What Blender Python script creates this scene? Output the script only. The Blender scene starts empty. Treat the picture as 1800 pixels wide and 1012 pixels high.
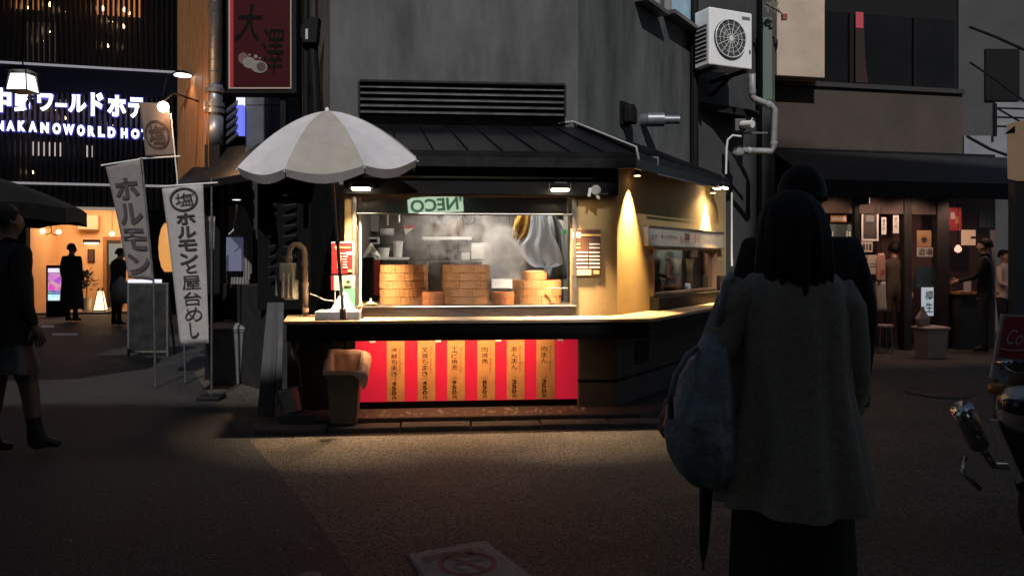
import bpy, bmesh, math, random
from mathutils import Vector, Matrix
random.seed(7)
R = math.radians
SC = bpy.context.scene
COL = SC.collection

# ------------------------------------------------------------------ camera, sky, sun, exposure
F, HZ, EYE = 1350.0, 455.0, 1.45            # focal length and horizon in photo pixels, eye height in metres
cam = bpy.data.cameras.new('camera'); cam.lens = 36 * F / 1800; cam.sensor_width = 36
cam.shift_y = -(506 - HZ) / 1800; cam.clip_start = 0.05; cam.clip_end = 400
cam_o = bpy.data.objects.new('camera', cam); COL.objects.link(cam_o)
cam_o.location = (0, 0, EYE); cam_o.rotation_euler = (R(90), 0, 0)
SC.camera = cam_o
SUN_EL, SUN_AZ = R(42), R(177)               # azimuth clockwise from +Y: the night light comes from straight behind the camera
world = bpy.data.worlds.new('World'); SC.world = world; world.use_nodes = True
wn = world.node_tree.nodes; wl = world.node_tree.links
sky = wn.new('ShaderNodeTexSky'); sky.sky_type = 'NISHITA'; sky.sun_disc = False
sky.sun_elevation = SUN_EL; sky.sun_rotation = SUN_AZ
wl.new(sky.outputs[0], wn['Background'].inputs[0]); wn['Background'].inputs[1].default_value = 0.045
sun = bpy.data.lights.new('sun', 'SUN'); sun.energy = 2.5; sun.angle = R(0.8); sun.color = (1.0, 0.97, 0.95)
sun_o = bpy.data.objects.new('sun', sun); COL.objects.link(sun_o); sun_o.location = (-6, -12, 14)
sd = Vector((math.sin(SUN_AZ) * math.cos(SUN_EL), math.cos(SUN_AZ) * math.cos(SUN_EL), math.sin(SUN_EL)))
sun_o.rotation_euler = sd.to_track_quat('Z', 'Y').to_euler()
vs = SC.view_settings; vs.view_transform = 'Standard'; vs.look = 'None'; vs.gamma = 1.0; vs.exposure = 0.0
vs.use_curve_mapping = False
SC.cycles.use_denoising = True; SC.cycles.max_bounces = 8; SC.cycles.volume_bounces = 1
SC.cycles.sample_clamp_indirect = 4.0; SC.cycles.caustics_reflective = False; SC.cycles.caustics_refractive = False

# ------------------------------------------------------------------ helpers
def W(u, v, Y):
    return Vector(((u - 900) / F * Y, Y, EYE - (v - HZ) / F * Y))

class Fr:                                    # a vertical plane's frame: x along it, y into it, z up
    def __init__(s, ox, oy, deg):
        s.ox, s.oy, s.a = ox, oy, R(deg)
        s.M = Matrix.Translation((ox, oy, 0)) @ Matrix.Rotation(s.a, 4, 'Z')
    def pix(s, u, v, c=0.0):
        k = (u - 900) / F; co, si = math.cos(s.a), math.sin(s.a)
        Y = (c - s.ox * si + s.oy * co) / (co - k * si)
        return ((k * Y - s.ox) * co + (Y - s.oy) * si, EYE - (v - HZ) / F * Y)
    def X(s, u, c=0.0): return s.pix(u, 455, c)[0]
    def rect(s, u0, u1, v0, v1, c=0.0):      # x0, x1, z0, z1 of a pixel rectangle on plane y = c
        x0, za = s.pix(u0, v0, c); x1, zb = s.pix(u1, v1, c)
        m = 0.5 * (u0 + u1)
        return x0, x1, s.pix(m, v1, c)[1], s.pix(m, v0, c)[1]
    def w(s, x, y, z=0.0): return s.M @ Vector((x, y, z))

I4 = Matrix.Identity(4)
WM = {}
MATS = {}
def mat(name, col, rough=0.6, metal=0.0, noise=None, bump=None, emit=None, es=1.0, spec=None, noise2=None, sheen=0, alpha=None):
    if name in MATS: return MATS[name]
    m = bpy.data.materials.new(name); m.use_nodes = True; MATS[name] = m
    nt = m.node_tree; b = nt.nodes['Principled BSDF']; L = nt.links
    b.inputs['Base Color'].default_value = (*col, 1); b.inputs['Roughness'].default_value = rough
    b.inputs['Metallic'].default_value = metal
    if spec is not None: b.inputs['Specular IOR Level'].default_value = spec
    if sheen: b.inputs['Sheen Weight'].default_value = sheen
    if emit is not None:
        b.inputs['Emission Color'].default_value = (*emit, 1); b.inputs['Emission Strength'].default_value = es
    tc = None
    if noise or bump:
        tc = nt.nodes.new('ShaderNodeTexCoord')
    if noise:
        sc, am = noise[0], noise[1]
        n = nt.nodes.new('ShaderNodeTexNoise'); n.inputs['Scale'].default_value = sc; n.inputs['Detail'].default_value = 8
        n.inputs['Roughness'].default_value = 0.65
        mp = nt.nodes.new('ShaderNodeMapping')
        if len(noise) > 2: mp.inputs['Scale'].default_value = noise[2]
        L.new(tc.outputs['Object'], mp.inputs[0]); L.new(mp.outputs[0], n.inputs['Vector'])
        r = nt.nodes.new('ShaderNodeValToRGB')
        r.color_ramp.elements[0].position = 0.3; r.color_ramp.elements[1].position = 0.7
        c2 = noise2 if noise2 else tuple(min(1, c * (1 + am)) for c in col)
        r.color_ramp.elements[0].color = (*[c * (1 - am) for c in col], 1); r.color_ramp.elements[1].color = (*c2, 1)
        L.new(n.outputs[0], r.inputs[0]); L.new(r.outputs[0], b.inputs['Base Color'])
        mr = nt.nodes.new('ShaderNodeMapRange'); mr.inputs[3].default_value = max(0.02, rough - 0.12); mr.inputs[4].default_value = min(1, rough + 0.12)
        L.new(n.outputs[0], mr.inputs[0]); L.new(mr.outputs[0], b.inputs['Roughness'])
    if bump:
        n = nt.nodes.new('ShaderNodeTexNoise'); n.inputs['Scale'].default_value = bump[0]; n.inputs['Detail'].default_value = 6
        bp = nt.nodes.new('ShaderNodeBump'); bp.inputs['Strength'].default_value = bump[1]; bp.inputs['Distance'].default_value = bump[2] if len(bump) > 2 else 0.01
        L.new(tc.outputs['Object'], n.inputs['Vector']); L.new(n.outputs[0], bp.inputs['Height']); L.new(bp.outputs[0], b.inputs['Normal'])
    return m

def glow(name, col, s):                      # things that give off light
    return mat(name, (0.02, 0.02, 0.02), 0.5, emit=col, es=s)

def glass(name, tint=(0.9, 0.95, 0.95), gloss=0.12, rough=0.02):
    if name in MATS: return MATS[name]
    m = bpy.data.materials.new(name); m.use_nodes = True; MATS[name] = m
    nt = m.node_tree; nt.nodes.clear(); L = nt.links
    o = nt.nodes.new('ShaderNodeOutputMaterial'); t = nt.nodes.new('ShaderNodeBsdfTransparent'); g = nt.nodes.new('ShaderNodeBsdfGlossy')
    t.inputs[0].default_value = (*tint, 1); g.inputs['Roughness'].default_value = rough
    lw = nt.nodes.new('ShaderNodeLayerWeight'); lw.inputs[0].default_value = 0.25
    mr = nt.nodes.new('ShaderNodeMapRange'); mr.inputs[3].default_value = gloss; mr.inputs[4].default_value = 0.9
    mx = nt.nodes.new('ShaderNodeMixShader')
    L.new(lw.outputs['Facing'], mr.inputs[0]); L.new(mr.outputs[0], mx.inputs[0]); L.new(t.outputs[0], mx.inputs[1]); L.new(g.outputs[0], mx.inputs[2]); L.new(mx.outputs[0], o.inputs[0])
    return m

def tag(o, label=None, cat=None, group=None, kind=None):
    if label: o['label'] = label
    if cat: o['category'] = cat
    if group: o['group'] = group
    if kind: o['kind'] = kind
    return o

def thing(name, label, cat, M=None, group=None, kind=None):
    o = bpy.data.objects.new(name, None); COL.objects.link(o)
    M = M if M is not None else I4
    o.matrix_world = M; WM[o.name] = M.copy()
    o.empty_display_size = 0.1
    return tag(o, label, cat, group, kind)

def at(p, deg=0.0):                          # matrix for a thing standing at p
    return Matrix.Translation(p) @ Matrix.Rotation(R(deg), 4, 'Z')

class G:
    def __init__(s, M=None): s.M = M if M is not None else I4; s.v = []; s.f = []
    def add(s, vs, fs):
        o = len(s.v); s.v += [Vector(p) for p in vs]; s.f += [tuple(i + o for i in f) for f in fs]; return s
    def box(s, x0, x1, y0, y1, z0, z1, M=None):
        if x0 > x1: x0, x1 = x1, x0
        if y0 > y1: y0, y1 = y1, y0
        if z0 > z1: z0, z1 = z1, z0
        vs = [Vector(p) for p in ((x0, y0, z0), (x1, y0, z0), (x1, y1, z0), (x0, y1, z0), (x0, y0, z1), (x1, y0, z1), (x1, y1, z1), (x0, y1, z1))]
        if M is not None: vs = [M @ p for p in vs]
        return s.add(vs, ((3, 2, 1, 0), (4, 5, 6, 7), (0, 1, 5, 4), (1, 2, 6, 5), (2, 3, 7, 6), (3, 0, 4, 7)))
    def hexa(s, p):                          # 8 corners: bottom loop ccw, top loop ccw
        return s.add(p, ((3, 2, 1, 0), (4, 5, 6, 7), (0, 1, 5, 4), (1, 2, 6, 5), (2, 3, 7, 6), (3, 0, 4, 7)))
    def prism(s, pts, z0, z1):               # plan polygon (ccw) extruded in z
        n = len(pts); vs = [(x, y, z0) for x, y in pts] + [(x, y, z1) for x, y in pts]
        return s.add(vs, [tuple(range(n))[::-1], tuple(range(n, 2 * n))] + [(i, (i + 1) % n, n + (i + 1) % n, n + i) for i in range(n)])
    def slab(s, pts, y0, y1):                # elevation polygon (x,z) extruded in y
        n = len(pts); vs = [(x, y0, z) for x, z in pts] + [(x, y1, z) for x, z in pts]
        return s.add(vs, [tuple(range(n)), tuple(range(n, 2 * n))[::-1]] + [(i, n + i, n + (i + 1) % n, (i + 1) % n) for i in range(n)])
    def cyl(s, p, q, r0, r1=None, n=12, cap=True):
        p, q = Vector(p), Vector(q); r1 = r0 if r1 is None else r1
        d = (q - p).normalized(); a = d.orthogonal().normalized(); b = d.cross(a)
        vs = []
        for c, r in ((p, r0), (q, r1)):
            for i in range(n):
                t = 2 * math.pi * i / n; vs.append(c + a * (r * math.cos(t)) + b * (r * math.sin(t)))
        fs = [(i, (i + 1) % n, n + (i + 1) % n, n + i) for i in range(n)]
        if cap: fs += [tuple(range(n))[::-1], tuple(range(n, 2 * n))]
        return s.add(vs, fs)
    def tube(s, pts, r, n=10, r2=None, cap=True):
        pts = [Vector(p) for p in pts]; k = len(pts); vs = []; prev = None
        for j, p in enumerate(pts):
            d = (pts[min(j + 1, k - 1)] - pts[max(j - 1, 0)]).normalized()
            a = d.orthogonal().normalized() if prev is None else (prev - d * prev.dot(d)).normalized()
            prev = a; b = d.cross(a); rr = r if r2 is None else r + (r2 - r) * j / (k - 1)
            if isinstance(r, (list, tuple)): rr = r[j]
            for i in range(n):
                t = 2 * math.pi * i / n; vs.append(p + a * (rr * math.cos(t)) + b * (rr * math.sin(t)))
        fs = [(j * n + i, j * n + (i + 1) % n, (j + 1) * n + (i + 1) % n, (j + 1) * n + i) for j in range(k - 1) for i in range(n)]
        if cap: fs += [tuple(range(n))[::-1], tuple(range((k - 1) * n, k * n))]
        return s.add(vs, fs)
    def lathe(s, prof, c=(0, 0, 0), n=24, close=False):
        c = Vector(c); vs = []; k = len(prof)
        for r, z in prof:
            for i in range(n):
                t = 2 * math.pi * i / n; vs.append(c + Vector((r * math.cos(t), r * math.sin(t), z)))
        fs = [(j * n + i, j * n + (i + 1) % n, (j + 1) * n + (i + 1) % n, (j + 1) * n + i) for j in range(k - 1) for i in range(n)]
        if close: fs += [((k - 1) * n + i, (k - 1) * n + (i + 1) % n, (i + 1) % n, i) for i in range(n)]
        else: fs += [tuple(range(n))[::-1], tuple(range((k - 1) * n, k * n))]
        return s.add(vs, fs)
    def loft(s, rings, cap=True):            # rings: equal-length loops of points
        n = len(rings[0]); k = len(rings); vs = [p for r in rings for p in r]
        fs = [(j * n + i, j * n + (i + 1) % n, (j + 1) * n + (i + 1) % n, (j + 1) * n + i) for j in range(k - 1) for i in range(n)]
        if cap: fs += [tuple(range(n))[::-1], tuple(range((k - 1) * n, k * n))]
        return s.add(vs, fs)
    def grid(s, fn, nu, nv, th=None):        # surface fn(s,t); th gives it a back face at that offset vector
        vs = [Vector(fn(i / nu, j / nv)) for j in range(nv + 1) for i in range(nu + 1)]
        fs = [(j * (nu + 1) + i, j * (nu + 1) + i + 1, (j + 1) * (nu + 1) + i + 1, (j + 1) * (nu + 1) + i) for j in range(nv) for i in range(nu)]
        if th is not None:
            N = len(vs); vs += [p + Vector(th) for p in vs]; fs += [tuple(N + i for i in f[::-1]) for f in fs]
            rim = [i for i in range(nu)] + [nu + (nu + 1) * j for j in range(nv)] + [(nv + 1) * (nu + 1) - 1 - i for i in range(nu)] + [(nu + 1) * (nv - j) for j in range(nv)]
            fs += [(rim[q], N + rim[q], N + rim[(q + 1) % len(rim)], rim[(q + 1) % len(rim)]) for q in range(len(rim))]
        return s.add(vs, fs)
    def build(s, name, m, parent=None, smooth=False, bevel=0.0, fix=True, sub=0):
        vs = [s.M @ p for p in s.v]
        if parent is not None:
            inv = WM[parent.name].inverted(); base = WM[parent.name]
        else:
            lo = [min(p[i] for p in vs) for i in range(3)]; hi = [max(p[i] for p in vs) for i in range(3)]
            base = Matrix.Translation(((lo[0] + hi[0]) / 2, (lo[1] + hi[1]) / 2, lo[2])); inv = base.inverted()
        me = bpy.data.meshes.new(name); me.from_pydata([inv @ p for p in vs], [], s.f)
        ms = m if isinstance(m, (list, tuple)) else [m]
        for q in ms: me.materials.append(q)
        if fix:
            bm = bmesh.new(); bm.from_mesh(me); bmesh.ops.recalc_face_normals(bm, faces=bm.faces); bm.to_mesh(me); bm.free()
        if smooth: me.shade_smooth()
        o = bpy.data.objects.new(name, me); COL.objects.link(o)
        if parent is not None: o.parent = parent
        else: o.matrix_world = base
        WM[o.name] = base.copy()
        if bevel:
            b = o.modifiers.new('bevel', 'BEVEL'); b.width = bevel; b.segments = 2; b.limit_method = 'ANGLE'; b.angle_limit = R(40)
        if sub:
            b = o.modifiers.new('sub', 'SUBSURF'); b.levels = sub; b.render_levels = sub
        return o

def inst(o, off=(0, 0, 0), rz=0.0, parent=None):   # a copy of one part, moved within its parent
    c = o.copy(); COL.objects.link(c); c.parent = parent or o.parent
    c.matrix_local = Matrix.Translation(off) @ Matrix.Rotation(rz, 4, 'Z')
    WM[c.name] = WM[(parent or o.parent).name].copy()
    return c

def copy_thing(root, M, label=None):
    def rec(o, p):
        c = o.copy(); COL.objects.link(c); c.parent = p
        for ch in list(o.children): rec(ch, c)
        return c
    c = rec(root, None); c.matrix_world = M; WM[c.name] = M.copy()
    if label: c['label'] = label
    return c

_txt = {}
def glyphs(s, bold=0.0, shear=0.0, lead=1.0, sp=1.0):     # a text's flat faces, scaled to the unit square
    key = (s, bold, shear, lead, sp)
    if key not in _txt:
        c = bpy.data.curves.new('t', 'FONT'); c.body = s; c.offset = bold; c.shear = shear; c.space_line = lead; c.space_character = sp
        c.align_x = 'CENTER'; c.resolution_u = 3; c.fill_mode = 'FRONT'
        o = bpy.data.objects.new('t', c); COL.objects.link(o)
        me = bpy.data.meshes.new_from_object(o.evaluated_get(bpy.context.evaluated_depsgraph_get()))
        vs = [v.co.copy() for v in me.vertices]; fs = [tuple(p.vertices) for p in me.polygons]
        bpy.data.objects.remove(o); bpy.data.curves.remove(c); bpy.data.meshes.remove(me)
        x0 = min(v.x for v in vs); x1 = max(v.x for v in vs); y0 = min(v.y for v in vs); y1 = max(v.y for v in vs)
        _txt[key] = ([((v.x - x0) / (x1 - x0), (v.y - y0) / (y1 - y0)) for v in vs], fs)
    return _txt[key]

def text(name, s, m, parent, M, x0, x1, z0, z1, y, bold=0.0, shear=0.0, vert=False, lead=1.0, fn=None, rot=False, sp=1.0):
    if vert and len(s) > 1:                  # characters set one below the other in equal cells
        vs, fs = [], []; n = len(s)
        for i, ch in enumerate(s):
            cv, cf = glyphs(ch, bold, shear, lead, sp); o = len(vs); fl = .5 if ch == 'ー' else 1
            vs += [(a, (n - 1 - i + .07 + .86 * b) / n) for a, b in cv]; fs += [tuple(q + o for q in f) for f in cf]
    else: vs, fs = glyphs(s, bold, shear, lead, sp)
    g = G(M)
    if rot: vs = [(b, 1 - a) for a, b in vs]
    if fn: g.add([fn(x0 + (x1 - x0) * a, z0 + (z1 - z0) * b) for a, b in vs], fs)
    else: g.add([(x0 + (x1 - x0) * a, y, z0 + (z1 - z0) * b) for a, b in vs], fs)
    return g.build(name, m, parent, fix=False)

def light(kind, name, parent, p, target, energy, col, size=0.1, size_y=None, spot=None, blend=0.5, spread=None):
    l = bpy.data.lights.new(name, kind); l.energy = energy; l.color = col
    if kind == 'AREA':
        l.size = size
        if size_y: l.shape = 'RECTANGLE'; l.size_y = size_y
        if spread: l.spread = R(spread)
    elif kind == 'SPOT':
        l.spot_size = R(spot); l.spot_blend = blend; l.shadow_soft_size = size
    else: l.shadow_soft_size = size
    o = bpy.data.objects.new(name, l); COL.objects.link(o)
    d = Vector(target) - Vector(p)
    Mw = Matrix.Translation(p) @ (-d).to_track_quat('Z', 'Y').to_matrix().to_4x4()
    if parent is not None:
        o.parent = parent; o.matrix_local = WM[parent.name].inverted() @ Mw
    else: o.matrix_world = Mw
    return o

# ------------------------------------------------------------------ materials
M_wall = mat('grey_render', (0.082, 0.086, 0.085), 0.85, noise=(1.5, 0.55, (1.6, 1.6, .45)), bump=(60, 0.25, 0.01))
M_tan = mat('tan_stucco', (0.39, 0.268, 0.115), 0.8, noise=(3, 0.12), bump=(120, 0.3, 0.006))
M_black = mat('black_paint', (0.010, 0.010, 0.010), 0.6, noise=(5, 0.3), spec=.12)
M_blackmet = mat('black_metal', (0.015, 0.015, 0.017), 0.35, metal=0.3, noise=(8, 0.3))
M_roof = mat('dark_roof_sheet', (0.007, 0.0075, 0.009), 0.38, metal=0.0, spec=.2, noise=(4, 0.35))
M_steel = mat('brushed_steel', (0.42, 0.40, 0.38), 0.32, metal=0.95, noise=(6, 0.2, (1, 1, 30)))
M_steeld = mat('dull_steel', (0.22, 0.21, 0.20), 0.4, metal=0.8, noise=(9, 0.3))
M_kwall = mat('kitchen_wall', (0.17, 0.16, 0.15), 0.4, noise=(3, 0.25))
M_white = mat('white_plastic', (0.72, 0.72, 0.70), 0.45, noise=(12, 0.06))
M_foam = mat('white_foam', (0.8, 0.79, 0.76), 0.8, noise=(30, 0.05))
M_ac = mat('aircon_white', (0.85, 0.85, 0.84), 0.5, noise=(5, 0.08))
M_bamboo = mat('steamed_wood', (0.44, 0.215, 0.088), 0.5, noise=(9, 0.28, (1, 1, 6)), bump=(40, 0.2, 0.004))
M_bamboo2 = mat('steamed_wood_dark', (0.33, 0.12, 0.045), 0.55, noise=(9, 0.25, (1, 1, 6)))
M_counter = mat('counter_top', (0.45, 0.33, 0.22), 0.4, noise=(4, 0.25))
M_red = mat('red_panel', (0.55, 0.012, 0.03), 0.45, noise=(2, 0.05), emit=(0.75, 0.016, 0.055), es=0.40)
M_strip = mat('price_paper', (0.62, 0.30, 0.11), 0.7, noise=(9, 0.16, (1, 1, 1)))
M_ink = mat('dark_ink', (0.05, 0.018, 0.01), 0.7)
M_inkf = mat('faded_ink', (0.34, 0.13, 0.045), 0.7)
M_cloth = mat('banner_cloth', (0.36, 0.34, 0.33), 0.9, noise=(14, 0.12), bump=(200, 0.15, 0.003))
M_clothink = mat('banner_ink', (0.035, 0.03, 0.035), 0.9)
M_concrete = mat('kerb_concrete', (0.10, 0.085, 0.075), 0.85, noise=(6, 0.4), bump=(80, 0.4, 0.01))
M_pebble = mat('washed_stone', (0.085, 0.055, 0.045), 0.6, noise=(25, 0.5), bump=(120, 0.6, 0.01))
M_wood = mat('cedar_boards', (0.33, 0.15, 0.06), 0.6, noise=(7, 0.4, (6, 6, 0.6)), bump=(30, 0.3, 0.005))
M_pvc = mat('pvc_pipe', (0.62, 0.44, 0.34), 0.45, noise=(7, 0.12))
M_pipe = mat('galvanised_pipe', (0.20, 0.215, 0.245), 0.42, metal=0.5, noise=(5, 0.25))
M_beige = mat('beige_wall', (0.058, 0.043, 0.034), 0.85, noise=(1.6, 0.25), bump=(60, 0.2, 0.01))
M_board = mat('beige_board', (0.47, 0.37, 0.285), 0.7, noise=(1.1, 0.22))
M_slat = mat('dark_slat', (0.035, 0.026, 0.022), 0.6, noise=(4, 0.4))
M_skin = mat('skin', (0.42, 0.24, 0.17), 0.55)
M_hair = mat('black_hair', (0.012, 0.010, 0.009), 0.6, noise=(60, 0.5, (1, 1, 0.12)), spec=.2)
M_dark = mat('dark_clothes', (0.016, 0.015, 0.016), 0.9, noise=(20, 0.3))
M_dark2 = mat('charcoal_clothes', (0.03, 0.028, 0.03), 0.9, noise=(20, 0.3))
M_shoe = mat('black_shoe', (0.012, 0.011, 0.011), 0.4)
M_rubber = mat('tyre_rubber', (0.018, 0.018, 0.018), 0.75, noise=(40, 0.3))
M_bulb = glow('warm_bulb', (1.0, 0.62, 0.30), 9.0)
M_tube = glow('lamp_tube', (1.0, 0.80, 0.55), 42.0)
# ------------------------------------------------------------------ ground
def asphalt(name, c0, c1, spk):
    m = bpy.data.materials.new(name); m.use_nodes = True; MATS[name] = m
    nt = m.node_tree; b = nt.nodes['Principled BSDF']; L = nt.links; N = nt.nodes.new
    tc = N('ShaderNodeTexCoord')
    vo = N('ShaderNodeTexVoronoi'); vo.inputs['Scale'].default_value = 95
    n1 = N('ShaderNodeTexNoise'); n1.inputs['Scale'].default_value = 1.1; n1.inputs['Detail'].default_value = 9; n1.inputs['Roughness'].default_value = 0.7
    n2 = N('ShaderNodeTexNoise'); n2.inputs['Scale'].default_value = 110; n2.inputs['Detail'].default_value = 3
    for q in (vo, n1, n2): L.new(tc.outputs['Object'], q.inputs['Vector'])
    r1 = N('ShaderNodeValToRGB'); r1.color_ramp.elements[0].position = .40; r1.color_ramp.elements[1].position = .60
    r1.color_ramp.elements[0].color = (*c0, 1); r1.color_ramp.elements[1].color = (*c1, 1)
    L.new(n1.outputs[0], r1.inputs[0])
    r2 = N('ShaderNodeValToRGB'); r2.color_ramp.elements[0].position = .35; r2.color_ramp.elements[1].position = .75
    r2.color_ramp.elements[0].color = (.45, .43, .42, 1); r2.color_ramp.elements[1].color = (spk, spk * .94, spk * .86, 1)
    L.new(n2.outputs[0], r2.inputs[0])
    cr = N('ShaderNodeValToRGB'); cr.color_ramp.elements[0].position = .2; cr.color_ramp.elements[1].position = .8; cr.color_ramp.elements[0].color = (.30, .30, .30, 1); cr.color_ramp.elements[1].color = (2.2, 2.1, 1.9, 1)
    L.new(vo.outputs['Color'], cr.inputs[0])
    mx = N('ShaderNodeMix'); mx.data_type = 'RGBA'; mx.blend_type = 'MULTIPLY'; mx.inputs[0].default_value = 1
    L.new(r1.outputs[0], mx.inputs[6]); L.new(r2.outputs[0], mx.inputs[7])
    m2 = N('ShaderNodeMix'); m2.data_type = 'RGBA'; m2.blend_type = 'MULTIPLY'; m2.inputs[0].default_value = 1
    L.new(mx.outputs[2], m2.inputs[6]); L.new(cr.outputs[0], m2.inputs[7]); L.new(m2.outputs[2], b.inputs['Base Color'])
    mr = N('ShaderNodeMapRange'); mr.inputs[3].default_value = .45; mr.inputs[4].default_value = .85
    L.new(n1.outputs[0], mr.inputs[0]); L.new(mr.outputs[0], b.inputs['Roughness'])
    bp = N('ShaderNodeBump'); bp.inputs['Strength'].default_value = .8; bp.inputs['Distance'].default_value = .02
    L.new(vo.outputs['Distance'], bp.inputs['Height']); L.new(bp.outputs[0], b.inputs['Normal'])
    return m
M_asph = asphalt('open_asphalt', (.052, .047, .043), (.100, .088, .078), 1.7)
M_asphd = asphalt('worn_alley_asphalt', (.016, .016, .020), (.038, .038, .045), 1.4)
g = G().box(-60, 60, -30, 90, -0.3, 0.0); tag(g.build('ground', M_asph), kind='structure')
# the alley's older, darker asphalt: its seam with the open asphalt runs from the stall's kerb towards the camera
def gp(u, v): Y = EYE * F / (v - HZ); return ((u - 900) / F * Y, Y)
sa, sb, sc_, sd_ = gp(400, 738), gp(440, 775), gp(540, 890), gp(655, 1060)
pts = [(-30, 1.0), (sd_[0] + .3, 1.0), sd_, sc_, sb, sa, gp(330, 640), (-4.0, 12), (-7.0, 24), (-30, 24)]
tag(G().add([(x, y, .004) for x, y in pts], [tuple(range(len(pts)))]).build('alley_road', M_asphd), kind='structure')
# short white dashes far down the alley
M_paint = mat('road_paint', (.55, .54, .52), .7, noise=(30, .25))
for (u0, u1, v0, v1) in ((92, 136, 586, 590), (72, 95, 572, 576)):
    a, b_, c, d = gp(u0, v1), gp(u1, v1), gp(u1, v0), gp(u0, v0)
    tag(G().add([(p[0], p[1], .008) for p in (a, b_, c, d)], [(0, 1, 2, 3)]).build('road_marking', M_paint), kind='structure')

# ------------------------------------------------------------------ the corner building with the dumpling counter
CX, CY = W(1085, 0, 7.1).x, 7.1
S = Fr(CX, CY, 5.0)                     # the counter front
RW = Fr(CX, CY, 57.0)                   # the receding side wall
def corner(c, c2=None):                 # where the two planes, both set back by c, meet
    c2 = c if c2 is None else c2
    p, d = S.w(0, c), Vector((math.cos(S.a), math.sin(S.a), 0)); q, e = RW.w(0, c2), Vector((math.cos(RW.a), math.sin(RW.a), 0))
    r = q - p; den = d.x * e.y - d.y * e.x
    return p + d * ((r.x * e.y - r.y * e.x) / den)
building = thing('corner_building', 'grey rendered corner building with a lit dumpling counter on its ground floor', 'building', at((CX, CY, 0)))
XL = S.X(606)                           # left end of the counter wall
XE = RW.X(1276)                         # far end of the side wall
ZC = 0.93                               # counter height
wx0, wx1, wz0, wz1 = S.rect(627, 1006, 345, 537)      # serving window
ZT = 2.34
def S2(x, y): return tuple(S.w(x, y))[:2]
def R2(x, y): return tuple(RW.w(x, y))[:2]
T = .14
ci = corner(T)
# tan wall: the pier beside the window, the strip above it, the turn of the corner
g = G()
g.box(XL, wx0, 0, T, ZC, ZT, S.M)
p0 = S2(wx1, 0); p1 = S2(wx1, T)
rw = RW.rect(1144, 1252, 433, 524)       # side window
q0, q1 = RW.X(1144), RW.X(1256); sz0, sz1 = 1.02, 1.62
sz1 = RW.pix(1200, 435)[1]; sz0 = RW.pix(1200, 515)[1]
g.prism([p0, (CX, CY), (ci.x, ci.y), p1], ZC, ZT)
g.prism([(CX, CY), R2(q0, 0), R2(q0, T), (ci.x, ci.y)], ZC, ZT)
g.prism([R2(q1, 0), R2(XE, 0), R2(XE, T), R2(q1, T)], ZC, ZT)
g.prism([R2(q0, 0), R2(q1, 0), R2(q1, T), R2(q0, T)], sz1, ZT)
g.prism([R2(q0, 0), R2(q1, 0), R2(q1, T), R2(q0, T)], ZC, sz0)
g.box(wx0, wx1, 0, T, wz1, ZT, S.M)
wall = g.build('wall', M_tan, building)
# lower wall under the counter: two courses with a groove
M_low = mat('low_wall', (.075, .06, .052), .8, noise=(4, .3), bump=(70, .25, .008))
g = G()
cl = corner(.02)
for (za, zb, off) in ((.08, .31, .0), (.335, ZC - .1, .0)):
    c0 = corner(off)
    g.prism([S2(S.X(1018), off), (c0.x, c0.y), (ci.x, ci.y), S2(S.X(1018), T)], za, zb)
    g.prism([(c0.x, c0.y), R2(XE, off), R2(XE, T), (ci.x, ci.y)], za, zb)
g.build('low_wall', M_low, building, bevel=.004)
g = G(); c0 = corner(.03)
g.prism([S2(S.X(1018), .03), (c0.x, c0.y), (ci.x, ci.y), S2(S.X(1018), T)], .31, .335)
g.prism([(c0.x, c0.y), R2(XE, .03), R2(XE, T), (ci.x, ci.y)], .31, .335)
g.box(S.X(500), S.X(1018), .12, T + .02, 0, ZC - .1, S.M)
g.build('recessed_base', M_black, building)
x, z = RW.pix(1128, 618); g = G(RW.M)
g.box(x - .16, x + .16, -.012, -.002, z - .11, z + .11); g.build('vent_cover', M_black, building, bevel=.01)
# plinth with washed pebbles, kerb
zp = .085
cp, cq = corner(-.30), corner(-.55)
g = G(); g.prism([S2(S.X(560), -.30), (cp.x, cp.y), R2(XE, -.30), R2(XE, .1), (ci.x, ci.y), S2(S.X(560), .1)], 0, zp)
plinth = g.build('plinth', M_pebble, building, bevel=.01)
# paler kerb stones in front of it, one after the other
k0 = G().box(0, .58, -.47, -.302, 0, .05); k0 = k0  # local shape
xs = S.X(470); n = 0; kx = xs
kmesh = None
while kx < S.X(1150) - .1:
    w = .6
    gg = G(S.M).box(kx, kx + w - .012, -.50, -.304, -.05, .045 + random.uniform(-.004, .004)); gg.build('kerb_stone', M_concrete, building, bevel=.012); kx += w
cq2 = corner(-.304)
kx = .25
while kx < XE:
    G(RW.M).box(kx, kx + .588, -.50, -.304, -.05, .045).build('kerb_stone', M_concrete, building, bevel=.012); kx += .6
# pebbles scattered on the plinth (pale chips)
g = G(S.M)
for i in range(70):
    x = random.uniform(S.X(625), S.X(1030)); y = random.uniform(-.28, -.02); r = random.uniform(.008, .019)
    g.lathe([(r, 0), (r * .8, r * .6), (.001, r * .8)], (x, y, zp - .001), 6)
for i in range(12):
    x = random.uniform(S.X(625), S.X(1040)); y = random.uniform(-.49, -.31); r = random.uniform(.005, .01)
    g.lathe([(r, 0), (r * .8, r * .6), (.001, r * .8)], (x, y, .046), 6)
tag(g.build('pebbles', mat('pale_chips', (.4, .34, .3), .6), building), kind='stuff')
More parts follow.
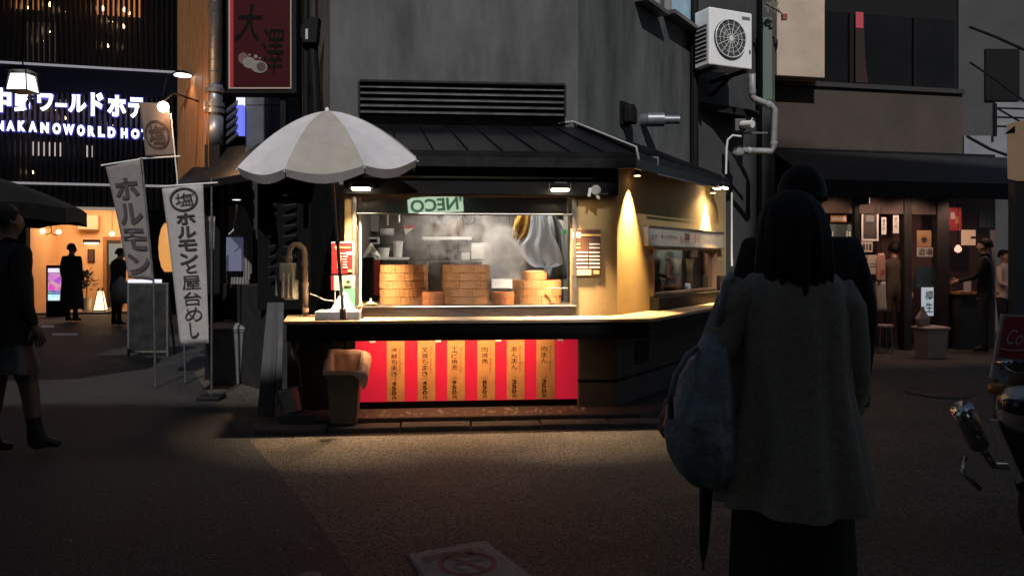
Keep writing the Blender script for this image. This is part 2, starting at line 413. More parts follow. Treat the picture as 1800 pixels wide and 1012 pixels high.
# counter: shelf round the corner, black fascia below
yc = -.42
ca = corner(yc); cb = corner(T)
g = G(); xl = S.X(498, yc)
g.prism([S2(xl, yc), (ca.x, ca.y), R2(XE + .1, yc + .05), R2(XE + .1, .0), (CX, CY), S2(XL, 0), S2(XL, .35), S2(xl - .12, .35)], ZC - .03, ZC)
counter = g.build('counter', M_counter, building, bevel=.005)
g = G(); c1 = corner(yc + .03); c2 = corner(yc + .06)
g.prism([S2(xl + .02, yc + .03), (c1.x, c1.y), R2(XE + .08, yc + .08), R2(XE + .08, yc + .11), (c2.x, c2.y), S2(xl + .02, yc + .06)], ZC - .175, ZC - .032)
g.build('counter_fascia', M_black, counter)
g = G(S.M); g.box(wx0 - .02, wx1, -.06, .25, ZC + .001, wz0 - .012); g.build('steel_ledge', mat('ledge_steel', (.16, .14, .13), .35, metal=.85, noise=(5, .4, (1, 1, 12))), counter, bevel=.006)
g = G(S.M); g.box(wx0 - .03, wx1 + .03, -.075, .9, wz0 - .012, wz0); g.build('steel_ledge_top', M_steel, counter, bevel=.003)
# led tape under the counter lights the price strips
x0, x1 = S.X(640), S.X(1005)
# serving window frame, transom pane, roller housing, rail
g = G(S.M); fw = .035
g.box(wx0 - fw, wx0, -.03, .08, wz0, wz1 + .03); g.build('window_frame', M_steeld, building, bevel=.003)
G(S.M).box(wx1, wx1 + fw, -.03, .08, wz0, wz1 + .03).build('window_frame', M_steeld, building, bevel=.003)
zt0 = S.pix(815, 375)[1]
G(S.M).box(wx0, wx1, .0, .03, zt0 - .015, zt0).build('window_rail', M_steel, building, bevel=.003)
G(S.M).box(wx0 + .002, wx1 - .002, .012, .018, zt0 + .001, wz1 - .002).build('transom_pane', glass('transom_glass', (.8, .8, .8), .22, .015), building)
G(S.M).box(S.X(606), S.X(1083), -.11, -.002, wz1 + .005, ZT + .03).build('shutter_housing', M_black, building, bevel=.01)
zr = S.pix(850, 312, -.13)[1]
G(S.M).box(S.X(640), S.X(1036), -.135, -.112, zr - .008, zr + .008).build('awning_rail', M_steel, building)
# kitchen room
YB = 2.3
kx0, kx1 = S.X(612), S.X(1035)
g = G(S.M); g.box(kx0, kx1 + .7, YB, YB + .1, 0, 2.4); g.box(kx0 - .1, kx0, .15, YB + .1, 0, 2.4); g.build('kitchen_wall', M_kwall, building)
G(S.M).box(kx0 - .1, kx1 + .7, .15, YB + .1, ZT + .002, 2.42).build('kitchen_ceiling', M_kwall, building)
G(S.M).box(kx0 - .1, kx1 + .9, .16, YB, 0, .02).build('kitchen_floor', M_black, building)
g = G(S.M)
for i in range(0, 9):                     # steel sheets on the back wall, one by one
    xa = kx0 + .05 + i * .32
    if xa + .3 < kx1 + .6:
        for j in range(4): G(S.M).box(xa, xa + .312, YB - .012, YB - .001, .9 + j * .36, .9 + j * .36 + .352).build('wall_panel', M_steeld, building, bevel=.003)
# hood behind the transom
G(S.M).slab([(wx0 + .03, zt0 + .0), (wx1 - .03, zt0 + .0), (wx1 - .03, 2.3), (wx0 + .03, 2.3)], .10, .13).build('extractor_hood', M_steel, building)
G(S.M).box(wx0 + .03, wx1 - .03, .132, .3, zt0 + .06, zt0 + .09).build('hood_plate', M_steeld, building)
# side window: frame, sill, pane, inner room back
g = G(RW.M); f2 = .03
for (a, b_, c, d) in ((q0, q0 + f2, sz0, sz1), (q1 - f2, q1, sz0, sz1), (q0 + f2, q1 - f2, sz0, sz0 + f2), (q0 + f2, q1 - f2, sz1 - f2, sz1)):
    G(RW.M).box(a, b_, -.03, .06, c, d).build('side_window_frame', M_tan if 0 else mat('bronze_frame', (.35, .2, .13), .4, metal=.4), building, bevel=.003)
G(RW.M).box(q0 + .03, q1 - .03, .02, .026, sz0 + .03, sz1 - .03).build('side_window_pane', glass('side_glass', (.75, .78, .75), .10, .02), building)
G(RW.M).box(q0 - .03, q1 + .03, -.10, -.001, ZC + .002, sz0 - .01).build('side_window_apron', M_black, building, bevel=.006)
# upper walls, set back behind the lean-to roof
UB = .55
cu = corner(UB)
UL = S.X(580, UB)
ue = RW.X(1217, UB)
wl_ = S.w(UL, UB)
cin = corner(UB + .3)
g = G()
g.prism([S2(UL, UB), (cu.x, cu.y), (cin.x, cin.y), S2(UL, UB + .3)], 2.35, 9.5)
g.prism([(cu.x, cu.y), R2(ue, UB), R2(ue, UB + .3), (cin.x, cin.y)], 2.35, 9.5)
pl = W(528, 0, 8.9)
g.prism([S2(UL, UB), S2(UL, UB + .3), (pl.x + .2, pl.y + .25), (pl.x, pl.y)][::-1], 2.35, 9.5)
g.build('upper_wall', M_wall, building)
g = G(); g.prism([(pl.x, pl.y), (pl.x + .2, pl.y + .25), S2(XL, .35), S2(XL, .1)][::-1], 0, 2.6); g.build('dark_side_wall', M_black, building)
# lean-to roof with two slopes and a hip
ye, ze, zu = -.24, 2.40, 2.76
ce = corner(ye)
el, er = S.X(640, ye), RW.X(1282, ye)
def slope(name, a, b_, c, d):
    pts = [Vector(p) for p in (a, b_, c, d)]; dn = Vector((0, 0, -.05))
    return G().hexa([p + dn for p in pts] + pts).build(name, M_roof, building)
eL, eR = S.w(el, ye, ze), RW.w(er, ye, ze)
uL, uR = S.w(S.X(640, UB), UB, zu), RW.w(er - .3, UB, zu)
cE, cU = Vector((ce.x, ce.y, ze)), Vector((cu.x, cu.y, zu))
r1 = slope('front_roof', eL, cE, cU, uL); r2 = slope('side_roof', cE, eR, uR, cU)
for k in range(1, 8):                      # standing seams
    t = k / 8; a = eL.lerp(cE, t); b_ = uL.lerp(cU, t)
    G().tube([a + Vector((0, 0, .008)), b_ + Vector((0, 0, .008))], .009, 6).build('roof_seam', M_roof, r1)
for k in range(1, 9):
    t = k / 9; a = cE.lerp(eR, t); b_ = cU.lerp(uR, t)
    G().tube([a + Vector((0, 0, .008)), b_ + Vector((0, 0, .008))], .009, 6).build('roof_seam', M_roof, r2)
G().tube([cE + Vector((0, 0, .02)), cU + Vector((0, 0, .02))], .02, 8).build('hip_cap', M_roof, r1)
g = G(); c3 = corner(ye + .04)
g.prism([S2(el, ye), (ce.x, ce.y), R2(er, ye), R2(er, ye + .035), (c3.x, c3.y), S2(el, ye + .035)], ze - .14, ze - .052)
g.build('eaves_board', M_blackmet, building)
g = G(); g.prism([S2(el, ye + .04), (c3.x, c3.y), R2(er, ye + .04), R2(er, T), (ci.x, ci.y), S2(el, T)], ZT + .035, ZT + .05)
g.build('soffit', M_black, building)
# thin bright drip edge on the side slope
a, b_ = RW.w(RW.X(1155, ye - .01), ye - .012, ze - .15), RW.w(RW.X(1243, ye - .01), ye - .012, ze - .15)
G().tube([a, b_], .008, 6).build('drip_edge', M_steel, building)
# louvre above the roof: casing and five slats
lx0, lx1, lz0, lz1 = S.rect(635, 989, 152, 206, UB)
G(S.M).box(lx0, lx1, UB - .03, UB - .001, lz0, lz1).build('louvre_back', M_black, building)
for (a, b_) in ((lx0 - .02, lx0), (lx1, lx1 + .02)): G(S.M).box(a, b_, UB - .11, UB - .001, lz0, lz1 + .01).build('louvre_side', M_blackmet, building)
G(S.M).box(lx0, lx1, UB - .13, UB - .001, lz1, lz1 + .02).build('louvre_hood', M_blackmet, building)
M_lou = mat('louvre_edge', (.16, .16, .165), .35, metal=.6, noise=(5, .3))
for k in range(5):
    z = lz0 + (lz1 - lz0) * (k + .15) / 5
    G(S.M).hexa([(lx0 + .002, UB - .105, z), (lx1 - .002, UB - .105, z), (lx1 - .002, UB - .035, z + .035), (lx0 + .002, UB - .035, z + .035),
                 (lx0 + .002, UB - .105, z + .012), (lx1 - .002, UB - .105, z + .012), (lx1 - .002, UB - .035, z + .047), (lx0 + .002, UB - .035, z + .047)]).build('louvre_slat', M_lou, building)
# the little upper windows at the top of the side wall
for (u0, u1, v0, v1, pane) in ((1168, 1214, -90, 38, 1), (1118, 1152, -80, 10, 1)):
    x0, x1 = RW.X(u0, UB), RW.X(u1, UB); um = (u0 + u1) / 2
    za, zb = RW.pix(um, v1, UB)[1], RW.pix(um, v0, UB)[1]
    fr = mat('pale_frame', (.3, .3, .31), .45)
    for (a, b_, c, d) in ((x0, x0 + .06, za, zb), (x1 - .06, x1, za, zb), (x0 + .06, x1 - .06, za, za + .05), (x0 + .06, x1 - .06, zb - .05, zb)):
        G(RW.M).box(a, b_, UB - .07, UB - .001, c, d).build('upper_window_frame', fr, building)
    G(RW.M).box(x0 + .06, x1 - .06, UB - .02, UB - .012, za + .05, zb - .05).build('upper_window_pane', mat('frosted_pane', (.3, .42, .5), .25, emit=(.25, .42, .55), es=.22, noise=(6, .3)), building)
    G(RW.M).box(x0 - .05, x1 + .05, UB - .16, UB - .001, za - .05, za - .002).build('upper_window_sill', M_steeld, building)

# price panel under the counter: red backlit sheet, six paper strips
px0, px1, pz0, pz1 = S.rect(625, 1018, 598, 703, .10)
panel = thing('price_sign', 'glowing red price panel under the counter with six paper strips', 'sign', at(S.w((px0 + px1) / 2, .1, pz0), 5))
G(S.M).box(px0, px1, .085, .11, pz0, pz1).build('red_sheet', M_red, panel)
strips = [('海鮮ちまき', '(1個)', '450', 680, 711, 'Seafood chimaki'), ('叉焼ちまき', '(1個)', '450', 734, 765, 'Pork chimaki'), ('エビ焼売', '(3個)', '950', 786, 817, 'Shrimp shumai'),
          ('肉焼売', '(3個)', '850', 839, 870, 'Pork shumai'), ('あんまん', '(1個)', '350', 891, 922, 'Bean bun'), ('肉まん', '(1個)', '350', 943, 975, 'Pork bun')]
for (nm, cnt, pr, u0, u1, en) in strips:
    x0, x1 = S.X(u0, .08), S.X(u1, .08); w = x1 - x0; h = pz1 - pz0
    st = G(S.M).box(x0, x1, .079, .083, pz0 + .004, pz1 + .002).build('price_strip', M_strip, panel)
    n = len(nm); top = pz1 - h * .10
    cell = h * .098
    text('lettering', nm, M_ink, st, S.M, x0 + w * .24, x0 + w * .60, top - cell * n, top, .0775, .004, vert=True, lead=.8)
    text('lettering', cnt, M_inkf, st, S.M, x0 + w * .26, x0 + w * .58, pz1 - h * .645, pz1 - h * .605, .0775)
    text('lettering', pr, M_ink, st, S.M, x0 + w * .28, x0 + w * .54, pz1 - h * .895, pz1 - h * .655, .0775, .03, vert=True, lead=.8)
    text('lettering', '円', M_ink, st, S.M, x0 + w * .32, x0 + w * .54, pz1 - h * .97, pz1 - h * .91, .0775, .01)
    text('lettering', en, M_inkf, st, S.M, x0 + w * .68, x0 + w * .84, pz1 - h * .52, pz1 - h * .10, .0775, rot=True)
for u in (655, 770, 876, 985):
    x = S.X(u, .08); G(S.M).box(x - .026, x + .026, .074, .078, pz1 - .012, pz1 + .006).build('clip', M_white, panel)
led = thing('led_strip', 'slim warm light strip fixed under the counter edge above the red panel', 'light', at(S.w(S.X(820), -.2, ZC - .06), 5))
G(S.M).box(S.X(650), S.X(1000), -.215, -.195, ZC - .05, ZC - .032).build('housing', M_blackmet, led)
G(S.M).box(S.X(652), S.X(998), -.213, -.197, ZC - .054, ZC - .0505).build('diffuser', glow('led_glow', (1., .62, .28), 3.), led)
light('AREA', 'led_light', led, S.w(S.X(800), -.2, ZC - .06), S.w(S.X(800), .12, .3), 9.5, (1.0, .60, .30), 1.6, .02, spread=140)

# flood lamps under the eaves
def flood(u, v, label):
    x, z = S.pix(u, v, -.17)
    t = thing('flood_lamp', label, 'lamp', at(S.w(x, -.17, z), 5), 'flood lamps over the counter')
    G(S.M).slab([(x - .09, z + .012), (x + .09, z + .012), (x + .06, z + .07), (x - .06, z + .07)], -.24, -.11).build('housing', M_blackmet, t, bevel=.008)
    G(S.M).box(x - .075, x + .075, -.235, -.15, z - .004, z + .010).build('diffuser', M_tube, t)
    [G(S.M).box(x + q, x + q + .01, -.19, -.11, z + .01, z + .06).build('bracket', M_steeld, t) for q in (-.10, .09)]
    light('AREA', 'flood_light', t, S.w(x, -.19, z - .012), S.w(x, -.16, z - 1), 37, (1.0, .71, .42), .14, .07, spread=78)
flood(635, 333, 'black flood lamp under the eaves beside the white parasol')
flood(984, 335, 'black flood lamp under the eaves above the brown menu board')
# wall-washing spots on the side wall
def washer(u, v, label, en, c=-.095, size=58):
    x, z = RW.pix(u, v, c)
    t = thing('wall_spotlight', label, 'lamp', at(RW.w(x, c, z), 57), 'spotlights on the side wall')
    a = RW.w(x, c, z); b_ = RW.w(x, c + .004, z - .10)
    G().cyl(a, b_, .022, .034, 14).build('lamp_head', M_blackmet, t, smooth=True)
    G().cyl(b_ + Vector((0, 0, -.001)), b_ + Vector((0, 0, -.005)), .03, .03, 14).build('lens', M_bulb, t)
    G().tube([a, a + Vector((0, 0, .06)), RW.w(x, -.002, z + .07)], .008, 6).build('bracket', M_blackmet, t)
    light('SPOT', 'spot_light', t, b_ + Vector((0, 0, -.012)), RW.w(x, c + .13, z - 1.2), en, (1.0, .64, .26), .012, spot=size, blend=1.0)
washer(1121, 290, 'small spotlight washing the tan wall at the building corner', 900)
washer(1254, 324, 'small spotlight washing the tan wall above the side window sign', 950)
x, z = RW.pix(1266, 331, -.2)
t = thing('flood_lamp', 'lit flood lamp at the far end of the side eaves', 'lamp', at(RW.w(x, -.2, z), 57))
G(RW.M).box(x - .10, x + .12, -.27, -.13, z + .01, z + .06).build('housing', M_blackmet, t, bevel=.008)
G(RW.M).box(x - .07, x + .10, -.26, -.14, z - .006, z + .009).build('diffuser', M_tube, t)
light('AREA', 'flood_light', t, RW.w(x, -.2, z - .015), RW.w(x, -.1, z - 1), 8, (1.0, .72, .42), .12, .08, spread=140)
# kitchen ceiling lamp
kl = thing('ceiling_lamp', 'slim ceiling lamp inside the steamy kitchen', 'lamp', at(S.w(-1.3, .75, 2.28), 5))
G(S.M).box(-1.8, -.8, .70, .80, 2.29, 2.34).build('housing', M_white, kl, bevel=.006)
G(S.M).box(-1.78, -.82, .71, .79, 2.275, 2.289).build('tube', glow('kitchen_tube', (1., .95, .85), 6.), kl)
light('AREA', 'ceiling_light', kl, S.w(-1.2, .75, 2.26), S.w(-1.2, .8, 0), 24, (1.0, .90, .78), 1.2, .3)
# ------------------------------------------------------------------ bamboo steamers
def hoop_panel(r, h, n, th=.012):           # one curved board of a steamer's outer hoop
    g = G(); k = 5; gap = .016; vs = []
    for i in range(k + 1):
        t = gap + (2 * math.pi / n - 2 * gap * .5) * i / k
        for rr, z in ((r, .002), (r, h - .002), (r - th, h - .002), (r - th, .002)): vs.append((rr * math.cos(t), rr * math.sin(t), z))
    fs = [(4 * i + j, 4 * i + (j + 1) % 4, 4 * i + 4 + (j + 1) % 4, 4 * i + 4 + j) for i in range(k) for j in range(4)] + [(0, 1, 2, 3), (4 * k + 3, 4 * k + 2, 4 * k + 1, 4 * k)]
    return g.add(vs, fs)
protos = {}
def steamer(key, r, h, n, p, spin, label, m, group='stacked wooden steamer baskets'):
    M = at(p, math.degrees(S.a) + spin)
    if key in protos: return copy_thing(protos[key], M, label)
    t = thing('steamer_basket', label, 'steamer', M, group)
    G(M).lathe([(r - .014, .0), (r - .014, h), (r - .03, h), (r - .03, .012), (.001, .012), (.001, 0)], n=28).build('inner_hoop', M_bamboo2, t, smooth=False)
    g = hoop_panel(r, h, n); g.M = M; a = g.build('hoop_board', m, t, smooth=False)
    for k in range(1, n): inst(a, rz=2 * math.pi * k / n)
    protos[key] = t
    return t
ZL = wz0 + .001
def stack(u0, u1, c, n, h, key, m, names, nb=7, dz=0):
    x0, x1 = S.X(u0, c), S.X(u1, c); r = (x1 - x0) / 2; x = (x0 + x1) / 2
    for k in range(n):
        steamer(key, r, h, nb, S.w(x + random.uniform(-.004, .004), c + r, ZL + dz + k * h), random.uniform(0, 360), names % ('bottom', 'second from the bottom', 'third from the bottom', 'fourth from the bottom', 'top')[(k if n > 2 else (0, 4)[k]) if not (n == 3 and k == 2) and not (n == 5 and k == 4) else 4] , m)
stack(664, 752, .10, 5, .0735, 'large', M_bamboo, 'wide steamer, %s of the tall stack beside the red menu')
stack(777, 864, .10, 5, .0735, 'large', M_bamboo, 'wide steamer, %s of the tall stack in the window middle')
stack(904, 993, .08, 3, .0745, 'wide', M_bamboo, 'broad steamer, %s of the low stack under the plastic bag')
stack(742, 782, -.03, 2, .06, 'small', M_bamboo2, 'small dark steamer, %s of the pair between the two tall stacks', 6)
stack(866, 905, -.03, 2, .06, 'small', M_bamboo2, 'small dark steamer, %s of the pair in front of the white box', 6)
x = S.X(942, .2)
lidz = ZL + 3 * .0745
t = steamer('lidded', .118, .072, 6, S.w(x, .30, lidz), 20, 'small honey coloured steamer resting on top of the low stack', M_bamboo, None)
G(at(S.w(x, .30, lidz))).lathe([(.001, .0725), (.105, .0725), (.105, .078), (.06, .088), (.001, .09)], n=24).build('lid', M_bamboo, t, smooth=True)
# skewer lying across the low stack
xa = S.X(960, .02); G(S.M).tube([(xa, .065, ZL + .15), (xa + .2, .075, ZL + .152)], .006, 6).build('tongs', M_counter); tag(bpy.data.objects['tongs'], 'pale wooden tongs lying across the front of the low steamer stack', 'tongs')
# steam
def steam(name, label, cx, cy, cz, rx, ry, rz_, dens, seed):
    M = at(S.w(cx, cy, cz - rz_), 5); g = G(M)
    rings = []
    for j in range(9):
        ph = math.pi * (j + .02) / 8.04; rr = math.sin(ph); zz = rz_ * (1 - math.cos(ph))
        rings.append([(rx * rr * math.cos(2 * math.pi * i / 16), ry * rr * math.sin(2 * math.pi * i / 16), zz) for i in range(16)])
    g.loft(rings)
    m = bpy.data.materials.new(name); m.use_nodes = True; nt = m.node_tree; nt.nodes.clear(); L = nt.links; N = nt.nodes.new
    o = N('ShaderNodeOutputMaterial'); v = N('ShaderNodeVolumePrincipled'); tc = N('ShaderNodeTexCoord')
    v.inputs['Color'].default_value = (.95, .93, .9, 1); v.inputs['Anisotropy'].default_value = .2
    no = N('ShaderNodeTexNoise'); no.noise_dimensions = '4D'; no.inputs['W'].default_value = seed; no.inputs['Scale'].default_value = 7; no.inputs['Detail'].default_value = 5; no.inputs['Distortion'].default_value = .6
    L.new(tc.outputs['Object'], no.inputs['Vector'])
    ra = N('ShaderNodeValToRGB'); ra.color_ramp.elements[0].position = .42; ra.color_ramp.elements[1].position = .75
    L.new(no.outputs[0], ra.inputs[0])
    mp = N('ShaderNodeMapping'); mp.inputs['Location'].default_value = (0, 0, -1); mp.inputs['Scale'].default_value = (1 / rx, 1 / ry, 1 / rz_)
    L.new(tc.outputs['Object'], mp.inputs[0])
    gr = N('ShaderNodeTexGradient'); gr.gradient_type = 'SPHERICAL'; L.new(mp.outputs[0], gr.inputs[0])
    m1 = N('ShaderNodeMath'); m1.operation = 'MULTIPLY'; L.new(ra.outputs[0], m1.inputs[0]); L.new(gr.outputs[1], m1.inputs[1])
    m2 = N('ShaderNodeMath'); m2.operation = 'MULTIPLY'; m2.inputs[1].default_value = dens; L.new(m1.outputs[0], m2.inputs[0]); L.new(m2.outputs[0], v.inputs['Density'])
    L.new(v.outputs[0], o.inputs['Volume'])
    tag(g.build('steam', m), label, 'steam', kind='stuff')
xm = S.X(885, .4)
steam('steam_thick', 'white steam billowing up between the middle and low steamer stacks', xm - .02, .33, 1.42, .26, .2, .40, 48, 3)
steam('steam_thin', 'thin steam drifting across the kitchen above the tall steamer stacks', S.X(800, .8), .78, 1.62, .75, .2, .42, 12, 8)

# ------------------------------------------------------------------ kitchen contents
def kbox(name, label, cat, u0, u1, v0, v1, c, d, m, bevel=.006, group=None):
    x0, x1, z0, z1 = S.rect(u0, u1, v0, v1, c)
    return tag(G(S.M).box(x0, x1, c, c + d, z0, z1).build(name, m, None, bevel=bevel), label, cat, group)
# microwave
c = 1.3; x0, x1, z0, z1 = S.rect(828, 864, 427, 457, c)
t = thing('microwave', 'white microwave on the shelf behind the middle steamer stack', 'microwave', at(S.w((x0 + x1) / 2, c, z0), 5))
G(S.M).box(x0, x1, c, c + .3, z0, z1).build('body', M_white, t, bevel=.006)
G(S.M).box(x0 + .005, x0 + (x1 - x0) * .55, c - .008, c - .001, z0 + .01, z1 - .03).build('door', mat('cream_door', (.8, .78, .74), .3), t, bevel=.003)
for k in range(4): G(S.M).box(x1 - .07, x1 - .025, c - .005, c - .001, z0 + .02 + k * .03, z0 + .033 + k * .03).build('button', M_steeld, t)
xs0, xs1 = S.X(745, c), S.X(868, c)
def shelf(label, u0, u1, v, c, d, m, th=.02):
    x0, x1 = S.X(u0, c), S.X(u1, c); z = S.pix((u0 + u1) / 2, v, c)[1]
    t = thing('kitchen_shelf', label, 'shelf', at(S.w((x0 + x1) / 2, c, z), 5))
    G(S.M).box(x0, x1, c, c + d, z - th, z - .001).build('board', m, t, bevel=.004)
    for xx in (x0 + .05, x1 - .07): G(S.M).box(xx, xx + .02, c + .05, 2.285, z - .09, z - th - .001).build('bracket', M_steeld, t)
    return z
shelf('steel shelf carrying the white microwave', 738, 868, 458, 1.25, .5, M_steeld)
shelf('bright white shelf edge above the middle steamer stack', 742, 829, 416, 1.3, .4, M_white, .035)
shelf('pale work shelf behind the left steamer stack', 645, 718, 452, 1.2, .5, M_white, .03)
# pots on the white shelf
for i, (u0, u1, v0, lb) in enumerate(((760, 782, 388, 'short brown pot'), (783, 803, 385, 'tall brown pot'), (804, 816, 387, 'narrow brown pot'))):
    x0, x1 = S.X(u0, 1.4), S.X(u1, 1.4); r = (x1 - x0) / 2; z0, z1 = S.pix(790, 416, 1.3)[1], S.pix(790, v0, 1.4)[1]
    tag(G(at(S.w((x0 + x1) / 2, 1.5, z0))).lathe([(r * .9, 0), (r, .01), (r, z1 - z0 - .01), (r * 1.05, z1 - z0), (r * .93, z1 - z0), (r * .9, .02), (.001, .02)], n=18).build('pot', mat('brown_pot', (.12, .075, .05), .5), smooth=True), lb + ' on the white kitchen shelf', 'pot')
for (u0, u1, v0, v1, lb) in ((784, 795, 439, 457, 'small black box on the microwave shelf'), (798, 806, 447, 457, 'tiny dark jar on the microwave shelf'), (811, 826, 444, 457, 'small white tray on the microwave shelf')):
    kbox('container', lb, 'container', u0, u1, v0, v1, 1.3, .12, M_black if 'black' in lb or 'dark' in lb else M_white)
# switch box, paper roll, tablet, flyer
kbox('switch_box', 'grey switch box high on the kitchen wall near the white pole', 'switch box', 640, 665, 378, 407, 2.1, .15, mat('grey_box', (.4, .4, .38), .5))
x0, z = S.pix(668, 408, 1.9); x1 = S.X(692, 1.9)
tag(G(S.M).cyl((x0, 1.95, z), (x1, 1.95, z), .045, n=16).build('paper_roll', M_foam, smooth=True), 'white paper towel roll on the kitchen wall', 'paper roll')
x0, x1, z0, z1 = S.rect(646, 667, 417, 429, 1.9); t = thing('wall_phone', 'small white framed screen on the kitchen wall under the switch box', 'screen', at(S.w(x0, 1.9, z0), 5))
G(S.M).box(x0, x1, 1.9, 1.93, z0, z1).build('frame', M_white, t, bevel=.008); G(S.M).box(x0 + .025, x1 - .025, 1.892, 1.899, z0 + .02, z1 - .02).build('display', M_black, t)
x0, x1, z0, z1 = S.rect(713, 733, 396, 413, 1.7)
t = thing('flyer', 'white and red triangular flyer hanging in the kitchen', 'flyer', at(S.w(x0, 1.7, z0), 5))
G(S.M).slab([(x0, z0), (x1, z1), (x0 - .03, z1 - .01)], 1.7, 1.703).build('paper', M_foam, t); G(S.M).slab([(x0 - .02, z1 - .04), (x1 - .03, z1 - .03), (x1, z1), (x0 - .03, z1 - .01)], 1.695, 1.698).build('band', mat('flyer_red', (.5, .03, .04), .6), t)
# white containers and cloths on the left shelf
for (u0, u1, v0, lb) in ((650, 662, 441, 'squat white tub on the pale work shelf'), (664, 684, 436, 'wide white tub on the pale work shelf'), (690, 708, 424, 'tall white canister on the pale work shelf')):
    x0, x1 = S.X(u0, 1.3), S.X(u1, 1.3); r = (x1 - x0) / 2; z0, z1 = S.pix(680, 452, 1.2)[1], S.pix(680, v0, 1.3)[1]
    tag(G(at(S.w((x0 + x1) / 2, 1.35, z0))).lathe([(r * .85, 0), (r, z1 - z0 - .02), (r * 1.06, z1 - z0 - .02), (r * 1.06, z1 - z0), (.001, z1 - z0 + .004)], n=18).build('tub', M_white, smooth=False), lb, 'tub')
g = G(S.M); x0, z0 = S.pix(646, 454, 1.0)
g.grid(lambda s, t: (x0 - .07 + s * .2, .98 + .05 * math.sin(s * 9 + t * 4), z0 + .14 * math.sin(math.pi * s) * (1 - t * .75) + .015 * math.sin(14 * s + 9 * t)), 16, 10, (0, .03, .0))
tag(g.build('crumpled_bag', M_foam, smooth=True), 'crumpled white bag at the end of the pale work shelf', 'bag')
kbox('fridge', 'tall black fridge at the kitchen side behind the white pole', 'fridge', 634, 655, 452, 560, 1.0, .6, M_black, .01)
kbox('red_crate', 'red crate beside the black fridge', 'crate', 655, 667, 455, 520, 1.2, .4, mat('crate_red', (.30, .03, .02), .5))
# hanging pans
for (u, v, r, lb) in ((765, 381, .075, 'dark frying pan hanging left of the hood'), (788, 379, .085, 'dark wok hanging at the middle of the hood'), (824, 381, .07, 'dark saucepan hanging right of the wok')):
    x, z = S.pix(u, v, 1.0); t = thing('hanging_pan', lb, 'pan', at(S.w(x, 1.0, z), 5))
    G(at(S.w(x, 1.0, z - .02), 5) @ Matrix.Rotation(R(90), 4, 'X')).lathe([(.001, 0), (r * .7, .002), (r, .035), (r * .96, .035), (r * .66, .008), (.001, .006)], n=20).build('bowl', M_black, t, smooth=True)
    G(S.M).box(x - .01, x + .01, .985, .998, z + r - .03, z + .16).build('handle', M_black, t)
for (u, v0, v1, lb) in ((681, 376, 396, 'first'), (701, 376, 391, 'second')):
    x, z0 = S.pix(u, v1, .7); z1 = S.pix(u, v0 - 4, .7)[1]
    tag(G(S.M).cyl((x, .7, z0), (x, .7, z1 + .03), .011, n=8).build('hanging_ladle', M_white), 'pale ladle handle hanging from the hood, %s from the white pole' % lb, 'ladle')
# pole at the window side
x, z1 = S.pix(633, 376, .06); tag(G(S.M).tube([(x, .06, ZL), (x + .004, .06, 1.4), (x, .06, z1)], .011, 10).build('white_pole', M_white), 'slim white pole standing at the window side near the red menu', 'pole')
# hanging cloth, plastic bag, gown
def hang(name, label, cat, outline, c, m, amp=.02, fr=9, th=.01, sub=16):
    # outline: list of (v, u_left, u_right) from top to bottom
    vs_ = [o[0] for o in outline]
    def fn(s, t):
        q = t * (len(outline) - 1); i = min(int(q), len(outline) - 2); f = q - i
        v = outline[i][0] * (1 - f) + outline[i + 1][0] * f; a = outline[i][1] * (1 - f) + outline[i + 1][1] * f; b = outline[i][2] * (1 - f) + outline[i + 1][2] * f
        y = c + amp * (1 + t) * math.sin(fr * s + 2.1 * math.sin(3 * t) + t) + amp * .6 * math.sin(2.3 * fr * s + 5 * t)
        x, z = S.pix(a + (b - a) * s, v, y); return (x, y, z)
    return tag(G(S.M).grid(fn, sub, sub, (0, th, 0)).build(name, m, smooth=True), label, cat)
hang('cloth', 'mustard yellow cloth hanging from a hook in the kitchen', 'cloth', [(374, 908, 932), (390, 904, 934), (410, 900, 930), (424, 899, 915), (430, 905, 910)], .75, mat('mustard_cloth', (.42, .24, .045), .9, noise=(12, .2)), .025, 12)
mb = bpy.data.materials.new('thin_plastic'); mb.use_nodes = True; nt = mb.node_tree; nt.nodes.clear()
o_ = nt.nodes.new('ShaderNodeOutputMaterial'); tr_ = nt.nodes.new('ShaderNodeBsdfTransparent'); pb = nt.nodes.new('ShaderNodeBsdfPrincipled'); mx_ = nt.nodes.new('ShaderNodeMixShader'); tl_ = nt.nodes.new('ShaderNodeBsdfTranslucent'); tl_.inputs[0].default_value = (.75, .82, .9, 1); m3_ = nt.nodes.new('ShaderNodeMixShader')
pb.inputs['Base Color'].default_value = (.72, .78, .86, 1); pb.inputs['Roughness'].default_value = .55; pb.inputs['Specular IOR Level'].default_value = .25; mx_.inputs[0].default_value = .7
nt.links.new(tr_.outputs[0], mx_.inputs[1]); nt.links.new(pb.outputs[0], m3_.inputs[1]); nt.links.new(tl_.outputs[0], m3_.inputs[2]); nt.links.new(m3_.outputs[0], mx_.inputs[2]); nt.links.new(mx_.outputs[0], o_.inputs[0])
hang('plastic_bag', 'thin pale blue plastic bag hanging over the low steamer stack', 'plastic bag', [(374, 934, 958), (395, 932, 966), (415, 928, 972), (432, 915, 982), (450, 918, 988), (464, 930, 990), (470, 940, 975)], .52, mb, .018, 11, .008, 26)
hang('apron', 'grey apron hanging behind the plastic bag', 'apron', [(376, 960, 975), (400, 962, 990), (440, 968, 995), (490, 950, 997)], .95, mat('grey_cloth', (.22, .25, .27), .9, noise=(10, .2)), .02, 8)
x, z = S.pix(982, 402, 1.2); t = thing('wall_fan', 'white round wall fan beside the grey apron', 'fan', at(S.w(x, 1.2, z), 5))
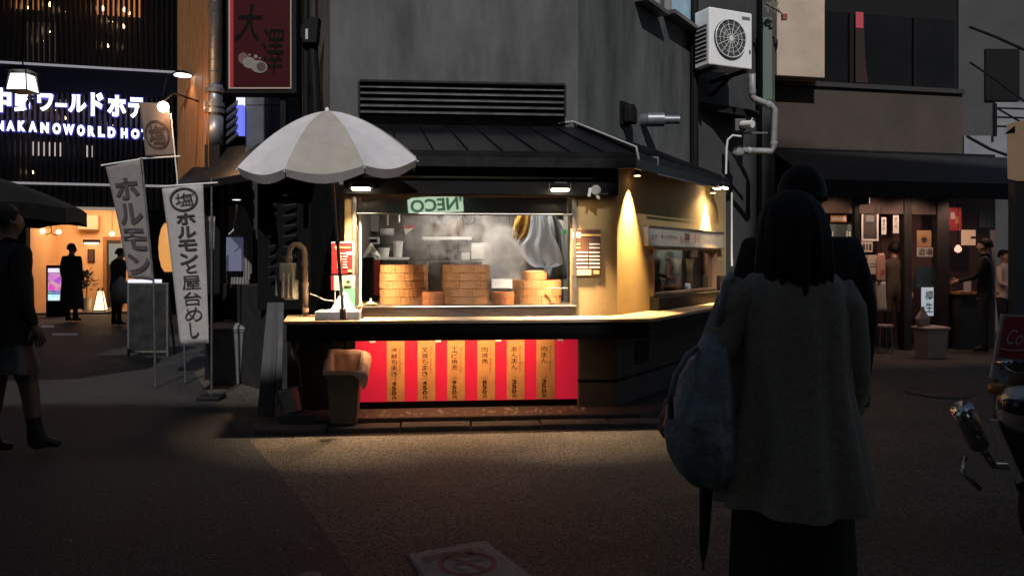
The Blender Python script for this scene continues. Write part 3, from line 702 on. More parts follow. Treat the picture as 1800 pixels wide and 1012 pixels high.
G(S.M).add([], []).cyl((x, 1.2, z), (x, 1.26, z), .10, .10, 22).build('cage', M_white, t, bevel=.01); G(S.M).cyl((x, 1.185, z), (x, 1.199, z), .03, .03, 12).build('hub', M_steeld, t)
kbox('green_tag', 'small green label on the kitchen side wall by the fan', 'label', 988, 996, 404, 412, .9, .01, mat('tag_green', (.10, .45, .2), .6), 0)
# white box behind the small steamers
kbox('foam_box', 'white foam box behind the small steamer pair', 'box', 864, 900, 491, 507, .2, .2, M_foam)
# sauce bottle, dish
x, z0 = S.pix(634, 562, -.2); B0 = at(S.w(x, -.17, ZC))
t = thing('sauce_bottle', 'soy sauce bottle with pale nozzle beside the white tray', 'bottle', B0)
G(B0).lathe([(.026, 0), (.028, .01), (.028, .08), (.026, .09), (.001, .09)], n=16).build('body', mat('soy', (.05, .015, .008), .2), t, smooth=True)
G(B0).lathe([(.025, .0905), (.022, .115), (.008, .14), (.005, .18), (.001, .18)], n=14).build('nozzle', mat('cream_plastic', (.7, .55, .3), .5), t, smooth=True)
x = S.X(652, .02); B0 = at(S.w(x, .02, ZL))
t = thing('condiment_dish', 'yellow dish with a knobbed lid beside the left steamer stack', 'dish', B0)
G(B0).lathe([(.03, 0), (.055, .012), (.06, .02), (.05, .02), (.028, .006), (.001, .006)], n=18).build('dish', mat('yellow_dish', (.6, .40, .06), .4), t, smooth=True)
G(B0).lathe([(.045, .0205), (.03, .032), (.012, .038), (.011, .055), (.014, .06), (.001, .066)], n=16).build('lid', M_white, t, smooth=True)
# white tray heaped with wrappers on the counter
tx0, tx1, tz0, tz1 = S.rect(553, 631, 545, 565, -.40)
tz0 = ZC + .001; tz1 = ZC + .075
t = thing('foam_tray', 'white foam tray on the counter under the parasol pole', 'tray', at(S.w((tx0 + tx1) / 2, -.3, tz0), 5))
g = G(S.M); yy0, yy1 = -.39, -.12
g.box(tx0, tx1, yy0, yy1, tz0, tz0 + .012); g.box(tx0, tx1, yy0, yy0 + .015, tz0 + .012, tz1); g.box(tx0, tx1, yy1 - .015, yy1, tz0 + .012, tz1); g.box(tx0, tx0 + .015, yy0 + .015, yy1 - .015, tz0 + .012, tz1); g.box(tx1 - .015, tx1, yy0 + .015, yy1 - .015, tz0 + .012, tz1)
g.build('tray_body', M_foam, t, bevel=.003)
def heap(s, q):
    x = tx0 + .02 + (tx1 - tx0 - .04) * s; y = yy0 + .02 + (yy1 - yy0 - .04) * q
    h = math.sin(math.pi * s) ** .7 * math.sin(math.pi * q) ** .6
    pk = math.exp(-((s - .66) / .25) ** 2)
    return (x, y, tz1 - .05 + .06 * h + .15 * pk * h + .018 * math.sin(23 * s + 9 * q) * h + .014 * math.sin(41 * s - 17 * q) * h)
tag(G(S.M).grid(heap, 30, 16).build('crumpled_wrapper', M_foam, smooth=False), 'heap of crumpled white wrapping piled in the foam tray', 'wrapper')
# red menu and payment cards at the left pier
def menu(label, u0, u1, v0, v1, c, base, border, marks, name='menu_board'):
    x0, x1, z0, z1 = S.rect(u0, u1, v0, v1, c); w, h = x1 - x0, z1 - z0
    t = thing(name, label, 'menu', at(S.w((x0 + x1) / 2, c, z0), 5))
    G(S.M).box(x0, x1, c, c + .015, z0, z1).build('frame', border, t, bevel=.002)
    G(S.M).box(x0 + w * .04, x1 - w * .04, c - .004, c - .001, z0 + h * .025, z1 - h * .025).build('sheet', base, t)
    for (a, b_, e, d, m) in marks:
        G(S.M).box(x0 + w * a, x0 + w * b_, c - .007, c - .0045, z1 - h * d, z1 - h * e).build('printed_line', m, t)
    return x0, x1, z0, z1, t
M_menu = mat('menu_red', (.34, .015, .02), .5, noise=(9, .15)); M_menud = mat('menu_brown', (.10, .045, .025), .5, noise=(9, .2)); M_txt = mat('menu_print', (.75, .70, .6), .6); M_txto = mat('menu_print_warm', (.75, .45, .15), .6)
rows = []
for k in range(6):
    y = .34 + k * .085
    rows += [(.27, .27 + random.uniform(.16, .22), y, y + .035, M_txt), (.52, .52 + random.uniform(.15, .22), y + .01, y + .04, M_txt)]
rows += [(.16, .86, .16, .20, M_txto), (.2, .32, .11, .24, M_txt), (.68, .94, .31, .40, M_txt), (.74, .92, .85, .93, M_txto)]
menu('red menu board with white print at the left pier of the serving window', 582, 622, 425, 482, -.06, M_menu, M_white, rows)
x0, x1, z0, z1 = S.rect(601, 624, 484, 507, -.08); t = thing('payment_card', 'pale green payment card below the red menu board', 'card', at(S.w(x0, -.08, z0), 5))
za = S.pix(612, 540, -.08)[1]
G(S.M).box(x0, x1, -.08, -.074, z0, z1).build('upper_card', mat('card_pale', (.62, .72, .5), .6), t); G(S.M).box(x0 - .02, x1, -.084, -.076, ZC + .002, z0 - .003).build('lower_card', mat('card_green', (.18, .62, .38), .6), t)
for k, (a, b_) in enumerate(((.35, .62), (.15, .75))): G(S.M).box(x0 + (x1 - x0) * a, x0 + (x1 - x0) * b_, -.083, -.0805, z0 + .02 + .045 * (1 - k), z0 + .03 + .045 * (1 - k)).build('printed_line', mat('card_ink', (.1, .25, .12), .7), t)
x0, x1, z0, z1 = S.rect(582, 600, 484, 510, -.08); t = thing('payment_card', 'white and red payment card behind the parasol pole', 'card', at(S.w(x0, -.08, z0), 5))
G(S.M).box(x0, x1, -.08, -.074, z0, z1).build('white_card', M_white, t); G(S.M).box(x0, x0 + .025, -.084, -.0805, z0, z1).build('red_edge', M_menu, t)
zq = ZC + .002; G(S.M).box(x0 + .03, x0 + .04, -.078, -.07, zq, z0).build('stand', M_white, t)
# brown menu board at the right pier
rows = [(.02, .30, .075, .19, M_txt), (.28, .98, .115, .155, M_txto)]
for k in range(7):
    y = .31 + k * .078 + (.02 if k > 1 else 0)
    rows += [(.08, .30 + .25 * (k > 1), y, y + .03, M_txt if k > 1 else M_txto), (.60, .95, y, y + .032, M_txt)]
rows += [(.19, .66, .86, .985, mat('menu_sticker', (.7, .6, .3), .6)), (.74, .93, .88, .96, M_txto)]
menu('brown menu board with pale print on the tan wall beside the window', 1004, 1057, 402, 485, -.02, M_menud, mat('menu_frame', (.25, .14, .08), .5), rows)
# small clip fan at the end of the housing
x, z = S.pix(1047, 334, -.16); t = thing('clip_fan', 'small pale clip-on fan under the eaves above the menu board', 'fan', at(S.w(x, -.16, z), 5))
G(S.M).cyl((x, -.17, z), (x + .01, -.13, z), .045, .045, 18).build('cage', mat('fan_grey', (.35, .34, .32), .5), t, bevel=.008)
g = G(S.M); g.hexa([(x - .07, -.16, z - .06), (x - .05, -.16, z - .06), (x - .05, -.14, z - .06), (x - .07, -.14, z - .06), (x - .06, -.16, z + .02), (x - .03, -.16, z + .02), (x - .03, -.14, z + .02), (x - .06, -.14, z + .02)]); g.hexa([(x + .02, -.16, z - .08), (x + .04, -.16, z - .08), (x + .04, -.14, z - .08), (x + .02, -.14, z - .08), (x - .02, -.16, z - .01), (x + .02, -.16, z - .01), (x + .02, -.14, z - .01), (x - .02, -.14, z - .01)]); g.build('clamp', M_white, t)
G(S.M).box(x - .02, x + .12, -.135, -.112, z - .035, z - .028).build('arm', M_steel, t)
# side window sign board
c = -.05; x0, x1 = RW.X(1139, c), RW.X(1272, c)
z1, z0 = RW.pix(1139, 398, c)[1], RW.pix(1139, 431, c)[1]
t = thing('side_sign', 'long pale sign board over the side window', 'sign', at(RW.w((x0 + x1) / 2, c, z0), 57))
G(RW.M).box(x0, x1, c, -.002, z0, z1).build('board', mat('sign_steel', (.52, .46, .40), .35, metal=.3, noise=(8, .12)), t)
for (a, b_) in ((z0 - .012, z0 - .001), (z1 + .001, z1 + .012)): G(RW.M).box(x0, x1, c - .012, -.002, a, b_).build('edge_strip', M_steeld, t)
h = z1 - z0; w = x1 - x0
text('lettering', '上ァ', M_ink, t, RW.M, x0 + w * .03, x0 + w * .10, z0 + h * .35, z0 + h * .65, c - .003)
text('lettering', 'テイクアウト', M_ink, t, RW.M, x0 + w * .14, x0 + w * .33, z0 + h * .36, z0 + h * .6, c - .003, .01)
text('lettering', 'ら', M_inkf, t, RW.M, x0 + w * .36, x0 + w * .41, z0 + h * .2, z0 + h * .6, c - .003, .02)
text('lettering', '神', M_ink, t, RW.M, x0 + w * .42, x0 + w * .49, z0 + h * .22, z0 + h * .85, c - .003, .01)
text('lettering', 'らら', M_inkf, t, RW.M, x0 + w * .55, x0 + w * .63, z0 + h * .3, z0 + h * .8, c - .003, .01)
# arched reflections in the side window, built as rounded boards on a shelf
for i, (u, wd, m, lb) in enumerate(((1158, .22, M_dark2, 'dark brown rounded board built as a reflection, first inside the side window'), (1180, .26, M_black, 'black rounded board built as a reflection, second inside the side window'), (1203, .24, mat('tan_reflection', (.42, .27, .16), .6), 'tan rounded board built as a reflection, third inside the side window'), (1228, .26, mat('tan_reflection', (.42, .27, .16), .6), 'pale tan rounded board built as a reflection, last inside the side window'))):
    x = RW.X(u, .12); zb, zt = sz0 - .05, RW.pix(u, 455, .12)[1]
    pts = [(x - wd / 2, zb), (x + wd / 2, zb)] + [(x + wd / 2 * math.cos(math.pi * k / 10), zt - .14 + .14 * math.sin(math.pi * k / 10)) for k in range(11)]
    tag(G(RW.M).slab(pts, .10 + .015 * i, .30).build('reflection_board', m), lb, 'board')
sl_ = thing('ceiling_lamp', 'added unseen lamp brightening the side window room', 'lamp', at(RW.w((q0 + q1) / 2, .5, 2.2), 57)); G(RW.M).box((q0 + q1) / 2 - .2, (q0 + q1) / 2 + .2, .45, .55, 2.2, 2.25).build('tube', glow('side_fill_tube', (1, .95, .85), 3.), sl_); light('AREA', 'side_fill_light', sl_, RW.w((q0 + q1) / 2, .45, 2.18), RW.w((q0 + q1) / 2, .4, 0), 9, (1., .9, .75), .5, .1)  # added lamp, put in to brighten the boards behind the pane
G(RW.M).box(q0 - .1, q1 + .05, .09, .62, sz0 - .09, sz0 - .052).build('side_window_shelf', M_steeld, building)
G(RW.M).box(q0 - .1, q1 + .12, .9, .95, .6, 2.3).build('side_room_wall', mat('side_room', (.3, .3, .27), .6), building)

# ------------------------------------------------------------------ parasol over the counter
pb_ = W(604, 548, 6.42); ptop = W(575, 196, 6.08)
pb_.z = ZC + .02
t = thing('parasol', 'white and beige parasol standing on the counter', 'parasol', at(pb_))
ax = (ptop - pb_).normalized()
G().tube([pb_, pb_.lerp(ptop, .38)], .0135, 10).build('pole', mat('pole_grey', (.34, .29, .26), .5, metal=.1), t)
G().tube([pb_.lerp(ptop, .38), ptop], .012, 10).build('upper_pole', mat('pole_grey', (.34, .29, .26), .5, metal=.1), t)
p = pb_.lerp(ptop, .38); G().cyl(p - ax * .02, p + ax * .02, .02, n=12).build('clamp', M_steeld, t)
G().lathe([(.012, -.02), (.018, 0), (.014, .025), (.001, .035)], ptop + Vector((0, 0, .0)), 12).build('finial', M_white, t, smooth=True)
G().cyl(pb_ + ax * .0, pb_ + ax * .09, .03, .026, 12).build('socket', mat('pink_socket', (.5, .33, .28), .5), t)
rad = 162 / F * 6.08 * 1.0; drop = W(0, 196, 6.08).z - W(0, 283, 6.08).z
q = ax.to_track_quat('Z', 'Y').to_matrix().to_4x4(); PM = Matrix.Translation(ptop) @ q
NP = 8; ph0 = R(-90 - 45 - 4)
M_pw = mat('parasol_white', (.56, .54, .555), .85, noise=(4, .14), bump=(8, .3, .02)); M_pb = mat('parasol_beige', (.34, .31, .27), .85, noise=(4, .16), bump=(8, .3, .02)); M_val = mat('parasol_valance', (.40, .37, .37), .85, noise=(5, .12))
def ribz(s): return -drop * (s ** 1.75)
for k in range(NP):
    a0 = ph0 + 2 * math.pi * k / NP; a1 = ph0 + 2 * math.pi * (k + 1) / NP
    def fn(s, r, a0=a0, a1=a1):
        d0 = Vector((math.cos(a0), math.sin(a0), 0)); d1 = Vector((math.cos(a1), math.sin(a1), 0))
        p = d0.lerp(d1, s) * (rad * max(r, .015)); sag = .05 * math.sin(math.pi * s) * r ** 2
        return (p.x, p.y, ribz(r) - sag + .004)
    pn = G(PM).grid(fn, 8, 12).build('canopy_panel', M_pw if k % 2 == 0 else M_pb, t, smooth=True)
    def fv(s, r, a0=a0, a1=a1):
        d0 = Vector((math.cos(a0), math.sin(a0), 0)); d1 = Vector((math.cos(a1), math.sin(a1), 0))
        p = d0.lerp(d1, s) * (rad * (1 - .03 * r)); sag = .05 * math.sin(math.pi * s)
        return (p.x, p.y, ribz(1) - sag + .004 - .058 * r - .012 * math.sin(math.pi * s) * r)
    G(PM).grid(fv, 8, 2).build('valance', M_val, pn, smooth=True)
    d = Vector((math.cos(a0), math.sin(a0), 0))
    G(PM).tube([d * (rad * r / 8) + Vector((0, 0, ribz(r / 8) - .008)) for r in range(0, 9)], .004, 6).build('rib', M_steeld, t)
    G(PM).cyl(d * rad + Vector((0, 0, ribz(1) - .01)), d * (rad + .012) + Vector((0, 0, ribz(1) - .012)), .006, n=6).build('rib_tip', M_white, t)
# ------------------------------------------------------------------ beside the counter: bins, bucket, planks, pipes
# open bin with a bag liner
x0, x1 = S.X(566, -.48), S.X(629, -.48); B0 = at(S.w((x0 + x1) / 2 + .02, -.30, .055), 5)
t = thing('open_bin', 'dark square bin with a pale bag liner in front of the red panel', 'bin', B0)
def sq(w, d, z): return [(-w, -d, z), (w, -d, z), (w, d, z), (-w, d, z)]
M_binb = mat('bin_dark', (.075, .08, .08), .5, noise=(9, .2))
def rq(w, d, zf, zb): return [(-w, -d, zf), (w, -d, zf), (w, d, zb), (-w, d, zb)]
G(B0).loft([rq(.105, .12, 0, 0), rq(.135, .15, .40, .51), rq(.148, .163, .40, .51), rq(.152, .166, .445, .585), rq(.142, .156, .445, .585), rq(.10, .115, .03, .03)]).build('body', M_binb, t, bevel=.005)
M_liner = mat('bag_liner', (.60, .40, .31), .5, noise=(14, .12), bump=(9, .3, .02))
def ln(s, q): # the liner: inside wall, over the rim, hanging outside on the right
    n = 4; f = s * 4; i = int(min(f, 3.999)); r = f - i; c = ((-1, -1), (1, -1), (1, 1), (-1, 1), (-1, -1)); x = c[i][0] * (1 - r) + c[i + 1][0] * r; y = c[i][1] * (1 - r) + c[i + 1][1] * r
    zr = .455 + .07 * (y + 1)
    if q < .6: k = q / .6; w, d, z = .080 + .045 * k, .095 + .044 * k, .1 + (zr - .1) * k
    else:
        k = (q - .6) / .4; right = max(0, x) ** 4; drop = (.025 + .19 * right * (.75 + .25 * math.sin(9 * y))) ; w, d, z = .125 + .040 * min(1, 4 * k) + right * .04 * math.sin(math.pi * k) , .139 + .038 * min(1, 4 * k), zr + .012 * math.sin(math.pi * min(1, 2 * k)) - drop * k
    wr = .002 * math.sin(31 * s + 7 * q) + .0015 * math.sin(57 * s - 9 * q)
    return ((w + wr) * x, (d + wr) * y, z + wr)
G(B0).grid(ln, 64, 20).build('liner', M_liner, t, smooth=True)
# lidded grey bin
Y = EYE * F / (676 - HZ); p = gp(401, 672); B0 = at((p[0], p[1], 0), 8)
t = thing('lidded_bin', 'grey plastic bin with a domed lid beside the long white banner', 'bin', B0)
k = Y / F; w0, w1 = 25 * k, 32 * k; h = 98 * k
G(B0).loft([sq(w0, w0 * .9, 0), sq(w1, w1 * .9, h * .94), sq(w1 * 1.05, w1 * .95, h * .94), sq(w1 * 1.05, w1 * .95, h * .98)]).build('body', mat('bin_grey', (.13, .13, .135), .6, noise=(9, .2)), t, bevel=.012)
G(B0).loft([sq(w1 * 1.1, w1, h * .982), sq(w1 * 1.1, w1, h * 1.02), sq(w1 * .7, w1 * .6, h * 1.09), sq(w1 * .4, w1 * .3, h * 1.1)]).build('lid', mat('bin_lid', (.17, .17, .175), .6, noise=(9, .2)), t, bevel=.012)
G(B0).box(-.05, .05, -.02, .02, h * 1.1, h * 1.14).build('handle', mat('bin_lid', (.17, .17, .175)), t, bevel=.008)
# tipped bucket on a flat block
p = W(528, 712, 6.75); BB = at((p.x, p.y, 0)); tag(G(BB).box(-.16, .14, -.1, .12, 0, .10).build('block', mat('grey_block', (.09, .09, .09), .8, noise=(8, .3)), bevel=.01), 'flat grey block on the ground left of the open bin', 'block')
BM = at((p.x - .06, p.y, .115)) @ Matrix.Rotation(R(-14), 4, 'Y')
t = thing('bucket', 'small white bucket tipped on the grey block under the counter', 'bucket', BM)
G(BM).lathe([(.075, 0), (.085, .19), (.09, .19), (.09, .2), (.082, .2), (.07, .012), (.001, .012)], n=24).build('body', mat('bucket_white', (.34, .33, .34), .5, noise=(9, .15)), t, smooth=False)
G(BM).tube([(.088 * math.cos(a), .088 * math.sin(a) - .02, .19 - .05 * math.sin(a)) for a in [math.pi * q / 8 for q in range(9)]], .003, 6).build('handle', M_steeld, t)
# leaning planks
for i, (ub, ut, m_) in enumerate(((452, 470, .05), (470, 482, .035), (484, 490, .06))):
    a = W(ub, 0, 7.0 - .04 * i); b_ = W(ut, 0, 7.6); wd = .15 if i == 0 else .05
    A = Vector((a.x, a.y, .03)); Bq = Vector((b_.x, b_.y, 1.02)); up = Vector((1, 0, 0)); nn = (Bq - A).cross(up).normalized() * .02
    tag(G().hexa([A, A + up * wd, A + up * wd + nn, A + nn, Bq, Bq + up * wd, Bq + up * wd + nn, Bq + nn]).build('leaning_plank', mat('plank_%d' % i, (m_ * .8, m_ * .8, m_ * .85), .7, noise=(6, .3))), ('wide dark plank leaning on the wall left of the counter', 'narrow dark plank leaning beside the wide one', 'narrow paler plank leaning closest to the counter')[i], 'plank')
# grease trap / meter with its looped pipe, standing on the counter end
yq = 7.05; t = thing('meter_pipe', 'cream meter with a looped pinkish pipe at the left end of the counter', 'pipe', at(W(518, 555, yq)))
def pp(u, v, y=yq): return W(u, v, y)
lo = [pp(508, 500), pp(508, 450), pp(510, 438), pp(517, 430), pp(526, 430), pp(534, 437), pp(536, 448), pp(537, 500), pp(537, 556)]
G().tube(lo, .026, 14).build('looped_pipe', M_pvc, t, smooth=True)
for (u, v) in ((508, 455), (536, 462), (537, 500), (537, 545)): c_ = pp(u, v); G().cyl(c_ - Vector((0, 0, .02)), c_ + Vector((0, 0, .02)), .032, n=16).build('pipe_collar', M_pvc, t)
a, b_ = pp(494, 526), pp(524, 462)
M_met = mat('meter_cream', (.8, .76, .66), .5, noise=(9, .15))
G().box(a.x, b_.x - .03, yq - .07, yq + .07, pp(0, 495).z, b_.z).build('meter_body', M_met, t, bevel=.012)
G().box(a.x + .05, b_.x, yq - .09, yq + .03, a.z, pp(0, 490).z).build('meter_lower', M_met, t, bevel=.01)
for u in (503, 512, 520): c_ = pp(u, 480); G().cyl((c_.x, yq - .10, pp(0, 522).z), (c_.x, yq - .10, c_.z), .014, n=10).build('meter_valve', M_met, t)
G().box(pp(486, 0).x, a.x - .002, yq - .04, yq + .06, pp(0, 520).z, pp(0, 465).z).build('meter_cover', mat('meter_grey', (.2, .2, .2), .5), t, bevel=.01)
# drain pipe under the counter
a = W(528, 620, 7.0); tag(G().tube([(a.x, 7.0, .82), (a.x, 7.0, .7), (a.x - .06, 6.98, .6), (a.x, 7.0, .48), (a.x + .02, 7.0, .02)], .035, 12).build('drain_pipe', mat('drain_grey', (.06, .055, .05), .6), smooth=True), 'dark drain pipe with a trap under the counter end', 'pipe')
# cable tied near the meter
pts = [pp(545, 516), pp(556, 520), pp(570, 527, 6.7), pp(586, 529, 6.5)]
tag(G().tube(pts, .006, 6).build('cable', M_white), 'pale cable sagging from the meter to the parasol pole', 'cable')

# ------------------------------------------------------------------ left neighbour: dark shop, tiles, big pipe, red sign
nb = thing('side_shop', 'dark unlit shop front between the alley and the counter', 'building', at((-3.2, 9.2, 0)))
A = W(372, 0, 9.6); Bq = W(470, 0, 8.4); Cq = W(545, 0, 8.6)
M_dk = mat('dark_boards', (.018, .017, .017), .7, noise=(5, .4))
G().prism([(A.x, A.y), (A.x + .25, A.y + .2), (Bq.x + .1, Bq.y + .3), (Bq.x, Bq.y)][::-1], 0, 1.15).build('low_wall', M_dk, nb)
G().prism([(Bq.x, Bq.y), (Bq.x + .1, Bq.y + .3), (Cq.x, Cq.y + .3), (Cq.x, Cq.y)][::-1], 0, 2.6).build('wall', M_dk, nb)
# shutters with slats catching light
for (u0, u1, v0, n) in ((473, 486, 363, 8), (499, 521, 345, 9)):
    for k_ in range(n):
        a = W(u0, v0 + 18 * k_, 8.3); b_ = W(u1, v0 + 18 * k_ - 3, 8.34)
        G().hexa([a + Vector((0, -.03, 0)), b_ + Vector((0, -.03, 0)), b_, a, a + Vector((0, -.028, .014)), b_ + Vector((0, -.028, .014)), b_ + Vector((0, .0, .014)), a + Vector((0, .0, .014))]).build('shutter_slat', mat('shutter_dark', (.03, .03, .032), .7, spec=.1), nb)
G().box(W(378, 0, 10.6).x, W(575, 0, 10.6).x, 10.6, 10.9, 0, 11).build('rear_wall', mat('rear_dark', (.02, .02, .022), .8), nb)
G().box(Bq.x - .1, Bq.x + .75, 8.375, 8.395, .9, 2.5).build('shutter_backing', mat('shutter_black', (.008, .008, .008), .9, spec=.05), nb)
# post at the corner, eaves
a = W(391, 0, 9.5); G().box(a.x - .1, a.x + .1, 9.4, 9.6, 0, 2.75).build('corner_post', M_black, nb)
p1, p2, p3, p4 = W(300, 330, 9.6), W(455, 300, 7.6), W(470, 250, 8.4), W(372, 262, 9.9)
G().hexa([v_ + Vector((0, 0, -.08)) for v_ in (p1, p2, p3, p4)] + [p1, p2, p3, p4]).build('eaves', M_blackmet, nb)
# grey tiled wall above the eaves, one tile after the other
M_tile = mat('grey_tile', (.085, .088, .092), .45, noise=(4, .25))
tw = (W(525, 0, 8.6).x - W(428, 0, 8.6).x)
bx0 = W(428, 0, 8.6).x
G().box(bx0, bx0 + tw, 8.66, 8.9, 2.62, 9).build('upper_wall', mat('joint_dark', (.03, .03, .03), .9), nb)
for i in range(2):
    for j in range(11):
        G().box(bx0 + i * tw / 2 + .004, bx0 + (i + 1) * tw / 2 - .004, 8.63, 8.659, 2.63 + j * .55, 2.63 + (j + 1) * .55 - .010).build('wall_tile', M_tile, nb)
# lit blue sign sliver
a, b_ = W(421, 240, 8.6), W(432, 163, 8.6)
t = thing('blue_sign', 'narrow glowing blue and white sign behind the red sign', 'sign', at((a.x, 8.6, a.z)))
G().box(a.x, b_.x, 8.5, 8.58, a.z, a.z + (b_.z - a.z) * .68).build('blue_part', glow('blue_glow', (.16, .2, .95), 1.0), t); G().box(a.x, b_.x, 8.5, 8.58, a.z + (b_.z - a.z) * .685, b_.z).build('white_part', glow('white_glow', (.8, .85, 1.), 1.2), t)
# ribbed duct between pipe and sign
t = thing('ribbed_duct', 'grey ribbed vent cover beside the big drainpipe', 'vent', at(W(408, 230, 8.3)))
for k_ in range(5):
    a = W(397, 190 + 14 * k_, 8.3); b_ = W(419, 172 + 14 * k_, 8.5)
    G().hexa([a + Vector((0, 0, -.05)), b_ + Vector((0, 0, -.05)), b_ + Vector((0, .06, -.05)), a + Vector((0, .06, -.05)), a + Vector((0, .03, 0)), b_ + Vector((0, .03, 0)), b_ + Vector((0, .06, 0)), a + Vector((0, .06, 0))]).build('vent_rib', mat('duct_grey', (.09, .09, .09), .5), t)
# big pipe
Yp = 9.3; a = W(378, 0, Yp)
t = thing('drainpipe', 'large galvanised drainpipe left of the red hanging sign', 'pipe', at((a.x, Yp, 2.6)))
zb = W(0, 256, Yp).z
for (z0, z1, r) in ((zb, W(0, 205, Yp).z, .098), (W(0, 205, Yp).z, W(0, 150, Yp).z, .09), (W(0, 150, Yp).z, 7.5, .082)): G().cyl((a.x, Yp, z0), (a.x, Yp, z1 - .001), r, n=24).build('pipe_length', M_pipe, t, smooth=False).data.shade_smooth()
for v_ in (185, 196, 160): z = W(0, v_, Yp).z; G().cyl((a.x, Yp, z - .025), (a.x, Yp, z + .025), .113, n=24).build('clamp', mat('clamp_grey', (.2, .21, .22), .4, metal=.6), t)
G().box(a.x - .13, a.x - .095, Yp - .03, Yp + .03, W(0, 185, Yp).z - .06, W(0, 185, Yp).z + .06).build('bracket', M_steeld, t)
for k_ in range(9): z = 3.7 + k_ * .14; G().cyl((a.x, Yp, z), (a.x, Yp, z + .006), .0845, n=24).build('seam', M_steeld, t)
G().box(a.x - .09, a.x + .09, Yp - .09, Yp + .09, 0, zb - .001).build('post', M_black, t)
# red hanging sign
Yr = 7.3; sx0, sx1 = W(397, 0, Yr).x, W(521, 0, Yr).x; sz_ = W(0, 165, Yr).z
t = thing('hanging_sign', 'dark red framed sign with brush lettering and painted buns', 'sign', at(((sx0 + sx1) / 2, Yr, sz_)))
SH = 1.5
G().box(sx0, sx1, Yr, Yr + .18, sz_, sz_ + SH).build('case', M_black, t, bevel=.01)
f_ = .035
M_sfr = mat('sign_frame', (.45, .33, .28), .5)
for (a, b_, c, d) in ((sx0 + .03, sx0 + .045, sz_ + .045, sz_ + SH), (sx1 - .055, sx1 - .045, sz_ + .045, sz_ + SH), (sx0 + .045, sx1 - .055, sz_ + .045, sz_ + .058)): G().box(a, b_, Yr - .012, Yr - .001, c, d).build('frame_strip', M_sfr, t)
M_sred = mat('sign_red', (.028, .004, .006), .6, noise=(3, .2), spec=.1, emit=(.5, .01, .02), es=.02)
G().box(sx0 + .046, sx1 - .056, Yr - .006, Yr - .001, sz_ + .06, sz_ + SH).build('red_face', M_sred, t)
G().box(sx0 + .046, sx0 + .075, Yr - .009, Yr - .0065, sz_ + .06, sz_ + SH).build('painted_lit_edge', mat('sign_red_lit', (.2, .01, .02), .4, emit=(.6, .01, .03), es=.25), t)  # brighter left edge: light put into the strip's colour and glow
M_brush = mat('brush_ink', (.006, .004, .004), .8, spec=.1)
def sgn(u0, u1, v0, v1): return W(u0, 0, Yr).x, W(u1, 0, Yr).x, W(0, v1, Yr).z, W(0, v0, Yr).z
a = sgn(412, 462, 8, 74); text('lettering', '大', M_brush, t, I4, *a, Yr - .0095, .015, .25)
a = sgn(458, 500, 50, 132); text('lettering', '澤', M_brush, t, I4, *a, Yr - .0095, .005, .15)
M_bun = mat('painted_bun', (.20, .18, .15), .6, noise=(20, .2)); M_fill = mat('painted_filling', (.06, .03, .03), .6)
def disc(u, v, ru, rv, m, y, nm='painted_bun', tilt=0):
    c_ = W(u, v, Yr); pts = []
    for k_ in range(20):
        a_ = 2 * math.pi * k_ / 20; dx, dz = ru * math.cos(a_), rv * math.sin(a_)
        pts.append((c_.x + (dx * math.cos(tilt) - dz * math.sin(tilt)) / F * Yr, c_.z + (dx * math.sin(tilt) + dz * math.cos(tilt)) / F * Yr))
    G().slab(pts, y, y + .002).build(nm, m, t)
disc(428, 103, 9, 10, mat('painted_leaf', (.14, .06, .05), .6), Yr - .0092, 'painted_leaf'); disc(439, 111, 12, 10, M_bun, Yr - .0115, tilt=-.3); disc(456, 118, 15, 11, M_bun, Yr - .0140, tilt=-.2); disc(460, 118, 8, 8, M_fill, Yr - .0165, 'painted_filling')
for (u, v, r) in ((439, 97, 2), (450, 100, 3.4), (457, 103, 1.6)): disc(u, v, r, r, M_bun, Yr - .0092, 'painted_blossom')
G().box(W(489, 0, Yr).x, W(499, 0, Yr).x, Yr + .06, Yr + .12, sz_ - .32, sz_).build('support', M_black, t)
# wires and wall lamp box right of the red sign
z0, z1 = W(0, 210, 7.55).z, 6.0
for (u, r, lb) in ((548, .035, 'thick black conduit on the grey wall, closest to the red sign'), (566, .05, 'wide black conduit on the grey wall below the lamp box')):
    a = W(u, 0, 7.72); tag(G().cyl((a.x, 7.5, z0), (a.x - (.0 if u < 560 else .04), 7.5, z1 if u < 560 else W(0, 72, 7.6).z), r, n=10).build('conduit', M_black), lb, 'conduit')
a, b_ = W(530, 78, 7.45), W(562, 32, 7.45)
t = thing('lamp_box', 'black wall lamp box with a bright slit right of the red sign', 'lamp', at(((a.x + b_.x) / 2, 7.45, a.z)))
G().slab([(a.x + .03, a.z), (b_.x - .02, a.z), (b_.x, b_.z), (b_.x - .08, b_.z), (a.x, b_.z - .09), (a.x, a.z + .05)], 7.40, 7.52).build('body', M_black, t, bevel=.01)
c_ = W(539, 60, 7.39); G().box(c_.x - .012, c_.x + .012, 7.390, 7.398, c_.z - .05, c_.z + .05).build('slit', mat('pale_slit', (.5, .5, .48), .3), t)

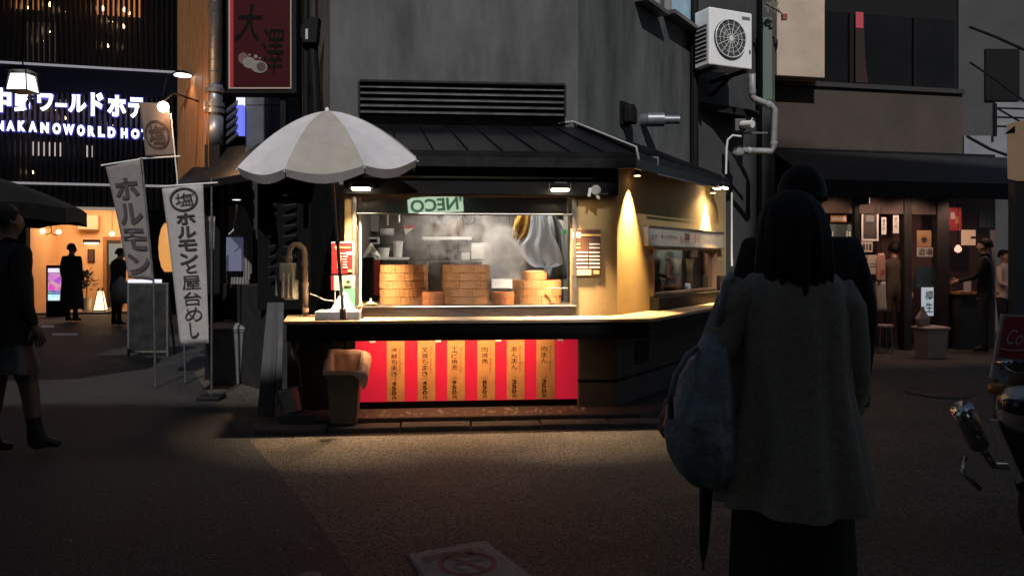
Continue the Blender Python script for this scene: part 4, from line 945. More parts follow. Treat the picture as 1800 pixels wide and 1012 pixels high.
# ------------------------------------------------------------------ banners and chalkboard
def banner(name, label, tl, tr, bl, br, Y, wav, parts, pole=None, m=M_cloth, ink=M_clothink):
    t = thing(name, label, 'banner', at((W(*bl, Y).x, Y, 0)), 'vertical banners of the grill shop')
    def fn(s, q, off=0.0):
        u = (tl[0] * (1 - s) + tr[0] * s) * (1 - q) + (bl[0] * (1 - s) + br[0] * s) * q
        v = (tl[1] * (1 - s) + tr[1] * s) * (1 - q) + (bl[1] * (1 - s) + br[1] * s) * q
        y = Y + wav * math.sin(5 * s + 3 * q + 1) * (.3 + q) - off
        p = W(u, v, Y); return Vector((p.x, y, p.z))
    G().grid(lambda s, q: fn(s, q), 12, 24, (0, .004, 0)).build('cloth', m, t, smooth=True)
    for (s0, s1, q0_, q1_, ch, bold) in parts:
        text('lettering', ch, ink, t, I4, s0, s1, q1_, q0_, 0, bold, vert=len(ch) > 1, lead=.8, fn=lambda a, b: fn(a, b, .012))
    return t, fn
def ring(t, fn, cs, cq, rs, rq, w, m):
    pts = []; N = 28
    for k_ in range(N):
        a = 2 * math.pi * k_ / N
        for f in (1, 1 - w): pts.append(fn(cs + rs * f * math.cos(a), cq + rq * f * math.sin(a), .012))
    G().add(pts, [(2 * k_, 2 * ((k_ + 1) % N), 2 * ((k_ + 1) % N) + 1, 2 * k_ + 1) for k_ in range(N)]).build('printed_ring', m, t, fix=False)
Yb = 7.9
t, fn = banner('banner', 'long white banner with a ringed character and black brush lettering', (284, 330), (357, 324), (318, 606), (366, 604), Yb, .02, [(.30, .78, .045, .125, '塩', .0), (.28, .80, .165, .50, 'ホルモン', .03), (.45, .75, .49, .55, 'と', .02), (.30, .82, .56, .86, '屋台め', .0), (.40, .68, .86, .96, 'し', .02)])
ring(t, fn, .52, .085, .36, .075, .16, M_clothink)
a = W(283, 328, Yb); b_ = W(383, 321, Yb); G().tube([a, b_], .009, 8).build('crossbar', M_white, t)
c_ = W(372, 322, Yb + .03); G().tube([c_ + Vector((0, 0, .05)), (c_.x, Yb + .03, 0.02)], .012, 8).build('pole', M_steeld, t); G().box(c_.x - .12, c_.x + .12, Yb - .08, Yb + .14, 0, .05).build('base', M_black, t, bevel=.02)
Yb = 8.6
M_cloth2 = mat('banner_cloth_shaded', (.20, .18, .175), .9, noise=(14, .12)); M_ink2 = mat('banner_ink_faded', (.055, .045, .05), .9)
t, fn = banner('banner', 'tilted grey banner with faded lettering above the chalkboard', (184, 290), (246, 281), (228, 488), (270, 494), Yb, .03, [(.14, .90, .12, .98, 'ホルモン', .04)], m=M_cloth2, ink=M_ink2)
a = W(178, 291, Yb); b_ = W(316, 276, Yb); G().tube([a, W(246, 280, Yb)], .010, 8).build('crossbar', M_white, t)
c_ = W(249, 278, Yb + .02); d_ = W(270, 497, Yb + .02); G().tube([c_, d_, (d_.x + .02, Yb + .02, .02)], .012, 8).build('pole', M_steeld, t)
Yb = 8.9
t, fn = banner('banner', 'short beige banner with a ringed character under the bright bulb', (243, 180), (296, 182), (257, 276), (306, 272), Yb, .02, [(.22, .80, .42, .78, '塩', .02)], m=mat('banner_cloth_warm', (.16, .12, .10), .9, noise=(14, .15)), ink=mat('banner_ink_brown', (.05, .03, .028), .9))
ring(t, fn, .5, .60, .42, .27, .14, MATS['banner_ink_brown'])
G().tube([W(246, 279, Yb), W(317, 275, Yb)], .010, 8).build('crossbar', M_white, t)
G().tube([W(300, 200, Yb), W(311, 308, Yb), W(318, 420, Yb)], .008, 8).build('pole', M_white, t); a = W(318, 420, Yb); G().tube([a, (a.x + .05, Yb, .02)], .012, 8).build('lower_pole', M_steeld, t)
# chalkboard
Yk = EYE * F / (624 - HZ) * .72; Yk = 11.4
x0, x1 = W(224, 0, Yk).x, W(296, 0, Yk).x; zt = W(0, 497, Yk).z; zb = W(0, 622, Yk).z
t = thing('chalkboard', 'black chalkboard easel with a lit top under the tilted banner', 'sign', at(((x0 + x1) / 2, Yk, 0)))
M_cf = mat('chalk_frame', (.09, .08, .07), .6, noise=(8, .3))
G().box(x0 + .03, x1 - .03, Yk, Yk + .02, zb + .05, zt - .02).build('board', mat('chalk_black', (.012, .014, .014), .7, noise=(5, .6), noise2=(.035, .038, .038), spec=.2), t)
for (a, b_, c, d) in ((x0, x0 + .03, 0, zt), (x1 - .03, x1, 0, zt), (x0 + .03, x1 - .03, zt - .03, zt), (x0 + .03, x1 - .03, zb + .02, zb + .05)): G().box(a, b_, Yk - .01, Yk + .03, c, d).build('frame', M_cf, t, bevel=.003)
for xx in (x0 + .02, x1 - .05): G().hexa([(xx, Yk + .3, 0), (xx + .025, Yk + .3, 0), (xx + .025, Yk + .33, 0), (xx, Yk + .33, 0), (xx, Yk + .035, zt - .05), (xx + .025, Yk + .035, zt - .05), (xx + .025, Yk + .06, zt - .05), (xx, Yk + .06, zt - .05)]).build('rear_leg', M_cf, t)
G().box(x0 + .02, x1 - .12, Yk - .03, Yk + .05, zt + .001, zt + .05).build('lit_top', glow('board_light', (.8, .8, 1.), 1.1), t)
light('AREA', 'board_light', t, ((x0 + x1) / 2, Yk - .06, zt + .06), ((x0 + x1) / 2, Yk - .05, 0), .5, (.85, .88, 1.), .3)
# paper lantern, plastic curtain and cupboard in the dark shop
c_ = W(297, 435, 10.5); t = thing('paper_lantern', 'glowing orange paper lantern behind the long banner', 'lantern', at(c_))
r_ = .13; hh = .33
G(at(c_)).lathe([(r_ * (.45 + .55 * math.sin(math.pi * k_ / 10) ** .6) * (1 + .03 * (k_ % 2)), -hh + 2 * hh * k_ / 10) for k_ in range(11)], n=20).build('paper', glow('lantern_glow', (1., .42, .10), .75), t, smooth=True)
G(at(c_)).cyl((0, 0, hh), (0, 0, hh + .04), .06, n=14).build('cap', M_black, t); G(at(c_)).cyl((0, 0, -hh - .03), (0, 0, -hh), .06, n=14).build('bottom_ring', M_black, t)
a, b_ = W(402, 520, 9.2), W(442, 362, 9.2)
t = thing('storage_screen', 'pale ribbed plastic screen in the dark shop opening', 'screen', at(((a.x + b_.x) / 2, 9.2, a.z)))
M_rib = mat('pale_ribbed', (.20, .185, .17), .6, noise=(3, .2, (30, 1, 1)))
def sc_edge(z): f = (z - a.z) / (b_.z - a.z); return a.x + (b_.x - a.x) * (1 - .75 * max(0, f - .55) ** 1.6 / .45 ** 1.6 * .45 - .5 * max(0, .35 - f) ** 1.3)
for k_ in range(16):
    xx = a.x + (b_.x - a.x) * k_ / 16; w_ = (b_.x - a.x) / 16 - .004
    f0, f1 = (.10 + .62 * max(0, k_ - 11) / 5 * .5), 1 - (max(0, k_ - 8) / 8) ** 1.8 * .28
    G().box(xx, xx + w_, 9.2 + .01 * (k_ % 2), 9.23 + .01 * (k_ % 2), a.z + (b_.z - a.z) * (f0 - .1), a.z + (b_.z - a.z) * f1).build('screen_slat', M_rib, t)
G().box(a.x, a.x + .18, 9.12, 9.19, a.z + .3, a.z + .7).build('lit_poster', mat('poster_blueish', (.12, .13, .2), .5, emit=(.35, .38, .6), es=.12), t)
pts = [W(416, 360, 8.9), W(414, 385, 8.9), W(410, 405, 8.9), W(402, 412, 8.9)]; tag(G().tube(pts, .008, 6).build('hanging_cable', M_white), 'white cord hanging from the dark shop ceiling lamp', 'cord')
c_ = W(416, 351, 8.9); t = thing('ceiling_lamp', 'small lit lamp under the dark shop eaves', 'lamp', at(c_)); G(at(c_)).lathe([(.001, .03), (.03, .03), (.06, .0), (.055, 0), (.001, .012)], n=14).build('shade', M_steeld, t, smooth=True); G(at(c_)).lathe([(.001, -.008), (.05, -.004), (.001, .004)], n=14).build('bulb', glow('shop_bulb', (1., .9, .8), 2.), t)
a = W(385, 585, 9.8); t = thing('counter_box', 'dark cupboard with wrapped goods behind the lidded bin', 'cupboard', at((a.x + .25, 9.85, 0)))
G().box(a.x - .1, a.x + .5, 9.7, 10.0, 0, .82).build('cabinet', M_dk, t, bevel=.01)
for i in range(3): G().lathe([(.001, .10), (.06, .09), (.11, .05), (.10, .0), (.001, 0)], (a.x + .02 + .19 * i, 9.82, .821), 12).build('wrapped_bundle', mat('wrapped', (.10, .10, .105), .5, noise=(18, .4)), t, smooth=True)
# hanging cloth between banner and post
a = W(366, 380, 8.6); b_ = W(376, 520, 8.6)
tag(G().grid(lambda s, q: (a.x + (b_.x - a.x) * s, 8.62 + .02 * math.sin(9 * s + 3 * q), a.z + (b_.z - a.z) * q), 8, 14, (0, .01, 0)).build('plastic_sheet', mat('plastic_sheet', (.16, .16, .165), .3, noise=(20, .3)), smooth=True), 'grey plastic sheet hanging beside the dark corner post', 'sheet')

# ------------------------------------------------------------------ hotel at the end of the alley
HF = Fr(W(0, 0, 19.5).x, 19.5, 15)
hotel = thing('hotel', 'dark slatted hotel with glowing sign and a warm lit entrance', 'building', HF.M.copy())
def hr(u0, u1, v0, v1, c=0): return HF.rect(u0, u1, v0, v1, c)
hx0, hx1 = HF.X(-160), HF.X(395)
def hz(v, u=130, c=0): return HF.pix(u, v, c)[1]
za, zb_, zc_, zd_, ze_ = hz(118), hz(166), hz(319), hz(326), hz(368)
M_hb = mat('hotel_back', (.03, .022, .02), .8)
G(HF.M).box(hx0, hx1, .75, .9, zd_, 14).build('wall', M_hb, hotel)
G(HF.M).box(hx0, hx1, -.05, .05, zb_ + .02, za - .02).build('sign_fascia', mat('fascia_dark', (.012, .012, .02), .45), hotel)
for (z, th, u0, u1) in ((za, .05, -160, 310), (zd_ + .03, .05, 15, 395)):
    G(HF.M).box(HF.X(u0), HF.X(u1), -.10, .02, z - th / 2, z + th / 2).build('edge_beam', mat('edge_pale_glow', (.5, .48, .5), .5, emit=(.7, .66, .7), es=.35), hotel)  # light on the beams is put into their material as a glow
sl = G(HF.M).box(hx0, hx0 + .055, -.04, .10, za + .04, 11).build('slat', M_slat, hotel)
s2 = G(HF.M).box(hx0, hx0 + .055, -.04, .10, zd_ + .06, zb_ + .018).build('slat', M_slat, hotel)
n = int((hx1 - hx0) / .125)
for k_ in range(1, n):
    inst(sl, (k_ * .125, 0, 0)); inst(s2, (k_ * .125, 0, 0))
# corrugated soffit board over the entrance
for k_ in range(int((hx1 - hx0) / .16)):
    G(HF.M).box(hx0 + k_ * .16, hx0 + k_ * .16 + .12, -.04, .02, ze_, zd_ - .002).build('cladding_board', M_slat, hotel)
G(HF.M).box(hx0, hx1, .022, .06, ze_, zd_ - .002).build('cladding_back', M_black, hotel)
x0, x1 = HF.X(104), HF.X(205); G(HF.M).box(x0, x1, -.12, -.042, ze_ - .02, ze_ + .06).build('entrance_lintel', mat('lintel_pale_glow', (.5, .45, .4), .5, emit=(1, .8, .6), es=.25), hotel)  # the lintel's lit look is a glow in its own material
# entrance room
ex0, ex1 = HF.X(52), HF.X(238); er0 = .0
M_peach = mat('peach_wall', (.75, .46, .24), .7, noise=(2, .05))
D = 2.2
G(HF.M).box(ex0 - .3, ex1 + .3, D, D + .1, 0, 3.4).build('entrance_wall', M_peach, hotel); G(HF.M).box(ex0 - .1, ex0, .06, D, 0, 3.4).build('entrance_side', M_peach, hotel); G(HF.M).box(ex1, ex1 + .1, .06, D, 0, 3.4).build('entrance_side', M_peach, hotel)
G(HF.M).box(ex0 - .1, ex1 + .1, .06, D, ze_ + .3, ze_ + .4).build('entrance_ceiling', M_peach, hotel)
G(HF.M).box(ex0, ex1, .06, D, .005, .06).build('entrance_floor', mat('stone_floor', (.3, .25, .2), .3), hotel)
G(HF.M).box(hx0, ex0 - .102, .0, .5, 0, ze_ - .001).build('front_wall', M_black, hotel); G(HF.M).box(ex1 + .102, hx1, .0, .5, 0, ze_ - .001).build('front_wall', M_black, hotel)
# door at the right of the room
x0, x1, z0, z1 = HF.rect(181, 216, 416, 548, D - .05)
G(HF.M).box(x0, x1, D - .05, D - .001, .06, z1).build('door_frame', M_wood, hotel); dr = G(HF.M).box(x0 + .1, x1 - .06, D - .07, D - .052, .06, z1 - .1).build('door', M_slat, hotel)
xx = (x0 + x1) / 2; G(HF.M).box(xx - .1, xx + .25, D - .085, D - .072, z1 - .8, z1 - .2).build('door_pane', glow('door_pane_glow', (.6, .62, .5), .35), dr)
el_ = thing('entrance_lamp', 'hidden warm lamp in the hotel entrance ceiling', 'lamp', HF.M @ Matrix.Translation(((ex0 + ex1) / 2, 1.0, ze_ + .2)))
G(HF.M).box((ex0 + ex1) / 2 - .5, (ex0 + ex1) / 2 + .5, .9, 1.1, ze_ + .24, ze_ + .298).build('fitting', glow('entrance_glow', (1, .6, .3), 2.), el_)
light('AREA', 'entrance_light', el_, HF.w((ex0 + ex1) / 2, 1.0, ze_ + .2), HF.w((ex0 + ex1) / 2, 1.5, 0), 58, (1.0, .70, .42), 1.6, .8)
# entrance air conditioner, framed picture with its lamp, chandelier, floor lantern, plant, screen
x0, x1, z0, z1 = HF.rect(135, 172, 378, 404, D - .25); tag(G(HF.M).box(x0, x1, D - .25, D - .002, z0, z1).build('wall_unit', mat('unit_peach', (.6, .45, .3), .5), bevel=.03), 'pale wall unit high in the warm hotel entrance', 'air conditioner')
x0, x1, z0, z1 = HF.rect(154, 166, 438, 461, D - .04); t = thing('framed_picture', 'dark framed picture in the hotel entrance', 'picture', HF.M @ Matrix.Translation((x0, D - .04, z0)))
G(HF.M).box(x0, x1, D - .04, D - .002, z0, z1).build('frame', M_black, t); G(HF.M).box(x0 + .02, x1 - .02, D - .046, D - .041, z0 + .02, z1 - .02).build('canvas', mat('canvas_brown', (.09, .04, .03), .7), t)
x0, x1, z0, z1 = HF.rect(146, 174, 423, 427, D - .12); t = thing('picture_lamp', 'slim dark picture lamp glowing above the framed picture', 'lamp', HF.M @ Matrix.Translation((x0, D - .12, z0)))
G(HF.M).box(x0, x1, D - .14, D - .002, z0 + .01, z1 + .03).build('shade', M_black, t); G(HF.M).box(x0 + .03, x1 - .03, D - .13, D - .03, z0 - .02, z0 + .009).build('tube', glow('picture_glow', (1, .8, .5), 6.), t)
t = thing('chandelier', 'branching chandelier with four warm bulbs in the hotel entrance', 'chandelier', HF.M @ Matrix.Translation((HF.X(90, .9), .9, hz(400, 90, .9))))
xc, zc0 = HF.pix(90, 390, .9); zt_ = ze_ + .298
G(HF.M).tube([(xc, .9, zt_), (xc, .9, zc0 - .3)], .012, 6).build('stem', M_black, t)
for (u, v) in ((79, 396), (102, 384), (75, 407), (103, 408)):
    x, z = HF.pix(u, v, .9); G(HF.M).tube([(xc, .9, z - .03), ((x + xc) / 2, .9, z - .08), (x, .9, z - .06)], .01, 6).build('arm', M_black, t); G(HF.M).lathe([(.001, -.06), (.06, -.03), (.065, .02), (.03, .06), (.001, .07)], (x, .9, z), 12).build('bulb', M_bulb, t)
x, z = HF.pix(197, 411, .9); t = thing('pendant_bulb', 'warm pendant bulb near the entrance door of the hotel', 'bulb', HF.M @ Matrix.Translation((x, .9, z))); G(HF.M).lathe([(.001, -.07), (.06, -.03), (.06, .02), (.001, .07)], (x, .9, z), 12).build('bulb', M_bulb, t); G(HF.M).tube([(x, .9, z + .07), (x, .9, zt_)], .008, 6).build('cord', M_black, t)
x0, x1, z0, z1 = HF.rect(166, 187, 508, 538, .5); z0 = .061; t = thing('floor_lantern', 'tapered glowing floor lantern in the hotel entrance', 'lantern', HF.M @ Matrix.Translation(((x0 + x1) / 2, .5, z0)))
LM = HF.M @ Matrix.Translation(((x0 + x1) / 2, .5, z0)); w_ = (x1 - x0) / 2; h_ = z1 - z0
G(LM).loft([sq(w_, w_, .03), sq(w_ * .45, w_ * .45, h_ * .9)]).build('paper', glow('floor_lantern_glow', (1., .75, .42), 2.2), t)
for (sx, sy) in ((-1, -1), (1, -1), (1, 1), (-1, 1)): G(LM).tube([(sx * w_ * 1.03, sy * w_ * 1.03, 0), (sx * w_ * .3, sy * w_ * .3, h_ * 1.05)], .012, 6).build('leg', M_black, t)
G(LM).box(-w_, w_, -w_, w_, 0, .028).build('base', M_black, t)
PMx, _ = HF.pix(152, 500, .6); LM = HF.M @ Matrix.Translation((PMx, .6, .06)); t = thing('potted_plant', 'leafy potted plant in the hotel entrance beside the standing figure', 'plant', LM)
G(LM).lathe([(.10, 0), (.14, .35), (.15, .35), (.001, .33)], n=14).build('pot', mat('pot_cream', (.5, .4, .3), .6), t)
M_leaf = mat('leaf', (.03, .06, .02), .6)
lg = G()
for k_ in range(46):
    a = random.uniform(0, 6.28); e = random.uniform(.15, 1.2); l_ = random.uniform(.22, .5); b0 = Vector((0, 0, .5 + random.uniform(0, .4)))
    d_ = Vector((math.cos(a) * math.cos(e), math.sin(a) * math.cos(e), math.sin(e))); s_ = d_.cross(Vector((0, 0, 1))).normalized() * .05
    tip = b0 + d_ * l_; mid = b0 + d_ * l_ * .6
    lg.add([b0 + d_ * l_ * .3, mid + s_, tip + Vector((0, 0, -.06)), mid - s_], [(0, 1, 2, 3)])
lg.M = LM; lg.build('foliage', M_leaf, t, fix=False)
G(LM).tube([(0, 0, .33), (.02, 0, .95)], .02, 6).build('stem', M_wood, t)
# colourful display screen beside the entrance
x0, x1, z0, z1 = HF.rect(84, 115, 471, 528, -.6); t = thing('display_screen', 'bright pink and blue display screen in front of the hotel', 'screen', HF.M @ Matrix.Translation(((x0 + x1) / 2, -.6, 0)))
G(HF.M).box(x0 - .05, x1 + .05, -.58, -.45, 0.0, z1 + .07).build('case', M_black, t, bevel=.02)
w_ = x1 - x0; h_ = z1 - z0
for (f0, f1, c_, nm, e_) in ((.86, 1, (.75, .65, 1.), 'title_band', 1.2), (.30, .855, (.75, .12, .5), 'picture_band', .9), (.20, .295, (.12, .1, .6), 'blue_band', .9), (0, .195, (.55, .85, 1.), 'lower_band', 1.2)):
    m_ = bpy.data.materials.new(nm); m_.use_nodes = True; nt = m_.node_tree; b = nt.nodes['Principled BSDF']; b.inputs['Base Color'].default_value = (.02, .02, .02, 1); b.inputs['Emission Strength'].default_value = e_
    tc = nt.nodes.new('ShaderNodeTexCoord'); vo = nt.nodes.new('ShaderNodeTexVoronoi'); vo.inputs['Scale'].default_value = 9; nt.links.new(tc.outputs['Object'], vo.inputs['Vector'])
    mx = nt.nodes.new('ShaderNodeMix'); mx.data_type = 'RGBA'; mx.inputs[0].default_value = .35; mx.inputs[6].default_value = (*c_, 1); nt.links.new(vo.outputs['Color'], mx.inputs[7]); nt.links.new(mx.outputs[2], b.inputs['Emission Color'])
    G(HF.M).box(x0, x1, -.586, -.5805, z0 + h_ * f0, z0 + h_ * f1 - .006).build(nm, m_, t)
# illuminated roof lettering
M_neon = glow('sign_white', (.86, .89, 1.), 3.2); M_bloom = glow('sign_blue_bloom', (.10, .09, .85), .55)
t = thing('hotel_sign', 'white illuminated lettering with added blue bloom across the slatted hotel', 'sign', HF.M @ Matrix.Translation((HF.X(100, -.25), -.25, hz(240))))
def letters(s, boxes, bold):
    for ch, (u0, u1, v0, v1) in zip(s, boxes):
        x0, x1, z0, z1 = HF.rect(u0, u1, v0, v1, -.25)
        text('lettering', ch, M_neon, t, HF.M, x0, x1, z0, z1, -.27, bold)
        e_ = .03; text('bloom_outline', ch, M_bloom, t, HF.M, x0 - e_, x1 + e_, z0 - e_, z1 + e_, -.235, bold + .045)  # blue bloom round each letter, built as a larger glowing copy behind it
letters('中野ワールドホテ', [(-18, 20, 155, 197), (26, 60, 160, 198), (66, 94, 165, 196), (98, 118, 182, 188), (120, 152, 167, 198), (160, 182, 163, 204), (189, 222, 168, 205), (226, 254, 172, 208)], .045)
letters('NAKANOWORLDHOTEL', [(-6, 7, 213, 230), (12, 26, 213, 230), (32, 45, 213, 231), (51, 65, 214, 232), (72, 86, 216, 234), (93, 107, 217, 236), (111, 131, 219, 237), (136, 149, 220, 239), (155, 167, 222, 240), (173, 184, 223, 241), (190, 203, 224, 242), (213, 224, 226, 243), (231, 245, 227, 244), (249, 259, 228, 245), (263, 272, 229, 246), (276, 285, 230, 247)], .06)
light('AREA', 'sign_light', t, HF.w(HF.X(110), -.5, hz(205)), HF.w(HF.X(110), 1, hz(205)), 14, (.35, .36, 1.), 4.5, .6)
# bulbs behind the slats, warm upper window
bulbs = [(52, 14), (111, 19), (181, 16), (219, 18), (230, 24), (195, 37), (216, 47), (88, 9), (74, 71), (189, 81), (222, 84), (91, 56), (63, 190), (100, 193), (114, 208), (62, 214), (196, 219), (57, 303)]
ORD = ('first', 'second', 'third', 'fourth', 'fifth', 'sixth')
def bulb_label(u, v):
    rows = (('top row of windows', 0, 30), ('upper slats', 30, 120), ('illuminated letters', 120, 230), ('lowest slats', 230, 400))
    nm, a, b = [r for r in rows if r[1] <= v < r[2]][0]; k = sorted(p for p in bulbs if a <= p[1] < b).index((u, v))
    return 'small warm bulb in the hotel %s, %s from the left' % (nm, ORD[k])
for i, (u, v) in enumerate(bulbs):
    x, z = HF.pix(u, v, .3); r_ = .055 if v < 60 else .04
    t = thing('pendant_bulb', bulb_label(u, v), 'bulb', HF.M @ Matrix.Translation((x, .3, z)), 'bulbs behind the hotel slats')
    G(HF.M).lathe([(.001, -r_), (r_ * .9, -r_ * .5), (r_ * .7, r_ * .4), (.001, r_ * 1.5)], (x, .3, z), 10).build('bulb', M_bulb, t)
    G(HF.M).cyl((x, .3, z + r_ * 1.5), (x, .3, z + .5), .006, n=5).build('cord', M_black, t)
for (u0, u1, v0, v1, nm, e_, cc) in ((20, 70, -60, 16, 'warm_window', .35, (1, .35, .1)), (165, 250, -60, 28, 'warm_window', .5, (1, .32, .1)), (55, 110, 250, 274, 'paper_window', .55, (1, .85, .75)), (148, 162, 256, 276, 'paper_window', .5, (1, .9, .8)), (100, 118, 175, 190, 'paper_window', .12, (1, .8, .8)), (40, 104, 40, 108, 'dim_window', .03, (.8, .6, .5))):
    x0, x1, z0, z1 = HF.rect(u0, u1, v0, v1, .7); G(HF.M).box(x0, x1, .70, .745, z0, z1).build(nm, glow('%s_%d' % (nm, u0), cc, e_), hotel)
# cedar-clad corner lit by lamps
cw = thing('cedar_wall', 'cedar board wall lit by two lamps beside the drainpipe', 'wall', at(W(338, 548, 9.9)))
for k_ in range(5):
    a = W(312 + 11 * k_, 0, 10.3 - .22 * k_); b_ = W(312 + 11 * (k_ + 1) - .8, 0, 10.3 - .22 * (k_ + 1))
    G().prism([(a.x, a.y), (b_.x, b_.y), (b_.x + .03, b_.y + .06), (a.x + .03, a.y + .06)], 1.9, 7.5).build('cedar_board', M_wood, cw)
c_ = W(287, 188, 8.72); t = thing('globe_lamp', 'bright warm globe lamp above the short beige banner', 'lamp', at(c_))
G().lathe([(.001, -.065), (.046, -.046), (.065, 0), (.046, .046), (.001, .065)], c_, 16).build('globe', glow('globe_glow', (1., .82, .6), 7.), t, smooth=True); G().tube([c_ + Vector((0, 0, .065)), c_ + Vector((.03, .2, .2)), c_ + Vector((.1, 1.3, .25))], .012, 6).build('arm', M_black, t)
light('POINT', 'globe_light', t, c_ + Vector((.1, .1, .02)), c_, 16, (1., .52, .24), .08)
c_ = W(321, 132, 9.7); t = thing('arm_lamp', 'flat lit lamp on a bent arm at the top of the cedar wall', 'lamp', at(c_))
G(at(c_)).lathe([(.001, .05), (.05, .05), (.12, .0), (.11, 0), (.001, .02)], n=18).build('shade', M_black, t, smooth=True); G(at(c_)).lathe([(.001, -.018), (.1, -.012), (.1, .0), (.001, .01)], n=16).build('lens', glow('arm_glow', (1, .9, .8), 6.), t); G().tube([c_ + Vector((-.05, 0, .05)), c_ + Vector((-.22, .05, .0)), c_ + Vector((-.3, .1, -.25))], .012, 6).build('arm', M_black, t)
light('SPOT', 'arm_light', t, c_ + Vector((0, 0, -.04)), c_ + Vector((.1, .3, -2)), 6, (1., .55, .3), .05, spot=110)
# square hanging street lantern
Yl = 13; x0, x1 = W(22, 0, Yl).x, W(58, 0, Yl).x; z0, z1 = W(0, 160, Yl).z, W(0, 132, Yl).z; cx_ = (x0 + x1) / 2; LM = at((cx_, Yl, z0))
t = thing('street_lantern', 'white glowing four-sided street lantern in front of the hotel sign', 'lantern', LM); w_ = (x1 - x0) / 2; h_ = z1 - z0
G(LM).loft([sq(w_ * .95, w_ * .95, 0), sq(w_ * .72, w_ * .72, h_)]).build('glass', glow('lantern_white', (.95, 1., 1.), 2.4), t)
for (sx, sy) in ((-1, -1), (1, -1), (1, 1), (-1, 1)): G(LM).tube([(sx * w_ * 1.0, sy * w_ * 1.0, -.02), (sx * w_ * .8, sy * w_ * .8, h_ + .05)], .012, 6).build('frame_bar', M_steeld, t)
G(LM).loft([sq(w_ * 1.15, w_ * 1.15, h_ + .05), sq(w_ * .7, w_ * .7, h_ + .13)]).build('cap', M_black, t); G(LM).loft([sq(w_, w_, -.03), sq(w_ * 1.02, w_ * 1.02, -.005)]).build('collar', M_steeld, t); G(LM).tube([(0, 0, h_ + .13), (0, .1, h_ + 3)], .012, 6).build('hanging_wire', M_black, t)
# black parasol at the far left
Yu = 8.2; c_ = W(-75, 300, Yu); t = thing('black_parasol', 'black parasol reaching in over the standing figure in dark clothes', 'parasol', at((c_.x, Yu, 0)))
ru = W(128, 0, Yu).x - c_.x; zr = W(0, 368, Yu).z; PMx = at((c_.x, Yu, 0))
for k_ in range(8):
    a0, a1 = 2 * math.pi * (k_ - .5) / 8 + .3, 2 * math.pi * (k_ + .5) / 8 + .3
    def fn(s, r, a0=a0, a1=a1):
        d0 = Vector((math.cos(a0), math.sin(a0), 0)).lerp(Vector((math.cos(a1), math.sin(a1), 0)), s); return (d0.x * ru * max(r, .02), d0.y * ru * max(r, .02), c_.z - (c_.z - zr) * r ** 1.5 + (.04 * math.sin(math.pi * s) * r))
    G(PMx).grid(fn, 6, 8).build('canopy_panel', M_black, t, smooth=True)
    def fv(s, r, a0=a0, a1=a1):
        d0 = Vector((math.cos(a0), math.sin(a0), 0)).lerp(Vector((math.cos(a1), math.sin(a1), 0)), s); return (d0.x * ru, d0.y * ru, zr + .04 * math.sin(math.pi * s) - r * .16)
    G(PMx).grid(fv, 6, 2).build('valance', M_black, t)
G(PMx).cyl((0, 0, .05), (0, 0, c_.z - .01), .025, n=10).build('pole', M_black, t); G(PMx).cyl((0, 0, 0), (0, 0, .05), .22, n=16).build('base', M_black, t)
# ------------------------------------------------------------------ right of the counter: neighbouring walls, air conditioner, pipes
nbR = thing('narrow_building', 'dark grey narrow building carrying the air conditioner', 'building', at((3.0, 11.2, 0)))
pA = RW.w(ue + .02, UB); a = Vector((pA.x, pA.y)); b_ = W(1362, 0, 11.9)
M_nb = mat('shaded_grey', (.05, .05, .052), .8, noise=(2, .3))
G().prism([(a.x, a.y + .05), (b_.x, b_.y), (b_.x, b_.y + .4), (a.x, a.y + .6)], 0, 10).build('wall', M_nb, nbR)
G().prism([(W(1340, 0, 11.3).x, 11.3), (W(1362, 0, 11.3).x, 11.3), (W(1362, 0, 11.3).x, 11.7), (W(1340, 0, 11.3).x, 11.7)], 0, 10).build('pilaster', M_nb, nbR)
a1, a2 = W(1225, 178, 10.5), W(1335, 195, 10.6)
G().hexa([a1 + Vector((0, 0, -.1)), a2 + Vector((0, 0, -.1)), a2 + Vector((0, .8, -.02)), a1 + Vector((0, .8, -.02)), a1, a2, a2 + Vector((0, .8, .1)), a1 + Vector((0, .8, .1))]).build('canopy', M_blackmet, nbR)
G().box(W(1342, 0, 11.2).x, W(1358, 0, 11.2).x, 11.22, 11.29, W(0, 175, 11.2).z, W(0, 30, 11.2).z).build('green_board', mat('green_board', (.10, .14, .11), .6), nbR)
# thick conduit and shadow-casting beam at the wall's end
c_ = W(1222, 0, 10.2); tag(G().cyl((c_.x, 10.25, W(0, 300, 10.2).z), (c_.x, 10.25, 7.5), .055, n=12).build('downpipe', M_black), 'black downpipe where the grey wall ends', 'pipe')
# air conditioner outdoor unit
AM = at(W(1286, 118, 10.0), 24)
ac = thing('air_conditioner', 'white air conditioner outdoor unit with round fan grille on a bracket', 'air conditioner', AM)
aw, ah, ad = .70, .74, .30
x_l, x_r = -.36, .34
G(AM).box(x_l, x_r, 0, ad, 0, ah).build('casing', M_ac, ac, bevel=.015)
fx, fz, fr_ = -.03, .36, .245
bm_pts = []
G(AM).cyl((fx, -.003, fz), (fx, -.02, fz), fr_ + .012, fr_, 36).build('fan_recess', mat('fan_dark', (.05, .055, .055), .6), ac)
for k_ in range(14):
    a_ = 2 * math.pi * k_ / 14; G(AM).tube([(fx + .03 * math.cos(a_), -.03, fz + .03 * math.sin(a_)), (fx + fr_ * math.cos(a_), -.026, fz + fr_ * math.sin(a_))], .004, 5).build('grille_spoke', M_white, ac)
for rr in (.06, .12, .18, fr_): G(AM).tube([(fx + rr * math.cos(2 * math.pi * k_ / 36), -.028, fz + rr * math.sin(2 * math.pi * k_ / 36)) for k_ in range(37)], .0035 if rr < fr_ else .008, 5, cap=False).build('grille_ring', M_white, ac)
